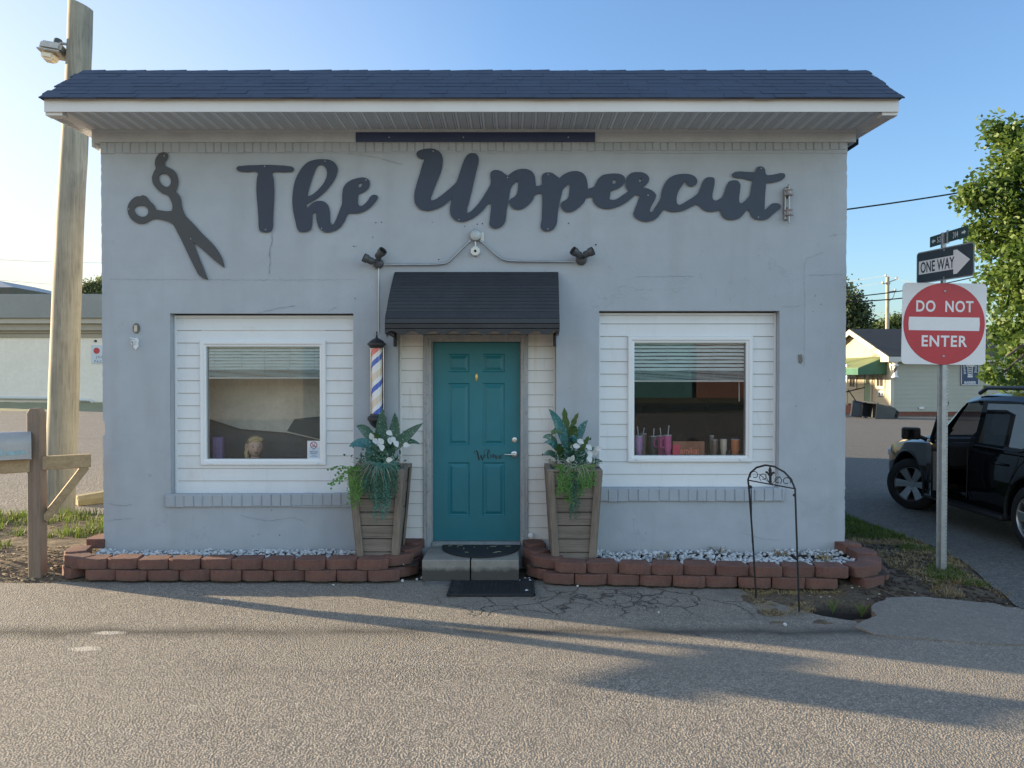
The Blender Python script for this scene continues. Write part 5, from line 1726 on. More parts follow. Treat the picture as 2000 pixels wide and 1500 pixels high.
# ------------------------------------------------------------------ wooden planters
def planter(pxc, wt, wb, py_top, Y, depth, label, grp):
    zt = at(pxc, py_top, Y).z; zb = .13
    c = at(pxc, 1000, Y)
    yc = Y + depth / 2
    t = thing("planter", label, "planter", (c.x, yc, zb), 0, grp)
    H = zt - zb
    def wd(s, w1=wb, w2=wt): return w1 + (w2 - w1) * s
    for (ax, sg) in (('y', -1), ('y', 1), ('x', -1), ('x', 1)):
        bm = B(); n_ = 7; z = 0
        for i in range(n_):
            s0, s1 = i / n_, (i + 1) / n_ - .010
            a0, a1 = wd(s0) / 2 - .012, wd(s1) / 2 - .012
            th = .018
            bow = random.uniform(-.003, .003)
            vs = []
            for (s, a_) in ((s0, a0), (s1, a1)):
                for (u, d_) in ((-1, 0), (1, 0), (1, th), (-1, th)):
                    r_ = a_ - d_ + bow
                    vs.append(bm.verts.new((u * a_, sg * r_, s * H) if ax == 'y' else (sg * r_, u * a_, s * H)))
            for f in ((0, 1, 5, 4), (2, 3, 7, 6), (4, 5, 6, 7), (3, 2, 1, 0), (1, 2, 6, 5), (3, 0, 4, 7)): bm.faces.new([vs[j] for j in f])
        bmesh.ops.recalc_face_normals(bm, faces=bm.faces[:])
        obj("board_panel", bm, "planter_board", t, world=False)
    for sx in (-1, 1):
        for sy in (-1, 1):
            bm = B()
            for (pw, pd, off) in ((.062, .020, 0), (.020, .062, 1)):
                vs = []
                for s in (0, 1):
                    a_ = wd(s) / 2
                    if off == 0: xs_ = (a_ - pw, a_ + .006); ys_ = (a_ - .004, a_ + pd - .004)
                    else: xs_ = (a_ - .004, a_ + pw * .8); ys_ = (a_ - pd, a_ - .006)
                    for (xx, yy) in ((xs_[0], ys_[0]), (xs_[1], ys_[0]), (xs_[1], ys_[1]), (xs_[0], ys_[1])):
                        vs.append(bm.verts.new((sx * xx, sy * yy, s * H)))
                for f in ((0, 1, 5, 4), (1, 2, 6, 5), (2, 3, 7, 6), (3, 0, 4, 7), (4, 5, 6, 7), (3, 2, 1, 0)): bm.faces.new([vs[j] for j in f])
            bmesh.ops.recalc_face_normals(bm, faces=bm.faces[:])
            bmesh.ops.bevel(bm, geom=bm.edges[:], offset=.003, segments=1, affect='EDGES')
            obj("corner_post", bm, "planter_post", t, world=False)
    bm = B(); a_ = wt / 2
    box(bm, -a_ - .012, a_ + .012, -a_ - .02, -a_ + .035, H, H + .018, .003); box(bm, -a_ - .012, a_ + .012, a_ - .035, a_ + .02, H, H + .018, .003)
    box(bm, -a_ - .012, -a_ + .04, -a_ + .036, a_ - .036, H, H + .018, .003); box(bm, a_ - .04, a_ + .012, -a_ + .036, a_ - .036, H, H + .018, .003)
    obj("rim", bm, "planter_post", t, world=False)
    bm = B(); a_ = wt / 2 - .04; quad(bm, (-a_, -a_, H - .05), (a_, -a_, H - .05), (a_, a_, H - .05), (-a_, a_, H - .05))
    obj("potting_soil", bm, "mulch", t, world=False)
    return t, Vector((c.x, Y, zt))
plA, topA = planter(735, .525, .375, 921, -.50, .525, "tapered grey wood planter under the barber pole", "tall wooden planters")
plB, topB = planter(1122, .515, .40, 921, -.50, .515, "tapered grey wood planter on the handle side of the door", "tall wooden planters")

# ------------------------------------------------------------------ artificial plants
def leaf(bm, pts, width, n_=10, fold=.25, shape='oval', tipw=.0, wave=.0, up=Vector((0, -1, .3)), rnd=random):
    """broad leaf along a bent midrib through the points"""
    pts = [Vector(p) for p in pts]
    def mid(t):
        if len(pts) == 2: return pts[0].lerp(pts[1], t)
        a, b, c = pts
        return a * (1 - t) ** 2 + b * 2 * t * (1 - t) + c * t * t
    prev = None
    for i in range(n_ + 1):
        t = i / n_
        p = mid(t); d = (mid(min(1, t + .02)) - mid(max(0, t - .02))).normalized()
        s = d.cross(up).normalized()
        nn = s.cross(d)
        if shape == 'oval': wv = math.sin(PI * min(1, max(0, (t - .10) / .90)) ** .8) ** .75 if t > .1 else .04
        elif shape == 'split': wv = (math.sin(PI * max(.02, t)) ** .6) * (.55 + .45 * abs(math.sin(t * 13)))
        else: wv = math.sin(PI * max(.05, t * .98)) ** .5
        wv = max(wv, .03) * width / 2
        wob = nn * wave * math.sin(t * 9)
        l_ = bm.verts.new(p + s * wv + nn * fold * wv + wob); m_ = bm.verts.new(p); r_ = bm.verts.new(p - s * wv + nn * fold * wv - wob)
        if prev:
            bm.faces.new((prev[0], prev[1], m_, l_)); bm.faces.new((prev[1], prev[2], r_, m_))
        prev = (l_, m_, r_)

def flower(bm, c, r, ang, rnd):
    """heart-shaped white spathe with a small spike"""
    d = Vector((math.cos(ang), -.45, math.sin(ang))).normalized()
    leaf(bm, [c - d * r * .8, c + Vector((0, -.012, 0)), c + d * r], r * 1.15, 8, .30, 'oval', up=Vector((.2, -1, .2)))

def vine(bm, start, drop, out, rnd, ls=.013, dens=1.0, jitter=.02):
    n_ = max(4, int(drop / .02 * dens))
    x, y, z = start
    ph = rnd.uniform(0, 6)
    for i in range(n_ + 1):
        t = i / n_
        px = x + out[0] * min(1, t * 2.2) + jitter * math.sin(ph + t * 5) * .6
        py = y + out[1] * min(1, t * 3.0) + jitter * .4 * math.cos(ph + t * 7)
        pz = z + .035 * math.sin(min(1, t * 3) * PI) - drop * t ** 1.15
        for _ in range(2):
            c = Vector((px + rnd.uniform(-1, 1) * jitter, py + rnd.uniform(-.8, .4) * jitter, pz + rnd.uniform(-1, 1) * .012))
            a = rnd.uniform(0, 6.28); u = Vector((math.cos(a), rnd.uniform(-.6, .2), math.sin(a))).normalized() * ls * rnd.uniform(.6, 1.2)
            s = u.cross(Vector((rnd.uniform(-.5, .5), -1, rnd.uniform(-.5, .5)))).normalized() * ls * .42
            v = [bm.verts.new(p) for p in (c - u, c + s, c + u, c - s)]
            bm.faces.new(v)

def grassy(bm, c, n_, L, rnd, w_=.004, droop=1.0):
    for _ in range(n_):
        a = rnd.uniform(0, 2 * PI); 
        d = Vector((math.cos(a), min(.3, math.sin(a)) - .25, 0)); d.normalize()
        Lh = L * rnd.uniform(.5, 1.1)
        p0 = Vector(c) + Vector((rnd.uniform(-.06, .06), rnd.uniform(-.05, .05), 0))
        p1 = p0 + d * Lh * .35 + Vector((0, 0, Lh * .55)); p2 = p0 + d * Lh * .8 + Vector((0, 0, Lh * (.45 - .9 * droop * rnd.random())))
        leaf(bm, [p0, p1, p2], w_ * 2, 5, .1, 'strap', up=Vector((0, -1, .6)))

def arrangement(kind, top, label):
    rnd = random.Random(21 if kind == 'A' else 33)
    Yc = top.y + .24; Yf = top.y - .03
    t = thing("artificial_plant", label, "plant", (top.x, Yc, top.z - .04), 0, "artificial plants in the wooden planters")
    def at2(px, py, y): return at(px, py, y)
    if kind == 'A':
        leaves = [((752, 900), (742, 850), (748, 797), .13, "broad_leaf", -.30), ((757, 900), (775, 850), (771, 806), .12, "broad_leaf", -.22),
                  ((758, 890), (785, 855), (827, 826), .105, "broad_leaf", -.34), ((755, 885), (795, 850), (820, 868), .06, "broad_leaf", -.30),
                  ((735, 875), (718, 835), (696, 832), .10, "broad_leaf", -.30), ((735, 880), (712, 855), (682, 872), .10, "teal_leaf", -.34),
                  ((733, 878), (722, 870), (716, 902), .09, "broad_leaf", -.36), ((748, 880), (735, 850), (728, 846), .08, "split_leaf", -.34),
                  ((762, 880), (762, 850), (757, 858), .08, "broad_leaf", -.38)]
        fl = [(726, 853, 1.8), (733, 861, -.9), (741, 866, -1.2), (746, 873, -1.4), (760, 845, -.6), (762, 860, -1.4), (768, 858, -1.0), (774, 866, -1.1), (793, 869, -.2), (760, 898, .2), (745, 862, 2.3)]
    else:
        leaves = [((1108, 890), (1100, 830), (1072, 799), .10, "teal_leaf", -.32), ((1125, 880), (1128, 840), (1148, 821), .085, "teal_leaf", -.26),
                  ((1090, 880), (1078, 845), (1060, 855), .07, "broad_leaf", -.34), ((1090, 885), (1080, 858), (1063, 865), .06, "teal_leaf", -.36),
                  ((1092, 900), (1075, 875), (1062, 890), .06, "broad_leaf", -.34), ((1112, 880), (1104, 830), (1102, 796), .085, "split_leaf", -.28),
                  ((1110, 860), (1118, 825), (1130, 806), .06, "split_leaf", -.27), ((1108, 850), (1090, 830), (1076, 850), .08, "split_leaf", -.33),
                  ((1118, 870), (1122, 835), (1120, 832), .10, "split_leaf", -.31), ((1128, 890), (1143, 865), (1150, 852), .06, "split_leaf", -.30),
                  ((1100, 900), (1090, 870), (1095, 868), .10, "split_leaf", -.37), ((1118, 868), (1114, 850), (1126, 858), .07, "teal_leaf", -.38), ((1112, 905), (1110, 880), (1106, 893), .12, "broad_leaf", -.36)]
        fl = [(1133, 862, -.5), (1125, 871, -.2), (1112, 898, .1), (1117, 896, 1.2), (1150, 873, -.8), (1152, 886, -1.4), (1162, 884, 1.0), (1151, 896, -1.2), (1168, 876, .3)]
    for (a, b, c, w_, mat, y) in leaves:
        bm = B(); leaf(bm, [at2(*a, Yc - .05), at2(*b, y - .02), at2(*c, y - .05)], w_, 12, .22, 'split' if mat == "split_leaf" else 'oval', wave=.004)
        obj("leaf", bm, mat, t, smooth=60)
    for (px, py, an) in fl:
        bm = B(); c = at2(px, py, Yf - .03 + rnd.uniform(-.05, .05)); flower(bm, c, .044, an, rnd)
        obj("flower", bm, "petal", t, smooth=60)
    # inner filler
    bm = B()
    for _ in range(300):
        c = Vector((top.x + rnd.gauss(0, .10), Yc - .10 + rnd.gauss(0, .06), top.z + abs(rnd.gauss(.03, .11))))
        u = Vector((rnd.uniform(-1, 1), rnd.uniform(-1, 0), rnd.uniform(-.2, 1))).normalized() * rnd.uniform(.03, .07)
        leaf(bm, [c, c + u], .02, 3, .2, 'oval')
    obj("filler_foliage", bm, "vine_dark", t)
    bm = B(); grassy(bm, (top.x + (.02 if kind == 'A' else .03), Yf + .06, top.z + .0), 90 if kind == 'A' else 50, .26, rnd, .0035)
    obj("grass_spray", bm, "dry_sprig", t)
    if kind == 'A':
        bm = B(); grassy(bm, (top.x + .06, Yf - .0, top.z + .04), 60, .24, rnd, .003, 1.6); obj("grass_spray", bm, "vine_teal", t)
    bm = B()
    for sx, n_ in ((-1, 7), (1, 6)):
        for _ in range(n_):
            p0 = Vector((top.x + sx * .10, Yf + .08, top.z)); p1 = p0 + Vector((sx * rnd.uniform(.06, .20), -.04, rnd.uniform(.06, .16)))
            tube(bm, [p0, p0.lerp(p1, .5) + Vector((0, 0, .02)), p1], [.002, .0015, .001], 4)
            for k in range(5): blob(bm, p0.lerp(p1, .4 + .13 * k) + Vector((rnd.uniform(-.008, .008), 0, rnd.uniform(-.008, .012))), .0035, 1, 0)
    obj("dry_stem", bm, "twig", t)
    def mass(px0, px1, pyt, pyb, n_, mat, nm, ls, shape=None, jit=.02):
        bm = B()
        for i in range(n_):
            u = (i + rnd.random()) / n_
            px = px0 + (px1 - px0) * u
            p = at2(px, pyt, Yf - .01)
            k = shape(u) if shape else 1
            d = (at2(px, pyt, Yf).z - at2(px, pyb, Yf).z) * k * rnd.uniform(.72, 1.05)
            vine(bm, (p.x, Yf + .08, p.z), d, (rnd.uniform(-.01, .01), -.10 - rnd.uniform(0, .03), 0), rnd, ls, 1.5, jit)
        obj(nm, bm, mat, t)
    if kind == 'A':
        mass(681, 708, 916, 992, 16, "vine_lime", "trailing_vine", .011, lambda u: 1 - .35 * abs(u - .4))
        mass(705, 775, 912, 985, 26, "vine_dark", "trailing_vine", .013, lambda u: .75 + .25 * math.sin(u * PI))
        mass(728, 764, 930, 1024, 12, "vine_teal", "trailing_vine", .012, lambda u: 1 - .5 * abs(u - .42))
        bm = B()
        for k in range(9):
            p0 = at2(692, 918, Yf - .02); p1 = p0 + Vector((-rnd.uniform(.08, .26), -.02, rnd.uniform(-.20, .03)))
            tube(bm, [p0, p0.lerp(p1, .5) + Vector((0, 0, .035)), p1], [.0018, .0015, .001], 4)
            for j in range(6):
                c = p0.lerp(p1, .35 + .13 * j) + Vector((rnd.uniform(-.015, .015), 0, .02 - .02 * j / 5 + rnd.uniform(-.015, .015)))
                lathe(bm, [(.011, 0), (0, .002)], c, 8, Matrix.Rotation(PI / 2 + rnd.uniform(-.5, .5), 4, 'X'))
        obj("airy_sprig", bm, "vine_lime", t)
    else:
        mass(1088, 1116, 914, 978, 16, "vine_lime", "trailing_vine", .013, lambda u: .7 + .4 * u)
        mass(1126, 1162, 914, 974, 18, "vine_lime", "trailing_vine", .012, lambda u: 1 - .38 * u)
        mass(1112, 1130, 920, 1010, 12, "vine_dark", "trailing_vine", .011, None, .012)
arrangement('A', topA, "artificial plant with broad variegated leaves and white blooms under the barber pole")
arrangement('B', topB, "artificial plant with teal and split leaves and white blooms on the door's handle side")
p = gat(1120, 1083, .15); bm = B(); tuft(bm, p + Vector((0, -.0, 0)), 60, .05, .3, rnd, .003, 1.6)
o = obj("straw", bm, "straw", None, True, p); tag(o, "dry straw caught at the foot of the planter by the handle side", "straw", None, "stuff")

# ------------------------------------------------------------------ wire garden arch in front of the bed
fa = gat(1477, 1168, .01); fb = gat(1561, 1194, .01)
gs = thing("garden_flag_stand", "thin black wire arch with fleur de lis top standing before the blocks", "garden stand", ((fa.x + fb.x) / 2, (fa.y + fb.y) / 2, 0))
def onarch(px, py, t): return at(px, py, fa.y + (fb.y - fa.y) * t)
arch = [onarch(x, y, t) for x, y, t in ((1477, 1168, 0), (1470, 1050, 0), (1463, 955, .0), (1461, 937, .0), (1466, 923, .06), (1478, 913, .2), (1495, 908.5, .4), (1512, 911, .6), (1532, 922, .8), (1545, 936, .94), (1553, 955, 1), (1557, 1075, 1), (1561, 1194, 1))]
bm = B(); tube(bm, arch, .0085, 8); obj("frame", bm, "black_iron", gs, smooth=40)
bm = B(); tube(bm, [onarch(1462, 938, 0), onarch(1553, 954.5, 1)], .006, 6); obj("crossbar", bm, "black_iron", gs)
bm = B(); tube(bm, [onarch(1465, 951, 0) + Vector((.01, -.01, 0)), onarch(1467, 953, .02), onarch(1468, 1010, .01), onarch(1469, 1060, 0)], .0045, 6); blob(bm, onarch(1466, 951, .0) , .016, 1, 0)
blob(bm, onarch(1551, 967, 1), .013, 1, 0); obj("hanger_wire", bm, "black_iron", gs)
def spiral(cx, cy, r0, turns, st, t):
    return [onarch(cx + r0 * (1 - .5 * k / 24) * math.cos(st + turns * 2 * PI * k / 24), cy + r0 * (1 - .5 * k / 24) * math.sin(st + turns * 2 * PI * k / 24), t) for k in range(25)]
for (cx, cy, r_, st, tn, t) in ((1474, 928, 8.5, 2.6, .95, .15), (1491, 932, 8, 2.2, 1.0, .33), (1519, 938, 8, .9, -1.0, .67), (1536, 940, 8.5, .5, -.95, .86)):
    bm = B(); tube(bm, spiral(cx, cy, r_, tn, st, t), .0035, 5)
    obj("scroll", bm, "black_iron", gs)
bm = B()
for (x0, y0, x1, y1) in ((1483, 926, 1503, 943), (1495, 930, 1504, 944), (1524, 930, 1508, 945)): tube(bm, [onarch(x0, y0, .4), onarch(x1, y1, .5)], .003, 5)
obj("brace", bm, "black_iron", gs)
yf = fa.y + (fb.y - fa.y) * .5
bm = B()
def fl(pts): prism(bm, [(at(x, y, yf).x, at(x, y, yf).z) for x, y in pts], 'Y', yf - .006, yf + .006)
fl([(1504, 910), (1507, 918), (1506.5, 926), (1507, 946), (1503, 946), (1502, 926), (1501, 918)])
fl([(1506, 925), (1510, 921), (1513, 922), (1512, 926), (1509.5, 925), (1507, 930)]); fl([(1502, 925), (1498, 920), (1495, 921), (1496, 925), (1498.5, 924), (1501.5, 930)])
obj("finial", bm, "black_iron", gs)
# ------------------------------------------------------------------ ground, road, lots
def struct(name, bm, mat, z_origin=None):
    o = obj(name, bm, mat, None, True, (0, 0, 0)); o["kind"] = "structure"; return o

PIT = [gat(x, y, 0) for x, y in ((1585, 1186), (1600, 1174), (1640, 1168), (1690, 1170), (1714, 1182), (1716, 1200), (1690, 1212), (1640, 1216), (1600, 1212), (1575, 1200))]
pc = sum((p.xy for p in PIT), Vector((0, 0))) / len(PIT)
def ground_z(x, y):
    z = -.012
    n_ = noise.noise(Vector((x * 1.3, y * 1.3, 0))); n2 = noise.noise(Vector((x * 5, y * 5, 2)))
    # soil strips left and right of the shop
    if x < -4.0 and -.62 < y < 3.2 and x > -13:
        e = min(1, (y + .62) / .5) * min(1, (3.2 - y) / .8); z += e * (.105 + .03 * n_ + .018 * n2)
    if 2.0 < x < 3.4 and -1.8 < y < -.6: z += .012 + .012 * n2
    if 3.0 < x < 5.6 and -1.05 < y < 6:
        e = min(1, (y + 1.05) / .3) * min(1, max(0, (edge_r(y) - x) / .35)) ; z += e * (.05 + .025 * n_ + .016 * n2)
    d = (Vector((x, y)) - pc); rr = math.hypot(d.x / .40, d.y / .20) + .25 * n2
    if rr < 1.25: z = min(z, -.012 - .13 * max(0, min(1, (1.25 - rr) * 2.2)))
    return z
def edge_r(y):
    """x of the side street's edge at world y"""
    pts = [(-3, 4.0), (-1.24, 4.35), (.0, 4.72), (.78, 4.86), (2.8, 4.70), (6, 4.2), (12, 3.6)]
    for (a, xa), (b, xb) in zip(pts, pts[1:]):
        if y <= b: return xa + (xb - xa) * max(0, (y - a) / (b - a))
    return pts[-1][1]
def axis(lo, hi, a, b, fine):
    v = [lo]; x = lo
    out = [lo + (a - lo) * (i / 14) ** .5 for i in range(14)]
    out += [a + i * fine for i in range(int((b - a) / fine) + 1)]
    out += [b + (hi - b) * (i / 14) ** 2 for i in range(1, 15)]
    return out
bm = B()
xs = axis(-900, 900, -9, 6.5, .09); ys = axis(-900, 1500, -2.4, 4.0, .09)
g = [[bm.verts.new((x, y, ground_z(x, y))) for y in ys] for x in xs]
for i in range(len(xs) - 1):
    for j in range(len(ys) - 1): bm.faces.new((g[i][j], g[i + 1][j], g[i + 1][j + 1], g[i][j + 1]))
struct("ground", bm, "soil")

# road: straight far edges, ragged near edge along the bed and the dirt strips, with the pit left open
def rag(x, amp=.035): return amp * noise.noise(Vector((x * 3.1, 7, 0))) + amp * .6 * noise.noise(Vector((x * 11, 3, 0)))
bm = B()
edge = []
x = -60.0
while x < 60:
    if x < -4.35: y = -.60 - .04 * max(-4, (x + 4.35)) * .2
    elif x < 2.05: y = -.50
    elif x < 4.4:
        kn = [(2.05, -.55), (2.15, -.95), (2.35, -1.30), (2.55, -1.58), (2.75, -1.74), (3.0, -1.76), (3.2, -1.70), (3.35, -1.52), (3.5, -1.40), (4.4, -1.35)]
        y = -1.35
        for (xa, ya), (xb, yb) in zip(kn, kn[1:]):
            if xa <= x <= xb: y = ya + (yb - ya) * (x - xa) / (xb - xa)
    else: y = -1.40
    edge.append((x, y + (rag(x) if -12 < x < 6 else 0)))
    x += .08 if -9 < x < 6 else 1.0
prev = None
for (x, y) in edge:
    row = [bm.verts.new((x, yy, 0)) for yy in (-30, -12, -6, -3.5, y)] + [bm.verts.new((x, y - .004, -.07))]
    if prev:
        for k in range(5): bm.faces.new((prev[k], row[k], row[k + 1], prev[k + 1]))
    prev = row
struct("road", bm, "asphalt")
# pale concrete apron at the side-street corner
bm = B()
P_ = [gat(x, y, 0) for x, y in ((1700, 1186), (1735, 1170), (1800, 1168), (1880, 1176), (1945, 1182), (1985, 1196), (2060, 1230), (2160, 1275), (2060, 1262), (1960, 1262), (1880, 1258), (1800, 1250), (1740, 1246), (1700, 1238), (1668, 1226), (1690, 1214), (1712, 1206))]
fine = []
for a, b in zip(P_, P_[1:] + P_[:1]):
    for k in range(6):
        p = a.lerp(b, k / 6); fine.append((p.x + rag(p.x * 3 + p.y, .02), p.y + rag(p.y * 4 + p.x, .02)))
prism(bm, fine, 'Z', -.05, .014); bmesh.ops.triangulate(bm, faces=[f for f in bm.faces if len(f.verts) > 4])
struct("apron", bm, "concrete_patch")
# side street and lot to the right, gravel lot to the left
bm = B(); prev = None
y = -1.4
while y < 60:
    e = edge_r(y) + (.05 * noise.noise(Vector((y * 2.5, 1, 0))) + .03 * noise.noise(Vector((y * 9, 4, 0))))
    row = [bm.verts.new((xx, y, .006)) for xx in (e, max(e + .5, 6), 12, 24, 60)]
    if prev:
        for k in range(4): bm.faces.new((prev[k], prev[k + 1], row[k + 1], row[k]))
    prev = row; y += .12 if y < 6 else 2
struct("side_street", bm, "side_asphalt")
bm = B(); prev = None
for i in range(120):
    x = -40 + i * .31
    ye = 2.5 + .5 * max(-1, min(1, (x + 7) * .2)) + .12 * noise.noise(Vector((x * 2, 0, 5))) + .06 * noise.noise(Vector((x * 7, 0, 5)))
    row = [bm.verts.new((x, yy, .028 if yy < 3 else .02)) for yy in (ye, ye + .8, 8, 20, 32.5)]
    if prev:
        for k in range(4): bm.faces.new((prev[k], row[k], row[k + 1], prev[k + 1]))
    prev = row
    if x > -4.3: break
struct("gravel_lot", bm, "lot_gravel")

# grass and litter
def lawn(name, label, n_, region, mat, h, w_, seed, lean=.8, zf=ground_z):
    rnd = random.Random(seed); bm = B()
    c = 0
    while c < n_:
        p = region(rnd)
        if p is None: continue
        c += 1
        tuft(bm, (p[0], p[1], zf(p[0], p[1]) - .004), 7, h * rnd.uniform(.4, 1.1), .07, rnd, w_, lean)
    o = obj(name, bm, mat, None, True, (0, 0, 0)); tag(o, label, "grass", None, "stuff"); return o
def rl(rnd):
    x = rnd.uniform(-9.5, -4.25); y = rnd.uniform(.25, 2.6)
    dens = noise.noise(Vector((x * 1.1, y * 1.5, 9))) + .5 * noise.noise(Vector((x * 3, y * 3, 1))) + (.45 if y > 1.0 else -.25)
    return (x, y) if dens > .12 and rnd.random() < .9 else None
lawn("grass", "sunny green grass growing on the dirt round the big wooden pole", 1000, rl, "grass_sunny", .15, .005, 1)
def rr_(rnd):
    y = rnd.uniform(.9, 7); x = rnd.uniform(3.5, edge_r(y) - .02)
    return (x, y) if rnd.random() < .95 and (y > 1.2 + .25 * noise.noise(Vector((x * 3, y, 0)))) else None
lawn("grass", "shaded green grass strip along the shop's side by the side street", 2600, rr_, "grass_green", .10, .0045, 2)
def rs(rnd):
    y = rnd.uniform(-1.1, 1.6); x = rnd.uniform(3.62, edge_r(y) + .05)
    return (x, y) if noise.noise(Vector((x * 2, y * 2, 3))) > -.12 and (x > 3.85) else None
lawn("dead_grass", "dry straw coloured grass around the foot of the traffic sign post", 800, rs, "straw", .055, .0035, 3, 1.7)
def rg2(rnd):
    y = rnd.uniform(-.9, .9); x = edge_r(y) + rnd.uniform(-.55, -.02)
    return (x, y) if noise.noise(Vector((x * 2.5, y * 2.5, 13))) > .05 else None
lawn("grass", "sparse yellow green grass at the street corner beside the sign post", 260, rg2, "grass_sunny", .08, .004, 4, 1.0)
def rs2(rnd):
    x = rnd.uniform(2.1, 3.0); y = rnd.uniform(-1.6, -.82)
    return (x, y) if noise.noise(Vector((x * 4, y * 4, 3))) > -.1 and (x < 2.55 or y > -1.0) else None
lawn("dead_grass", "matted dry grass on the broken pavement under the wire arch", 260, rs2, "straw", .030, .003, 5, 2.2, lambda x, y: max(ground_z(x, y), .0))
# grass bank in front of the warehouse
bm = B()
prev = None
for i in range(60):
    x = -46 + i * .75
    row = [bm.verts.new((x, yy, zz + .05 * noise.noise(Vector((x, yy, 0))))) for yy, zz in ((32.2, .01), (34, .05), (37, .08), (41.5, .12), (43, .1))]
    if prev:
        for k in range(4): bm.faces.new((prev[k], row[k], row[k + 1], prev[k + 1]))
    prev = row
o = obj("grass_bank", bm, "bank_grass", None, True, (0, 0, 0)); tag(o, "green grass bank along the foot of the long warehouse wall", "grass", None, "stuff")
# mulch chips
def chips(name, label, n_, region, mat, seed, s0, s1):
    rnd = random.Random(seed); bm = B()
    for _ in range(n_):
        p = region(rnd)
        if p is None: continue
        z = max(ground_z(*p), -.2) + .006
        a = rnd.uniform(0, PI); L_ = rnd.uniform(s0, s1); w_ = L_ * rnd.uniform(.2, .6)
        m = Matrix.Translation((p[0], p[1], z)) @ Matrix.Rotation(a, 4, 'Z') @ Matrix.Rotation(rnd.uniform(-.35, .35), 4, 'X')
        box(bm, -L_ / 2, L_ / 2, -w_ / 2, w_ / 2, -.003, rnd.uniform(.004, .012), 0, m)
    o = obj(name, bm, mat, None, True, (0, 0, 0)); tag(o, label, "mulch", None, "stuff")
chips("mulch", "dark wood mulch between the block wall end and the sign post", 700, lambda r: (r.uniform(3.2, 4.6), r.uniform(-1.25, .9)), "mulch", 6, .02, .06)
chips("leaf_litter", "brown leaf litter round the foot of the mailbox post", 500, lambda r: (r.uniform(-6.6, -4.4), r.uniform(-.55, .5)), "twig", 7, .02, .05)
rnd = random.Random(8); bm = B()
for _ in range(46):
    x, y_ = rnd.uniform(2.2, 4.6), rnd.uniform(-1.6, -.3); blob(bm, (x, y_, ground_z(x, y_) + .006), rnd.uniform(.005, .014), 1, .35, 3, x * 9, (1.2, 1, .6))
o = obj("pebbles", bm, "bone", None, True, (0, 0, 0)); tag(o, "pale pebbles scattered over the dirt at the pavement corner", "pebbles", None, "stuff")
rnd = random.Random(5)
# loose marble chips that fell onto the road beside the steps
bm = B()
for (px, py) in [(785, 1136), (822, 1130), (826, 1132), (818, 1133), (1022, 1132), (1030, 1131), (1016, 1136), (1035, 1136), (1132, 1146), (1030, 1156), (649, 1144), (430, 1172), (1285, 1198), (1538, 1222)]:
    p = gat(px, py, .004); blob(bm, p + Vector((rnd.uniform(-.02, .02), 0, .008)), rnd.uniform(.010, .018), 1, .3, 3, px)
o = obj("stray_chips", bm, "white_stone", None, True, (0, 0, 0)); tag(o, "stray white marble chips lying on the asphalt before the blocks", "gravel", None, "stuff")
for (px, py, h, lb) in ((1626, 1200, .13, "single broad green weed sprouting in the broken pavement hole"), (1683, 1206, .12, "thin green weed at the far edge of the pavement hole")):
    p = gat(px, py, -.06); bm = B()
    for k in range(4): 
        d = Vector((rnd.uniform(-.06, .06), rnd.uniform(-.03, .03), 0)); leaf(bm, [p, p + d * .5 + Vector((0, 0, h * .7)), p + d * 1.4 + Vector((0, 0, h))], .016, 6, .2)
    single("weed", bm, "grass_sunny", lb, "weed", "weeds in the pavement hole", p)

# ------------------------------------------------------------------ big wooden pole with yard light
pb_ = gat(108, 1004, .02)
YP = pb_.y
pole = thing("utility_pole", "thick round wooden pole leaning slightly beside the shop wall, no wires", "pole", (pb_.x, YP, 0))
t0 = at(157, 10, YP)
b0 = at(111, 1004, YP); b0.z = -.3
bm = B()
n_ = 28; pts = []; rs_ = []
for i in range(n_ + 1):
    t = i / n_; p = b0.lerp(t0, t); p.x += .012 * math.sin(t * 9); pts.append(p); rs_.append(.208 - .052 * t + .003 * noise.noise(Vector((t * 12, 0, 0))))
tube(bm, pts, rs_, 26)
bm.verts.ensure_lookup_table()
for v in bm.verts:
    if v.co.z > t0.z - .02: v.co.z += (v.co.x - t0.x) * -.35        # sloping cut at the top
    v.co += Vector((noise.noise(v.co * 2.5), noise.noise(v.co * 2.5 + Vector((9, 0, 0))), 0)) * .006
obj("shaft", bm, "pole_wood", pole, smooth=50)
q = at(106, 98, YP - .05)
yl = thing("yard_light", "weathered yard light with clear lens on a short arm high on the wooden pole", "lamp", q)
bm = B(); tube(bm, [at(152, 93, YP), at(128, 86, YP - .03), at(116, 84, YP - .05)], .02, 8); obj("arm", bm, "lamp_metal", yl)
TL = Matrix.Translation(q) @ Matrix.Rotation(R(10), 4, 'Y') @ Matrix.Rotation(R(-8), 4, 'X')
def boxl(a0, a1, b0_, b1, c0_, c1, bev, mat, nm, taper=1.0):
    b = B(); t = B(); bmesh.ops.create_cube(t, size=1)
    for v in t.verts:
        k = taper if v.co.z < 0 else 1
        v.co = Vector(((a0 + a1) / 2 + v.co.x * (a1 - a0) * k, (b0_ + b1) / 2 + v.co.y * (b1 - b0_) * k, (c0_ + c1) / 2 + v.co.z * (c1 - c0_)))
    bmesh.ops.bevel(t, geom=t.edges[:], offset=bev, segments=2, affect='EDGES')
    merge(b, t, TL); return obj(nm, b, mat, yl, smooth=35)
boxl(-.155, .15, -.12, .12, -.055, .075, .03, "lamp_metal", "housing")
boxl(-.165, .155, -.13, .13, -.075, -.05, .008, "lamp_metal", "skirt")
boxl(-.135, .07, -.10, .10, -.175, -.07, .03, "lamp_lens", "lens", .78)
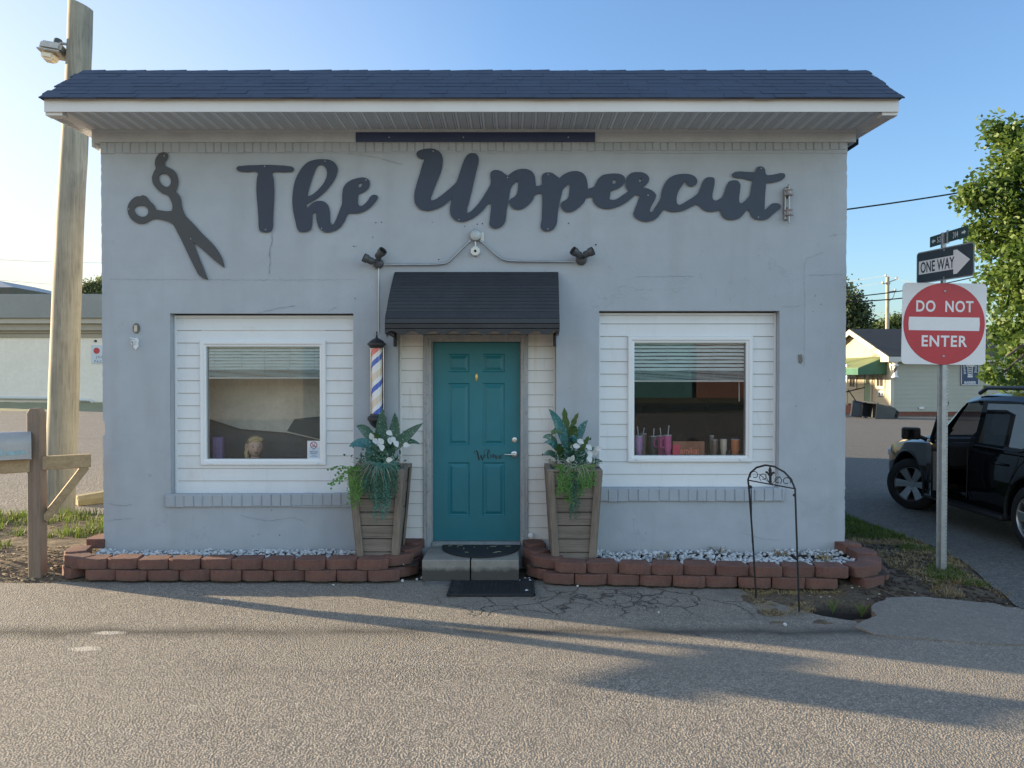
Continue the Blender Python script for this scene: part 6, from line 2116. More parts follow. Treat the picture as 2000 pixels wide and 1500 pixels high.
b = B(); lathe(b, [(.055, .07), (.055, .15), (.045, .165), (0, .165)], (0, 0, 0), 16, TL @ Matrix.Translation((.02, 0, 0))); obj("photocell", b, "lamp_grey", yl, smooth=40)

# ------------------------------------------------------------------ mailbox on its post
mb0 = gat(74, 1103, .13)
YM = mb0.y
mbx = thing("mailbox", "weathered white mailbox with faded stickers on a braced wooden post", "mailbox", (mb0.x, YM, 0))
pw = .061
ptop = at(74, 797, YM).z
bm = B(); prism(bm, [(mb0.x - pw, -.2), (mb0.x + pw, -.2), (mb0.x + pw, ptop - .05), (mb0.x + pw * .55, ptop), (mb0.x - pw * .5, ptop), (mb0.x - pw, ptop - .045)], 'Y', YM - pw, YM + pw)
bmesh.ops.bevel(bm, geom=bm.edges[:], offset=.006, segments=1, affect='EDGES'); obj("post", bm, "post_wood", mbx)
DA = Vector((.83, .56, 0)).normalized(); NA = Vector((-DA.y, DA.x, 0))
MA = Matrix((( DA.x, NA.x, 0, mb0.x), (DA.y, NA.y, 0, YM), (0, 0, 1, 0), (0, 0, 0, 1)))   # local x along the arm
za = at(74, 905, YM).z
bm = B(); box(bm, -.78, -.06, -.045, .045, za - .078, za + .055, .006, MA); box(bm, .03, .46, -.045, .045, za - .066, za + .066, .006, MA); obj("arm", bm, "arm_wood", mbx)
bm = B()
t = B(); box(t, -.038, .038, -.032, .032, -.32, .30, .006)
merge(bm, t, MA @ Matrix.Translation((.24, 0, za - .30)) @ Matrix.Rotation(R(36), 4, 'Y')); obj("brace", bm, "arm_wood", mbx)
bm = B()
zb_ = za + .058; wbx = .115; hb = .145
prf = [(-wbx, zb_), (wbx, zb_)] + [(wbx * math.cos(a), zb_ + hb + wbx * math.sin(a)) for a in [PI * k / 14 for k in range(15)]]
t = B(); prism(t, prf, 'X', -.46, -.055); merge(bm, t, MA); obj("box_body", bm, "mailbox_paint", mbx, smooth=30)
bm = B(); prf2 = [(x * 1.05, zb_ + (z - zb_) * 1.03 - .004) for x, z in prf]
t = B(); prism(t, prf2, 'X', -.475, -.445); merge(bm, t, MA)
dm = obj("door", bm, "mailbox_paint", mbx, smooth=30)
bm = B(); tube(bm, [MA @ Vector((-.48, 0, zb_ + .24)), MA @ Vector((-.52, 0, zb_ + .25)), MA @ Vector((-.53, 0, zb_ + .22))], .012, 6); obj("latch", bm, "rust_iron", dm)
bm = B(); t = B(); prism(t, prf2, 'X', -.066, -.050); merge(bm, t, MA); obj("back_rim", bm, "mailbox_paint", mbx, smooth=30)
bm = B(); box(bm, -.42, -.37, -wbx - .006, -wbx + .002, zb_ + .095, zb_ + .145, .003, MA); obj("flag_mount", bm, "mailbox_plate", mbx)
bm = B(); box(bm, -.34, -.28, -wbx - .004, -wbx + .002, zb_ + .04, zb_ + .10, 0, MA); box(bm, -.26, -.10, -wbx - .003, -wbx + .002, zb_ + .045, zb_ + .085, 0, MA); obj("sticker", bm, "mailbox_sticker", mbx)

# concrete wheel stop lying at the shop's corner
p0 = gat(148, 985, .03); p1 = gat(206, 962, .03)
p1 = p0 + Vector((1.15, 1.05, 0))
d = (p1 - p0).normalized(); n2 = Vector((-d.y, d.x, 0))
m = Matrix(((d.x, n2.x, 0, p0.x), (d.y, n2.y, 0, p0.y), (0, 0, 1, .02), (0, 0, 0, 1)))
bm = B(); t = B(); prism(t, [(-.16, 0), (.16, 0), (.15, .17), (.08, .28), (-.08, .28), (-.15, .17)], 'X', 0, 1.8)
bmesh.ops.bevel(t, geom=t.edges[:], offset=.015, segments=1, affect='EDGES')
for v in t.verts:
    if v.co.x < .2: v.co.z *= .45 + .55 * max(0, v.co.x / .2)
merge(bm, t, m)
single("wheel_stop", bm, "parking_block", "sunlit yellowish concrete wheel stop in the grass at the shop corner", "wheel stop", None, p0)

# ------------------------------------------------------------------ traffic signs
YS = -.30
pb2 = gat(1840, 1113, .05)
PX = pb2.x; YS = pb2.y
post = thing("sign_post", "galvanized punched steel sign post standing in dry grass", "sign post", (PX, YS, 0))
ptop = at(1847, 453, YS).z
bm = B()
def chan(off=0):
    # hat section in plan: flanges left/right, web towards the camera
    return [(-.052, .012), (-.030, .012), (-.022, -.020), (.022, -.020), (.030, .012), (.052, .012), (.052, .018), (.026, .018), (.018, -.014), (-.018, -.014), (-.026, .018), (-.052, .018)]
zc_ = at(1845, 620, YS).z
prism(bm, [(PX + x, YS + y) for x, y in chan()], 'Z', -.2, zc_)
obj("channel", bm, "galvanized", post)
bm = B(); box(bm, PX + .012 - .020, PX + .012 + .020, YS + .020, YS + .058, zc_ - .3, ptop, .004); obj("upper_tube", bm, "galvanized", post)
bm = B(); z = .10
while z < zc_ - .03:
    lathe(bm, [(.0055, 0), (0, .0005)], (PX + .041, YS + .0115, z), 8, TOY); z += .0254 * 1.35
obj("punched_holes", bm, "rubber", post)

def rrect(w_, h, r_, n_=6):
    out = []
    for (cx, cy, a0) in ((w_ / 2 - r_, h / 2 - r_, 0), (-w_ / 2 + r_, h / 2 - r_, PI / 2), (-w_ / 2 + r_, -h / 2 + r_, PI), (w_ / 2 - r_, -h / 2 + r_, 1.5 * PI)):
        out += [(cx + r_ * math.cos(a0 + PI / 2 * k / n_), cy + r_ * math.sin(a0 + PI / 2 * k / n_)) for k in range(n_ + 1)]
    return out
def circle(r_, n_=64): return [(r_ * math.cos(2 * PI * k / n_), r_ * math.sin(2 * PI * k / n_)) for k in range(n_)]
def flat(poly, y0, y1): 
    b = B(); prism(b, poly, 'Y', y0, y1); return b
# do not enter
yd = YS - .028
A0 = at(1762, 553, yd); A1 = at(1925, 712, yd)
w_, h_ = A1.x - A0.x, A0.z - A1.z
cn = Vector(((A0.x + A1.x) / 2, yd, (A0.z + A1.z) / 2))
sg = thing("do_not_enter_sign", "square white sign with red disc reading DO NOT ENTER", "traffic sign", cn, 0, "traffic signs on the steel post")
TR = Matrix.Rotation(R(.8), 4, 'Y')
def addp(nm, b, mat, par, mtx):
    b.transform(mtx); return obj(nm, b, mat, par, world=False)
addp("panel", flat(rrect(w_, h_, .045), -.002, .002), "sign_white", sg, TR)
rd = w_ * .485
disc = addp("red_disc", flat(circle(rd), -.0032, -.0022), "sign_red", sg, TR)
addp("white_bar", flat([(-w_ * .418, -h_ * .082), (w_ * .418, -h_ * .082), (w_ * .424, 0), (w_ * .418, h_ * .082), (-w_ * .418, h_ * .082), (-w_ * .424, 0)], -.0042, -.0034), "sign_white", sg, TR)
for (s, zz, k) in (("DO  NOT", .215, 1), ("ENTER", -.212, 1)):
    t = text_bm(s, h_ * .138, .0008, .022, .92 if s == "ENTER" else .80, 1.12)
    t.transform(Matrix.Translation((0 if s == "ENTER" else 0, -.0039, zz * h_)) @ FACE_CAM); addp("lettering", t, "sign_white", sg, TR)
for zz in (.40, -.40):
    b = B(); lathe(b, [(.012, 0), (.011, .004), (.005, .007), (0, .007)], (0, -.0032, zz * h_), 12, TOY); addp("bolt", b, "galvanized", sg, TR)
# one way: swung round to face the side street
l = at(1791, 530, YS + .42); r_ = at(1900, 505, YS - .35)
L3 = Vector((790 / F * (YS + .36 + 7.9), YS + .36, 0)); R3 = Vector((900 / F * (YS - .34 + 7.9), YS - .34, 0))
dx = (R3 - L3); wl = dx.length; dx.normalize()
zt_ = at(1900, 472, R3.y).z; zb2 = at(1898, 538, R3.y).z
hh = zt_ - zb2
cn = (L3 + R3) / 2; cn.z = (zt_ + zb2) / 2
cn = CAM + (cn - CAM) * .981
yaw = math.atan2(dx.y, dx.x)
ow = thing("one_way_sign", "black and white ONE WAY arrow sign turned towards the side street", "traffic sign", cn, yaw, "traffic signs on the steel post")
I4 = Matrix.Identity(4)
addp("panel", flat(rrect(wl, hh, .035), -.002, .002), "sign_black", ow, I4)
bm = B(); o_ = rrect(wl, hh, .035); i_ = rrect(wl - .022, hh - .022, .027)
va = [bm.verts.new((x, -.0026, z)) for x, z in o_]; vb = [bm.verts.new((x, -.0026, z)) for x, z in i_]
for k in range(len(va)): bm.faces.new((va[k], va[(k + 1) % len(va)], vb[(k + 1) % len(va)], vb[k]))
obj("border", bm, "galvanized", ow, world=False)
arrow = [(-wl * .455, -hh * .21), (wl * .16, -hh * .21), (wl * .16, -hh * .36), (wl * .22, -hh * .36), (wl * .435, 0), (wl * .22, hh * .36), (wl * .16, hh * .36), (wl * .16, hh * .21), (-wl * .455, hh * .21)]
addp("arrow", flat(arrow, -.0034, -.0024), "sign_white", ow, I4)
t = text_bm("ONE WAY", hh * .34, .0008, .018, .60, 1.05); t.transform(Matrix.Translation((-wl * .125, -.0040, 0)) @ FACE_CAM); addp("lettering", t, "sign_black", ow, I4)
for zz in (.42, -.42):
    b = B(); lathe(b, [(.010, 0), (.009, .004), (0, .006)], (0, -.002, zz * hh), 10, TOY); addp("bolt", b, "galvanized", ow, I4)
# street-name blade
L3 = Vector((815 / F * (YS + .42 + 7.9), YS + .42, 0)); R3 = Vector((888 / F * (YS - .22 + 7.9), YS - .22, 0))
dx = (R3 - L3); wl = dx.length; dx.normalize()
zt_ = at(1888, 440, R3.y).z; zb2 = at(1888, 462, R3.y).z; hh = zt_ - zb2
cn = (L3 + R3) / 2; cn.z = (zt_ + zb2) / 2
cn = CAM + (cn - CAM) * .983
sb = thing("street_name_sign", "narrow dark green road number blade at the top of the steel post", "street sign", cn, math.atan2(dx.y, dx.x), "traffic signs on the steel post")
addp("panel", flat(rrect(wl, hh, .006, 2), -.0015, .0015), "street_blade", sb, I4)
for (s, xx, sx) in (("S-36", -.225, .60), ("314", .19, .70)):
    t = text_bm(s, hh * .55, .0008, .012, sx); t.transform(Matrix.Translation((xx * wl, -.0024, 0)) @ FACE_CAM); addp("lettering", t, "sign_white", sb, I4)
for sx in (-1, 1):
    ap = [(.45, 0), (.40, .20), (.40, .08), (.345, .08), (.345, -.08), (.40, -.08), (.40, -.20)]
    addp("arrow", flat([(sx * x * wl, z * hh) for x, z in ap], -.0026, -.0018), "sign_white", sb, I4)
b = B(); box(b, -.022, .002, -.008, .012, -hh * .58, hh * .62, .002); addp("clamp", b, "galvanized", sb, I4)
# back of an older sign behind the post
bk = at(1800, 632, YS + .25)
bm = B(); prism(bm, [(bk.x + .42 * math.cos(PI / 8 + k * PI / 4) * .55, bk.z + .36 * math.sin(PI / 8 + k * PI / 4)) for k in range(8)], 'Y', YS + .05, YS + .054)
single("sign_blank", bm, "sign_back", "grey back of an octagonal sign peeping out behind the red disc sign", "sign back", None, (bk.x, YS + .05, bk.z))

# ------------------------------------------------------------------ warehouse and its neighbours on the left
YW = 42.1
def wz(py): return at(100, py, YW).z
def wx(px): return at(px, 700, YW).x
wh = thing("warehouse", "long cream walled warehouse with a deep grey roof edge behind the gravel lot", "warehouse", (-32, YW, 0))
X0, X1 = -48, -12
bm = B(); box(bm, X0, X1, YW, YW + 14, -.2, wz(655)); obj("wall", bm, "warehouse_wall", wh)
bm = B(); box(bm, X0 - .3, X1 + .3, YW - .9, YW + 14.5, wz(623), wz(577), .02); obj("roof", bm, "warehouse_roof", wh)
bm = B(); box(bm, X0 - .2, X1 + .2, YW - .75, YW + 14, wz(633), wz(623) - .004); obj("fascia", bm, "warehouse_fascia", wh)
bm = B(); box(bm, X0 - .1, X1 + .1, YW - .5, YW + 14, wz(646), wz(633) - .004); box(bm, X0, X1, YW - .25, YW + 14, wz(651), wz(646) - .004); box(bm, X0, X1, YW - .12, YW + 14, wz(659), wz(651) - .004); obj("cornice", bm, "warehouse_soffit", wh)
bm = B(); tube(bm, [(-48, YW - .15, wz(770)), (wx(100), YW - .15, wz(778)), (wx(178), YW - .15, wz(782)), (wx(181), YW - .15, wz(784)), (wx(181.5), YW - .15, wz(793))], .10, 8)
obj("drain_pipe", bm, "pvc", wh, smooth=40)
q = at(202, 692, YW - .06)
ss = thing("wall_sign", "pale notice with a red dot on the warehouse wall by the shop edge", "notice", q)
sw, sh = 1.62, wz(674) - wz(710)
xl = at(178.5, 692, YW - .06).x
bm = B(); box(bm, xl, xl + sw, YW - .06, YW - .01, wz(710), wz(674)); obj("panel", bm, "pipe_sign_white", ss)
bm = B(); prism(bm, [(at(188.5, 685, YW - .07).x + .20 * math.cos(2 * PI * k / 24), at(188.5, 685, YW - .07).z + .20 * math.sin(2 * PI * k / 24)) for k in range(24)], 'Y', YW - .075, YW - .062); obj("red_dot", bm, "dot_red", ss)
for (s, px, py) in (("JOI", 193.5, 698), ("PACI", 193, 706)):
    t = text_bm(s, .145, .004, .01, 1.1, 1.4); p = at(px, py, YW - .07); t.transform(Matrix.Translation((p.x, YW - .068, p.z)) @ FACE_CAM); obj("lettering", t, "sign_grey_text", ss)
p = at(186, 666, YW - .05); bm = B(); lathe(bm, [(.09, 0), (.07, .08), (0, .1)], (p.x, YW - .01, p.z), 10, TOY); single("wall_lamp", bm, "lamp_grey", "small round wall lamp above the red dot notice", "wall lamp", None, (p.x, YW, p.z))
# grey roof corner of another building beyond
YC = 60
gb = thing("canopy_building", "grey hipped roof corner rising beyond the warehouse roof", "building", (-52, YC + 6, 0))
c_ = at(26, 561, YC); lo = at(0, 575, YC).z
bm = B(); e = c_.z
pts_ = [(c_.x, YC, e), (c_.x - 22, YC, e), (c_.x - 22, YC + 14, e), (c_.x, YC + 14, e)]
for dz in (0, .35):
    pass
v0 = [bm.verts.new((x, y, z)) for x, y, z in pts_]; v1 = [bm.verts.new((x + (-1 if x > c_.x - 5 else 1) * 4.2, y + (1 if y < YC + 5 else -1) * 4.2, z + 1.1)) for x, y, z in pts_]
v2 = [bm.verts.new((x + (-1 if x > c_.x - 5 else 1) * 1.6, y + (1 if y < YC + 5 else -1) * 1.6, z - .75)) for x, y, z in pts_]
bm.faces.new(v1)
for k in range(4): bm.faces.new((v0[k], v0[(k + 1) % 4], v1[(k + 1) % 4], v1[k])); bm.faces.new((v2[k], v2[(k + 1) % 4], v0[(k + 1) % 4], v0[k]))
bm.faces.new(v2[::-1]); bmesh.ops.recalc_face_normals(bm, faces=bm.faces[:])
obj("roof", bm, "roof_shed", gb)
bm = B(); box(bm, c_.x - 20, c_.x - 2, YC + 2, YC + 12, -.2, e - .74); obj("wall", bm, "warehouse_wall", gb)

# ------------------------------------------------------------------ sided house across the side street
YH = 28.2
def hz(py, Y=YH): return at(1800, py, Y).z
HX = at(1741, 700, YH).x
HD = 7.4
hs = thing("sided_house", "small cream sided house with black roof across the side street", "house", (HX + 6, YH + 3, 0))
ez = hz(693); rz = at(1677, 647, YH + HD / 2).z
HL = 15
bz = hz(804)
bm = B(); siding(bm, HX, HX + HL, bz, ez, YH, .205); obj("siding_panel", bm, ["house_siding_shade", "siding_shadow_grime"], hs)
bm = B()
# gable wall (faces -X): drawn along +Y then turned
t = B(); siding(t, 0, HD, bz, ez, 0, .205)
zc = ez
while zc < rz - .25:
    f0 = (zc - ez) / (rz - ez); z2 = min(zc + .205, rz - .02)
    x0_, x1_ = HD / 2 * f0 + .02, HD - HD / 2 * f0 - .02
    dx_ = HD / 2 * (z2 - zc) / (rz - ez)
    quad(t, (x0_, -.012, zc), (x1_, -.012, zc), (x1_ - dx_, 0, z2), (x0_ + dx_, 0, z2)); zc += .205
MG = Matrix(((0, 1, 0, HX), (-1, 0, 0, YH + HD), (0, 0, 1, 0), (0, 0, 0, 1)))
merge(bm, t, MG); obj("gable_siding", bm, ["house_siding_sunlit", "siding_shadow_grime"], hs)
bm = B(); box(bm, HX + .02, HX + HL, YH + .02, YH + HD, -.3, bz + .02); box(bm, HX + .02, HX + HL, YH + .03, YH + HD, bz, ez)
prism(bm, [(YH + .03, ez), (YH + HD, ez), (YH + HD / 2, rz - .05)], 'X', HX + .03, HX + HL)
obj("wall", bm, "house_brick", hs)
bm = B(); oh = .45; rk = .35
sl_ = (rz - ez) / (HD / 2)
for sg_ in (0, 1):
    y0 = YH - oh if sg_ == 0 else YH + HD + oh; yr = YH + HD / 2
    z0 = ez - sl_ * oh + .10
    vs = [(HX - rk, y0, z0), (HX + HL, y0, z0), (HX + HL, yr, rz + .12), (HX - rk, yr, rz + .12)]
    vs2 = [(x, y, z - .10) for x, y, z in vs]
    a_ = [bm.verts.new(p) for p in vs]; b2 = [bm.verts.new(p) for p in vs2]
    bm.faces.new(a_); bm.faces.new(b2[::-1])
    for k in range(4): bm.faces.new((a_[k], b2[k], b2[(k + 1) % 4], a_[(k + 1) % 4]))
bmesh.ops.recalc_face_normals(bm, faces=bm.faces[:]); obj("roof", bm, "house_roof", hs)
bm = B(); z0 = ez - sl_ * oh
box(bm, HX - rk - .02, HX + HL, YH - oh - .04, YH - oh - .003, z0 - .17, z0 + .06); box(bm, HX - rk, HX + HL, YH - oh, YH - .01, z0 - .16, z0 - .12)
obj("fascia", bm, "house_trim_shade", hs)
bm = B()
for sg_ in (0, 1):
    y0 = YH - oh if sg_ == 0 else YH + HD + oh; yr = YH + HD / 2; s_2 = 1 if sg_ == 0 else -1
    prism(bm, [(y0, z0 - .17), (y0, z0 + .07), (yr, rz + .09), (yr, rz - .17)], 'X', HX - rk - .03, HX - rk - .004)
prism(bm, [(YH - oh, z0 - .17), (YH - oh, z0 + .06), (YH + .3, z0 + .06 + sl_ * .7), (YH + .3, z0 - .17)], 'X', HX - rk - .02, HX - rk + .1)
box(bm, HX - .04, HX + .12, YH - .035, YH - .015, bz, ez - .1); box(bm, HX - .035, HX - .015, YH - .01, YH + .14, bz, ez - .1)
obj("trim", bm, "house_trim", hs)
def gy(px): # world y on the gable plane X=HX seen at photo column px
    return F * (HX - .02) / (px - 1000) - 7.9
def gz(px, py): return at(px, py, gy(px)).z
def gwin(pa, pb3, pt, pbm):
    ya, yb3 = gy(pb3), gy(pa); zt3 = gz((pa + pb3) / 2, pt); zb3 = gz((pa + pb3) / 2, pbm)
    b = B(); box(b, HX - .03, HX + .02, ya, yb3, zb3, zt3); o = obj("window", b, "dark_window", hs)
    b = B(); w2 = .14
    for (a0, a1, c0_, c1_) in ((ya - w2, ya, zb3 - w2, zt3 + w2), (yb3, yb3 + w2, zb3 - w2, zt3 + w2), (ya, yb3, zt3, zt3 + w2), (ya, yb3, zb3 - w2, zb3), (ya, yb3, (zb3 + zt3) / 2 - .04, (zb3 + zt3) / 2 + .04), ((ya + yb3) / 2 - .015, (ya + yb3) / 2 + .015, zb3, (zb3 + zt3) / 2)):
        box(b, HX - .055, HX - .015, a0, a1, c0_, c1_)
    obj("frame", b, "house_trim", o)
gwin(1713.5, 1726, 718, 754); gwin(1661, 1671, 719, 755)
ya, yb3 = gy(1701), gy(1689)
b = B(); box(b, HX - .035, HX + .02, ya, yb3, .45, gz(1695, 714)); dr = obj("door", b, "house_door", hs)
b = B(); box(b, HX - .04, HX - .03, ya + .15, yb3 - .15, gz(1695, 750), gz(1695, 722)); obj("pane", b, "dark_window", dr)
b = B()
for (a0, a1) in ((ya - .14, ya), (yb3, yb3 + .14)): box(b, HX - .055, HX - .01, a0, a1, .45, gz(1695, 712))
obj("door_casing", b, "house_trim", hs)
b = B(); tube(b, [(HX - 1.15, gy(1688) - .6, .2), (HX - 1.15, gy(1688) - .6, gz(1688, 712))], .05, 8); obj("porch_post", b, "lamp_metal", hs)
b = B(); tube(b, [(HX - 2.4, gy(1700), gz(1652, 773)), (HX - .3, gy(1700), gz(1704, 757))], .03, 6); tube(b, [(HX - 2.4, gy(1680), gz(1652, 768)), (HX - .9, gy(1680), gz(1680, 757))], .03, 6); tube(b, [(HX - .9, gy(1690), gz(1688, 760)), (HX - .5, gy(1697), .4)], .025, 6); obj("handrail", b, "black_iron", hs)
b = B(); box(b, HX - 1.3, HX, gy(1690) - 1.2, gy(1690) + 1.6, -.1, .42); obj("porch_slab", b, "house_brick", hs)
# green canopy
zc0 = gz(1727, 696); zc1 = zc0 - .55
cy0, cy1 = gy(1731), YH + HD - .3
b = B()
prism(b, [(HX - .01, zc0), (HX - 1.35, zc1), (HX - 1.35, zc1 - .32), (HX - 1.30, zc1 - .32), (HX - 1.30, zc1 - .03), (HX - .01, zc0 - .05)], 'Y', cy0, cy1)
cp = obj("porch_canopy", b, "canopy_faded", hs)
b = B(); prism(b, [(HX - .01, zc0 - .02), (HX - 1.33, zc1), (HX - 1.34, zc1 - .32), (HX - .01, zc1 - .30)], 'Y', cy0 - .03, cy0 - .005); box(b, HX - 1.38, HX - 1.352, cy0 - .03, cy1, zc1 - .33, zc1 - .02); obj("valance", b, "canopy_green", cp)
# things on the house
p = at(1721.5, 768, gy(1721.5))
b = B(); box(b, HX - .03, HX - .016, gy(1726.5), gy(1715.5), p.z - .17, p.z + .17)
cs = single("cat_plaque", b, "pipe_sign_white", "small white plaque with two dark marks under the house window", "plaque", None, (HX - .03, gy(1721), p.z))
b = B()
for u in (.25, .75):
    yy = gy(1726.5) + (gy(1715.5) - gy(1726.5)) * u; blob(b, (HX - .035, yy, p.z - .05), .09, 1, .2, 2, 3, (.15, 1, .9))
for s3 in (-1, 1): box(b, HX - .034, HX - .031, gy(1726.5), gy(1715.5), p.z + s3 * .15 - .02, p.z + s3 * .15 + .02)
obj("marking", b, "ink_dark", cs)
pq = at(1748, 718, YH - .3)
hp = thing("barber_pole", "old white barber pole with globe top on the house corner", "barber pole", pq)
def pz(py): return at(1748, py, YH - .3).z
b = B(); blob(b, (pq.x, pq.y, pz(705)), .16, 2, 0); obj("globe", b, "white_plastic", hp, smooth=60)
b = B(); lathe(b, [(.10, pz(711)), (.15, pz(712)), (.15, pz(714)), (.09, pz(716)), (.09, pz(717))], (pq.x, pq.y, 0), 16); lathe(b, [(.09, pz(733)), (.15, pz(735)), (.16, pz(737)), (.08, pz(739)), (0, pz(739))], (pq.x, pq.y, 0), 16); obj("collar", b, "white_plastic", hp, smooth=40)
b = B(); lathe(b, [(.10, pz(734) - pq.z), (.10, pz(716) - pq.z)], pq, 20); obj("cylinder", b, "barber_stripe_far", hp, smooth=40)
b = B(); box(b, pq.x - .03, pq.x + .03, YH - .25, YH - .01, pz(738), pz(736)); obj("bracket", b, "lamp_metal", hp)
A0 = at(1877, 690, YH - .03); A1 = at(1911.5, 752, YH - .03)
bs = thing("barber_sign", "navy BARBER SHOP sign with striped pole on the house's long wall", "shop sign", ((A0.x + A1.x) / 2, YH - .03, A1.z))
b = B(); box(b, A0.x, A1.x, YH - .05, YH - .014, A1.z, A0.z); obj("panel", b, "barber_blue", bs)
cx, W3, H3 = (A0.x + A1.x) / 2, A1.x - A0.x, A0.z - A1.z
b = B()
for (x0, x1, z0_, z1_) in ((A0.x, A1.x, A1.z, A1.z + .03), (A0.x, A1.x, A0.z - .03, A0.z), (A0.x, A0.x + .03, A1.z, A0.z), (A1.x - .03, A1.x, A1.z, A0.z)): box(b, x0, x1, YH - .056, YH - .052, z0_, z1_)
prism(b, [(cx - .16, A1.z + H3 * .86), (cx + .16, A1.z + H3 * .86), (cx + .11, A1.z + H3 * .30), (cx - .11, A1.z + H3 * .30)], 'Y', YH - .058, YH - .052)
box(b, cx - .2, cx + .2, YH - .06, YH - .052, A1.z + H3 * .58, A1.z + H3 * .63); box(b, cx - .12, cx + .12, YH - .06, YH - .052, A1.z + H3 * .24, A1.z + H3 * .29)
obj("pole_emblem", b, "pipe_sign_white", bs)
b = B()
for k in range(4):
    z0_ = A1.z + H3 * (.33 + .062 * k); prism(b, [(cx - .10, z0_ + .05), (cx + .10, z0_), (cx + .10, z0_ + .05), (cx - .10, z0_ + .10)], 'Y', YH - .064, YH - .0605)
obj("stripes", b, "ink_dark", bs)
t = text_bm("BARBER", .125, .004, .03, .92); t.transform(Matrix.Translation((cx, YH - .056, A1.z + .115)) @ FACE_CAM); obj("lettering", t, "pipe_sign_white", bs)
for (s, sx, an) in (("SHAVES", -1, 97), ("SHOP", 1, 83)):
    t = text_bm(s, .105, .004, .02, .95); t.transform(Matrix.Translation((cx + sx * W3 * .32, YH - .056, A1.z + H3 * .50)) @ Matrix.Rotation(-R(an), 4, 'Y') @ FACE_CAM); obj("lettering", t, "pipe_sign_white", bs)
q = at(1800, 797, YH - .05); b = B(); box(b, q.x - .11, q.x + .11, YH - .08, YH - .01, q.z - .05, q.z + .05, .01); single("outlet_cover", b, "white_plastic", "white outlet cover low on the house's long wall", "outlet", None, q)
# overturned wheeled bin
bp0 = gat(1700, 822, .0)
YB = YH - 2.2
wb = thing("wheeled_bin", "dark wheeled bin lying on its side with lid open before the house", "bin", (at(1707, 820, YB).x, YB, 0))
def bx3(px, py, Y): return at(px, py, Y)
def binbox(l1, l2, nm, mat, par=None, inside=None):
    b = B(); v = [b.verts.new(p) for p in l1 + l2]
    n_ = len(l1)
    for k in range(n_): b.faces.new((v[k], v[(k + 1) % n_], v[n_ + (k + 1) % n_], v[n_ + k]))
    b.faces.new(v[n_:]); 
    if inside is None: b.faces.new(v[:n_][::-1])
    bmesh.ops.recalc_face_normals(b, faces=b.faces[:]); return obj(nm, b, mat, par or wb)
mouth = [at(1686, 785, YB + .55), at(1714, 788, YB - .35), at(1711, 818, YB - .35), at(1684, 814, YB + .55)]
tail = [at(1738, 792, YB + .75), at(1751, 799, YB + .05), at(1746, 817, YB + .0), at(1733, 812, YB + .7)]
body = binbox(mouth, tail, "bin_body", "bin_plastic", None, True)
b = B(); rim = mouth + [mouth[0]]; tube(b, rim, .05, 6); obj("rim", b, "bin_plastic", wb)
b = B(); m2 = [p.lerp(c2, .25) for p, c2 in zip(mouth, tail)]; v = [b.verts.new(p) for p in m2]; b.faces.new(v); obj("bin_inside", b, "bin_inside", wb)
lid = [at(1666, 783, YB + .5), at(1683, 786, YB + .45), at(1682, 814, YB + .35), at(1662, 812, YB + .4)]
lid2 = [p + Vector((.05, .10, .0)) for p in lid]
ld = binbox(lid, lid2, "lid", "bin_plastic")
b = B(); tube(b, lid + [lid[0]], .045, 6); obj("lid_rim", b, "bin_plastic", ld)
for k in (0, 1):
    c3 = tail[1 + k].lerp(tail[2 - k], .3) + Vector((.05, .1, -.05)); b = B(); lathe(b, [(.0, -.04), (.13, -.04), (.13, .04), (0, .04)], c3, 16, Matrix.Rotation(R(60), 4, 'X')); obj("wheel", b, "tyre", wb)

# ------------------------------------------------------------------ far poles and wires
YF = 62
fb_ = at(1733, 640, YF)
fp = thing("far_utility_pole", "slim distant wooden utility pole with cross arm above the house roof", "utility pole", (fb_.x, YF, 0))
bm = B(); tube(bm, [(fb_.x, YF, -.2), (fb_.x, YF, at(1733, 540, YF).z)], [.20, .15], 12); obj("shaft", bm, "far_pole_wood", fp, smooth=40)
bm = B(); tube(bm, [at(1724, 555, YF), at(1736, 551, YF), at(1750, 546, YF)], .05, 6); tube(bm, [at(1736, 570, YF), at(1749, 568, YF)], .05, 6); obj("cross_arm", bm, "far_pole_wood", fp)
bm = B()
for (x, y) in ((1730, 538), (1751, 543), (1724, 552), (1749, 566), (1737, 553)): q = at(x, y, YF); lathe(bm, [(.06, -.12), (.09, -.05), (.07, .08), (0, .14)], q, 8)
obj("insulator", bm, "porcelain", fp)
bm = B(); tube(bm, [at(1737, 588, YF - .3), at(1745, 580, YF - .3), at(1749, 565, YF - .3)], .025, 5); obj("jumper_wire", bm, "wire_black", fp)
def wire(pts, r_, mat, label, grp="overhead wires", sag=True):
    b = B(); tube(b, pts, r_, 6)
    o = single("overhead_wire", b, mat, label, "wire", grp, pts[0])
def span(a, b, sag, n_=14):
    return [a.lerp(b, i / n_) - Vector((0, 0, sag * 4 * (i / n_) * (1 - i / n_))) for i in range(n_ + 1)]
a, b = Vector((3.25, 11.7, 5.62)), at(2060, 343, 13)
bm = B(); tube(bm, [(3.25, 11.7, 4.2), (3.25, 11.7, 5.7)], .03, 8); obj("service_mast", bm, "galvanized", shop)
wire(span(a, b, .16), .022, "wire_black", "thick twisted service wire running from the shop's rear into the tree", sag=False)
wire([at(900, 600, 40)] + span(at(1600, 584, 26), at(2050, 500, 26), .35), .026, "wire_black", "upper of the two black cables crossing behind the ONE WAY sign")
wire([at(900, 604, 40)] + span(at(1600, 588, 26), at(1990, 533, 26), .40), .030, "wire_black", "lower of the two black cables crossing behind the ONE WAY sign")
ptop = at(1730, 538, YF)
wire(span(at(1500, 560, YF + 20), ptop, .3), .016, "wire_pale", "thin pale wire on the top insulator of the distant pole, shop side")
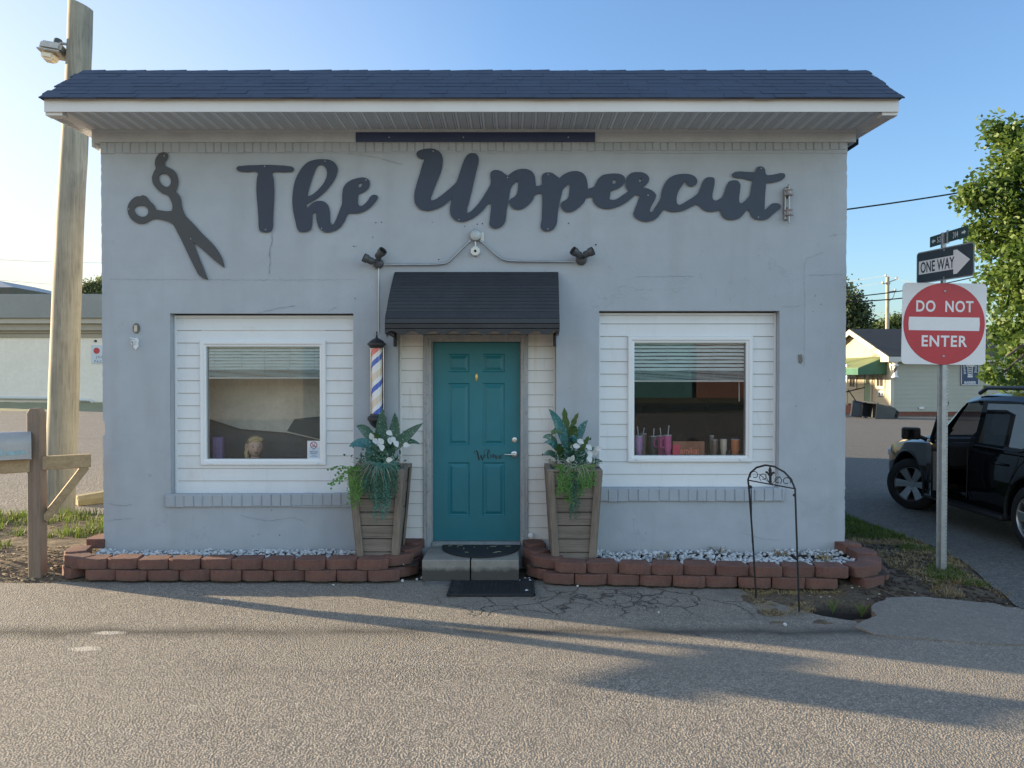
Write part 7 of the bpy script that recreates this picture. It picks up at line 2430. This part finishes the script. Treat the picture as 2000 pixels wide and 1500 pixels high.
wire(span(ptop, at(1850, 560, YF - 6), .2), .016, "wire_pale", "thin pale wire leaving the distant pole's top towards the signs")
wire(span(at(1500, 572, YF + 20), at(1724, 552, YF), .3), .014, "wire_pale", "thin pale wire ending at the distant pole's lower arm tip")
wire(span(at(1560, 608, YF + 10), at(1733, 613, YF), .1) + span(at(1733, 613, YF), at(1850, 617, YF), .1)[1:], .016, "wire_pale", "faint wire just above the far trees passing the distant pole")
wire(span(at(-150, 496, 75), at(330, 512, 75), .4), .016, "wire_pale", "faint upper wire in the pale sky behind the thick wooden pole")
wire(span(at(-150, 532, 75), at(330, 566, 75), .3), .016, "wire_pale", "faint lower wire in the pale sky behind the thick wooden pole")

# ------------------------------------------------------------------ trees
def tree(name, label, base, trunk_h, trunk_r, blobs, n_leaf, ls, mat, seed, group=None, bark="bark"):
    """blobs: list of (centre, radius) the foliage spreads over; leaves sit on twigs thrown out from blob centres"""
    rnd = random.Random(seed)
    base = Vector(base)
    t = thing(name, label, "tree", base, 0, group)
    bm = B(); top = base + Vector((rnd.uniform(-.2, .2), rnd.uniform(-.2, .2), trunk_h))
    tube(bm, [base - Vector((0, 0, .2)), base.lerp(top, .5) + Vector((.05, 0, 0)), top], [trunk_r, trunk_r * .8, trunk_r * .55], 10)
    obj("trunk", bm, bark, t, smooth=50)
    bm = B()
    for (c, r_) in blobs:
        c = Vector(c); s = base.lerp(top, rnd.uniform(.6, 1)); m_ = s.lerp(c, .5) + Vector((0, 0, .12 * (c - s).length))
        tube(bm, [s, m_, c], [trunk_r * .4, trunk_r * .25, trunk_r * .08], 6)
    obj("limbs", bm, bark, t, smooth=50)
    bm = B()
    tot = sum(r_ ** 2 for _, r_ in blobs)
    for (c, r_) in blobs:
        c = Vector(c); k = int(n_leaf * r_ ** 2 / tot)
        ntw = max(6, k // 26)
        for _ in range(ntw):
            d = Vector((rnd.gauss(0, 1), rnd.gauss(0, 1), rnd.gauss(0, 1) * .85)).normalized()
            L_ = r_ * rnd.uniform(.55, 1.0) ** .6
            e = c + d * L_ + Vector((0, 0, -.06 * r_))
            st = c + d * L_ * .45
            for _ in range(26):
                u = rnd.random() ** .7
                p = st.lerp(e, u) + Vector((rnd.gauss(0, 1), rnd.gauss(0, 1), rnd.gauss(0, 1))) * ls * 1.15
                a = Vector((rnd.gauss(0, 1), rnd.gauss(0, 1), rnd.gauss(-.35, .7))).normalized()
                b_ = a.cross(Vector((rnd.gauss(0, 1), rnd.gauss(0, 1), rnd.gauss(0, 1)))).normalized()
                s1 = ls * rnd.uniform(.55, 1.15); s2 = s1 * .42
                m_ = p + a * s1 * .55
                v = [bm.verts.new(q) for q in (p, m_ + b_ * s2, p + a * s1 * 1.3, m_ - b_ * s2)]
                bm.faces.new(v)
    obj("crown", bm, mat, t)
    return t
# large sunlit tree at the right edge
YT = 11.0
def tp(px, py, dy=0): return at(px, py, YT + dy)
bl_ = [(tp(1985, 300), .75), (tp(1958, 285, .3), .35), (tp(2060, 290, -.5), 1.3), (tp(1945, 365, .2), .75), (tp(1918, 378), .42), (tp(2010, 380, -.4), 1.05), (tp(1900, 372, .1), .22), (tp(1893, 392, .2), .15), (tp(1910, 448, .2), .22), (tp(1935, 250, .2), .12), (tp(1955, 440, .1), .85), (tp(1925, 455, .3), .40), (tp(2040, 470, -.6), 1.2),
       (tp(1975, 510, .2), .85), (tp(2030, 560, -.3), 1.0), (tp(1955, 545, .5), .55), (tp(1988, 610, -.1), .75), (tp(1968, 650, .3), .50), (tp(2030, 660, -.4), .75), (tp(1990, 680, -.5), .35), (tp(1985, 730, -1.0), .36), (tp(1948, 738, -1.1), .16), (tp(1940, 716, -1.1), .14), (tp(2010, 735, -1), .38), (tp(2120, 420, 0), 1.6), (tp(2130, 580, .2), 1.4), (tp(2080, 700, -.4), .8), (tp(1990, 262, .2), .28), (tp(1963, 262, .1), .2)]
tree("leafy_tree", "tall yellow green leafy tree rising beside the traffic signs at the street", (at(2150, 700, YT + .5).x, YT + .5, 0), 3.4, .22, bl_, 23000, .128, "tree_leaf", 4)
Y2 = 48
bl_ = [(at(1650, 585, Y2), 1.2), (at(1668, 605, Y2), 1.3), (at(1645, 625, Y2), 1.8), (at(1672, 640, Y2), 1.4), (at(1690, 655, Y2 - 1), 1.0), (at(1655, 665, Y2), 1.6), (at(1640, 575, Y2 + 1), 1.4)]
tree("dark_tree", "dark rounded tree beside the shop corner behind the house", (at(1655, 700, Y2).x, Y2, 0), 3, .3, bl_, 9000, .21, "dark_tree_leaf", 5, "trees behind the house")
Y3 = 70
bl_ = [(at(1712, 640, Y3), 1.1), (at(1704, 648, Y3), .9), (at(1725, 636, Y3), 1.0), (at(1740, 640, Y3), 1.1), (at(1748, 626, Y3), .9), (at(1755, 644, Y3), 1.1), (at(1770, 634, Y3), 1.3), (at(1715, 655, Y3), 1.4), (at(1740, 655, Y3), 1.4)]
tree("pale_tree", "pale green distant tree at the foot of the distant utility pole", (at(1730, 690, Y3).x, Y3, 0), 2.4, .25, bl_, 6500, .25, "light_tree_leaf", 6, "trees behind the house")
Y4 = 72
bl_ = [(at(162, 566, Y4), .8), (at(172, 560, Y4), .8), (at(183, 558, Y4), .7), (at(196, 552, Y4), .9), (at(190, 566, Y4), .9), (at(170, 574, Y4), 1.0), (at(206, 560, Y4), 1.2), (at(180, 580, Y4), 1.6)]
tree("hazy_tree", "hazy olive tree top showing over the warehouse roof", (at(185, 700, Y4).x, Y4, 0), 5, .3, bl_, 5000, .2, "hazy_tree_leaf", 8)

# ------------------------------------------------------------------ the far side of the road (mirrored in the panes)
def front(name, label, x0, x1, y, h, mat, doors, roof):
    t = thing(name, label, "storefront", ((x0 + x1) / 2, y, 0), 0, "storefronts across the road")
    b = B(); box(b, x0, x1, y - 9, y, -.1, h); obj("wall", b, mat, t)
    b = B(); box(b, x0 - .2, x1 + .2, y - 9.2, y + .35, h, h + .35, .03); obj("roof", b, roof, t)
    for (dx0_, dx1_, z0_, z1_) in doors:
        b = B(); box(b, dx0_, dx1_, y - .05, y + .03, z0_, z1_); o = obj("window", b, "dark_window", t)
        b = B(); 
        for (a0, a1, c0_, c1_) in ((dx0_ - .1, dx0_, z0_ - .1, z1_ + .1), (dx1_, dx1_ + .1, z0_ - .1, z1_ + .1), (dx0_, dx1_, z1_, z1_ + .1), (dx0_, dx1_, z0_ - .1, z0_)): box(b, a0, a1, y, y + .06, c0_, c1_)
        obj("frame", b, "house_trim", o)
front("storefront", "tan walled storefront across the road mirrored in the mannequin window", -36, -9, -25, 4.2, "tan_front", [(-33, -29, .9, 2.6), (-22.5, -19.5, .9, 2.6)], "warehouse_roof")
front("storefront", "teal walled storefront across the road mirrored in the cup window", 0, 14.8, -55, 7.5, "teal_front", [(3, 5, 1.0, 3)], "roof_shed")
front("storefront", "reddish walled storefront beside the teal one across the road", 15.2, 40, -55, 6.8, "pink_front", [(24, 28, .9, 2.8)], "house_roof")
# ------------------------------------------------------------------ the parked SUV (local x forward, y to its left)
fw = Vector((788 / F * 11.30, 11.30 - 7.9, 0)); rwp = Vector((1024 / F * 8.62, 8.62 - 7.9, 0))
hd = (fw - rwp).normalized()
yaw = math.atan2(hd.y, hd.x)
left = Vector((-hd.y, hd.x, 0))
WB = 2.78; HW = .925
ctr = fw - hd * WB / 2 - left * .80
suv = thing("parked_suv", "black sport utility car parked on the side street, front door ajar", "car", (ctr.x, ctr.y, 0), yaw)
def loft(sts, caps=True):
    """sts: list of (x, half ring [(y,z)...] from top centre to bottom centre)"""
    t = B(); rows = []
    for x, ring in sts:
        full = [(y, z) for y, z in ring] + [(-y, z) for y, z in ring[-2:0:-1]]
        rows.append([t.verts.new((x, y, z)) for y, z in full])
    n_ = len(rows[0])
    for a, b in zip(rows, rows[1:]):
        for k in range(n_): t.faces.new((a[k], a[(k + 1) % n_], b[(k + 1) % n_], b[k]))
    t.faces.new(rows[0]); t.faces.new(rows[-1][::-1])
    bmesh.ops.recalc_face_normals(t, faces=t.faces[:]); return t
def lower_ring(hw, top, bot=.27, flat_=0):
    return [(0, top + .03), (hw * .55, top + .022), (hw * .86, top), (hw * .955, top - .045), (hw * .99, top - .16), (hw, top - .36), (hw * .985, .50), (hw * .95, .36), (hw * .86, bot), (0, bot)]
lo = [(-2.42, .74, .80), (-2.38, .84, .98), (-2.25, .90, 1.06), (-1.9, .92, 1.08), (-1.4, .925, 1.09), (-.6, .925, 1.09), (.2, .925, 1.08), (.75, .925, 1.07), (1.05, .92, 1.06), (1.45, .915, 1.03), (1.8, .90, .99), (2.05, .87, .93), (2.2, .80, .84), (2.29, .66, .70), (2.31, .60, .62)]
body_b = loft([(x, lower_ring(h, t_)) for x, h, t_ in lo])
def up_ring(hw, z, belt=1.04):
    return [(0, z + .025), (hw * .50, z + .015), (hw * .70, z - .02), (hw * .77, z - .08), (hw * .83, belt + (z - belt) * .55), (hw * .93, belt + .05), (hw * .93, belt - .15), (0, belt - .15)]
up = [(-2.33, .90, 1.12), (-2.22, .915, 1.45), (-2.05, .92, 1.64), (-1.5, .925, 1.72), (-.7, .925, 1.745), (-.1, .925, 1.735), (.22, .925, 1.69), (.50, .92, 1.52), (.78, .915, 1.30), (1.04, .91, 1.12)]
top_b = loft([(x, up_ring(h, z)) for x, h, z in up])
def in_ring(hw, z): return [(0, z), (hw * .64, z - .03), (hw * .71, z - .10), (hw * .78, 1.30 if z > 1.4 else z - .12), (hw * .87, 1.05 if z > 1.2 else z - .14), (hw * .90, .75), (hw * .90, .46), (0, .46)]
ins_b = loft([(-2.1, in_ring(.90, 1.30)), (-1.9, in_ring(.90, 1.58)), (-1.4, in_ring(.90, 1.66)), (-.4, in_ring(.90, 1.68)), (.1, in_ring(.90, 1.66)), (.45, in_ring(.90, 1.48)), (.80, in_ring(.90, 1.22)), (.98, in_ring(.90, 1.08))])
def tmpobj(bm_, nm):
    me = bpy.data.meshes.new(nm); bm_.normal_update(); bm_.to_mesh(me); bm_.free()
    o = bpy.data.objects.new(nm, me); scene.collection.objects.link(o); return o
def boolean(base, others):
    for (o2, op) in others:
        m = base.modifiers.new("b", 'BOOLEAN'); m.object = o2; m.operation = op; m.solver = 'EXACT'
    dg = bpy.context.evaluated_depsgraph_get(); dg.update()
    me = bpy.data.meshes.new_from_object(base.evaluated_get(dg))
    b = B(); b.from_mesh(me); bpy.data.meshes.remove(me)
    for o in [base] + [o2 for o2, _ in others]:
        me = o.data; bpy.data.objects.remove(o); bpy.data.meshes.remove(me)
    return b
def pz_(poly, y0, y1): b = B(); prism(b, poly, 'Y', y0, y1); return b
FD = [(.80, .40), (.84, .95), (.80, 1.10), (.42, 1.47), (.26, 1.60), (-.06, 1.655), (-.16, 1.64), (-.18, 1.05), (-.16, .40)]
RW = [(-.28, 1.13), (-.28, 1.62), (-.9, 1.635), (-1.12, 1.62), (-1.20, 1.16), (-1.12, 1.13)]
QW = [(-1.32, 1.16), (-1.26, 1.61), (-1.75, 1.58), (-1.95, 1.20)]
FWN = [(.76, 1.12), (.40, 1.44), (.26, 1.56), (-.08, 1.62), (-.10, 1.13)]
WS = [(1.06, 1.14), (.30, 1.70), (.20, 1.58), (.92, 1.04)]
def wheelcut(x, y0, y1): b = B(); lathe(b, [(.445, y0), (.445, y1)], (x, 0, .40), 32, Matrix.Rotation(-PI / 2, 4, 'X')); return b
cuts = [(tmpobj(top_b, "u"), 'UNION'), (tmpobj(ins_b, "i"), 'DIFFERENCE'),
        (tmpobj(pz_(FD, .55, 1.1), "fd"), 'DIFFERENCE'), (tmpobj(pz_(RW, .5, 1.1), "rw"), 'DIFFERENCE'), (tmpobj(pz_(QW, .5, 1.1), "qw"), 'DIFFERENCE'),
        (tmpobj(pz_(FWN, -1.1, -.5), "fw"), 'DIFFERENCE'), (tmpobj(pz_(RW, -1.1, -.5), "rw2"), 'DIFFERENCE'), (tmpobj(pz_(WS, -.66, .66), "ws"), 'DIFFERENCE')]
for x in (-WB / 2, WB / 2):
    for s in (1, -1): cuts.append((tmpobj(wheelcut(x, s * .58, s * 1.1), "wc"), 'DIFFERENCE'))
bb = boolean(tmpobj(body_b, "bd"), cuts)
obj("body", bb, "car_paint", suv, world=False, smooth=32)
def cpart(nm, b, mat, par=suv, smooth=None): return obj(nm, b, mat, par, world=False, smooth=smooth)
# inner wheel arches and flares
for x in (-WB / 2, WB / 2):
    b = B(); lathe(b, [(.45, .56), (.0, .56)], (x, 0, .40), 24, Matrix.Rotation(-PI / 2, 4, 'X')); cpart("wheel_housing", b, "car_trim")
    b = B(); tube(b, [(x + .462 * math.cos(a), .905, .40 + .462 * math.sin(a)) for a in [R(-14 + 208 * k / 20) for k in range(21)]], .022, 6); cpart("arch_trim", b, "car_trim")
# glass
def pane(nm, poly, y_at, mat="car_glass"):
    b = B(); v = [b.verts.new((x, y_at(z), z)) for x, z in poly]; b.faces.new(v); return cpart(nm, b, mat)
ysl = lambda z: HW * (.93 - .12 * (z - 1.08) / .6)
pane("rear_door_window", RW, lambda z: ysl(z) - .03); pane("quarter_window", QW, lambda z: ysl(z) - .03)
pane("passenger_window", FWN, lambda z: -(ysl(z) - .03)); pane("passenger_window", RW, lambda z: -(ysl(z) - .03))
b = B(); quad(b, (1.0, -.68, 1.10), (1.0, .68, 1.10), (.27, .60, 1.65), (.27, -.60, 1.65)); cpart("windscreen", b, "glass")
# window surround bright line and door outline
b = B(); tube(b, [(-.22, ysl(1.1) + .012, 1.095), (-1.1, ysl(1.1) + .012, 1.095), (-1.24, ysl(1.13) + .012, 1.13), (-1.30, ysl(1.3) + .012, 1.30)], .011, 5); cpart("window_trim", b, "car_trim")
b = B(); tube(b, [(-.17, .929, .42), (-.19, .929, 1.05)], .006, 4); tube(b, [(-1.02, .928, .72), (-1.18, .928, .98), (-1.2, .925, 1.06)], .006, 4); cpart("door_seam", b, "car_trim")
b = B(); tube(b, [(-.72, .935, .93), (-.76, .965, .935), (-.92, .965, .935), (-.96, .935, .93)], .016, 6); cpart("door_handle", b, "car_paint")
b = B(); box(b, -.95, .80, .78, .98, .27, .335, .02); cpart("running_board", b, "car_trim")
for s in (1, -1):
    b = B(); tube(b, [(.12, s * .60, 1.74), (-.05, s * .60, 1.815), (-1.5, s * .60, 1.83), (-1.75, s * .60, 1.76)], .026, 8); cpart("roof_rail", b, "lamp_grey", smooth=40)
b = B(); box(b, 2.02, 2.22, .48, .82, .70, .84, .03); cpart("headlight", b, "headlamp"); b = B(); box(b, 2.02, 2.22, -.82, -.48, .70, .84, .03); cpart("headlight", b, "headlamp")
b = B(); box(b, 2.25, 2.34, -.6, .6, .32, .52, .02); cpart("bumper", b, "car_trim")
# wheels
def wheel(x, y, steer):
    w_ = thing("wheel", None, None, (0, 0, 0)); 
    for k in ("label", "category"):
        if k in w_: del w_[k]
    w_.parent = suv; w_.location = (x, y, .375); w_.rotation_euler = (0, 0, steer)
    MX = Matrix.Rotation(-PI / 2, 4, 'X')     # lathe axis -> +Y (outward on the left)
    b = B(); lathe(b, [(.235, -.12), (.33, -.125), (.365, -.10), (.375, -.05), (.375, .05), (.365, .10), (.335, .122), (.262, .125), (.245, .10), (.235, .0)], (0, 0, 0), 40, MX, caps=False); obj("tyre", b, "tyre", w_, world=False, smooth=40)
    b = B(); lathe(b, [(.250, .112), (.243, .118), (.236, .10), (.230, .03), (.228, -.05)], (0, 0, 0), 40, MX, caps=False); lathe(b, [(0, .085), (.045, .085), (.06, .07), (.06, .02)], (0, 0, 0), 20, MX)
    for k in range(6):
        a = 2 * PI * k / 6
        t = B(); prism(t, [(.04, -.038), (.235, -.062), (.235, .062), (.04, .038)], 'Z', .055, .085)
        for v in t.verts:
            if v.co.x > .2: v.co.z += .022
        bmesh.ops.bevel(t, geom=t.edges[:], offset=.006, segments=1, affect='EDGES')
        merge(b, t, MX @ Matrix.Rotation(a, 4, 'Z'))
        for s in (-1, 1): lathe(b, [(.009, .078), (.008, .09), (0, .09)], (0, 0, 0), 8, MX @ Matrix.Rotation(a + .5, 4, 'Z') @ Matrix.Translation((.042, 0, 0)))
    obj("rim", b, "alloy", w_, world=False, smooth=35)
    b = B(); lathe(b, [(.225, -.06), (0, -.06)], (0, 0, 0), 24, MX); lathe(b, [(.15, -.02), (0, -.02)], (0, 0, 0), 20, MX); obj("brake_disc", b, "car_trim", w_, world=False)
wheel(WB / 2, .80, R(36)); wheel(-WB / 2, .80, 0)
for x in (WB / 2, -WB / 2):
    wr = thing("wheel", None, None); wr.parent = suv; wr.location = (x, -.80, .375); wr.rotation_euler = (0, 0, PI)
    b = B(); lathe(b, [(0, -.12), (.33, -.12), (.37, -.06), (.37, .06), (.33, .12), (0, .12)], (0, 0, 0), 28, Matrix.Rotation(-PI / 2, 4, 'X')); obj("tyre", b, "tyre", wr, world=False, smooth=40)
# cabin
b = B(); box(b, .42, .92, -.80, .80, .70, 1.06, .05); box(b, .62, 1.0, -.78, .78, 1.0, 1.10, .03); cpart("dashboard", b, "car_interior")
b = B(); cw = Vector((.36, .38, 1.05)); tube(b, [(cw.x + .06 * math.sin(a), cw.y + .185 * math.cos(a), cw.z + .17 * math.sin(a)) for a in [2 * PI * k / 24 for k in range(25)]], .016, 6); tube(b, [cw, (.6, .38, .92)], .03, 6)
for a in (R(200), R(340), R(270)): tube(b, [cw, (cw.x + .06 * math.sin(a), cw.y + .185 * math.cos(a), cw.z + .17 * math.sin(a))], .012, 5)
cpart("steering_wheel", b, "car_interior", smooth=40)
def seat(x, y, nm="seat"):
    b = B(); box(b, x - .28, x + .26, y - .25, y + .25, .48, .66, .05, None, 2)
    t = B(); box(t, -.07, .07, -.25, .25, 0, .62, .04, None, 2); merge(b, t, Matrix.Translation((x - .30, y, .62)) @ Matrix.Rotation(R(-14), 4, 'Y'))
    t = B(); box(t, -.05, .05, -.13, .13, 0, .17, .03, None, 2); merge(b, t, Matrix.Translation((x - .47, y, 1.27)) @ Matrix.Rotation(R(-8), 4, 'Y')); cpart(nm, b, "car_interior")
seat(-.05, .40); seat(-.05, -.40)
b = B(); box(b, -1.35, -.75, -.75, .75, .48, .66, .05); box(b, -1.45, -1.3, -.75, .75, .6, 1.22, .05); cpart("rear_seat", b, "car_interior")
b = B(); box(b, .30, .34, -.11, .11, 1.50, 1.57, .015); cpart("rear_view_mirror", b, "car_trim")
# open front door, hinged at its leading edge
dr = thing("front_door", None, None); dr.parent = suv
HNG = Vector((.82, .90, 0)); dr.location = HNG; dr.rotation_euler = (0, 0, -R(24))
for k in ("label", "category"):
    if k in dr: del dr[k]
def dl(p): return (p[0] - HNG.x, p[1])
low = [(.80, .40), (.84, .95), (.80, 1.09), (-.17, 1.10), (-.18, .90), (-.16, .40)]
b = B(); prism(b, [dl(p) for p in low], 'Y', -.10, .025); bmesh.ops.bevel(b, geom=b.edges[:], offset=.012, segments=2, affect='EDGES'); obj("door_skin", b, "car_paint", dr, world=False, smooth=40)
b = B(); fr = [(.80, 1.09), (.42, 1.46), (.26, 1.59), (-.06, 1.645), (-.15, 1.63), (-.17, 1.10)]
tube(b, [(dl(p)[0], ysl(p[1]) - .90, p[1]) for p in fr], .028, 6); obj("window_frame", b, "car_trim", dr, world=False)
b = B(); v = [b.verts.new((dl(p)[0], ysl(p[1]) - .91, p[1])) for p in fr]; b.faces.new(v); obj("pane", b, "car_glass", dr, world=False)
b = B(); prism(b, [dl(p) for p in ((.70, .48), (.70, 1.02), (-.10, 1.04), (-.12, .48))], 'Y', -.125, -.101); box(b, -.88, -.25, -.17, -.12, .74, .80, .01); obj("door_card", b, "door_card", dr, world=False)
b = B(); box(b, -1.004, -.985, -.09, .005, .50, 1.0, .004); obj("edge_trim", b, "door_card", dr, world=False)
b = B(); t = B(); box(t, -.045, .045, -.12, .12, -.085, .085, .03, None, 2); merge(b, t, Matrix.Translation((-.10, .22, 1.16)))
tube(b, [(-.10, .02, 1.08), (-.10, .12, 1.12)], .03, 6); obj("wing_mirror", b, "car_trim", dr, world=False, smooth=40)
b = B(); box(b, -.152, -.146, .13, .31, 1.10, 1.22); obj("mirror_glass", b, "car_glass", dr, world=False)
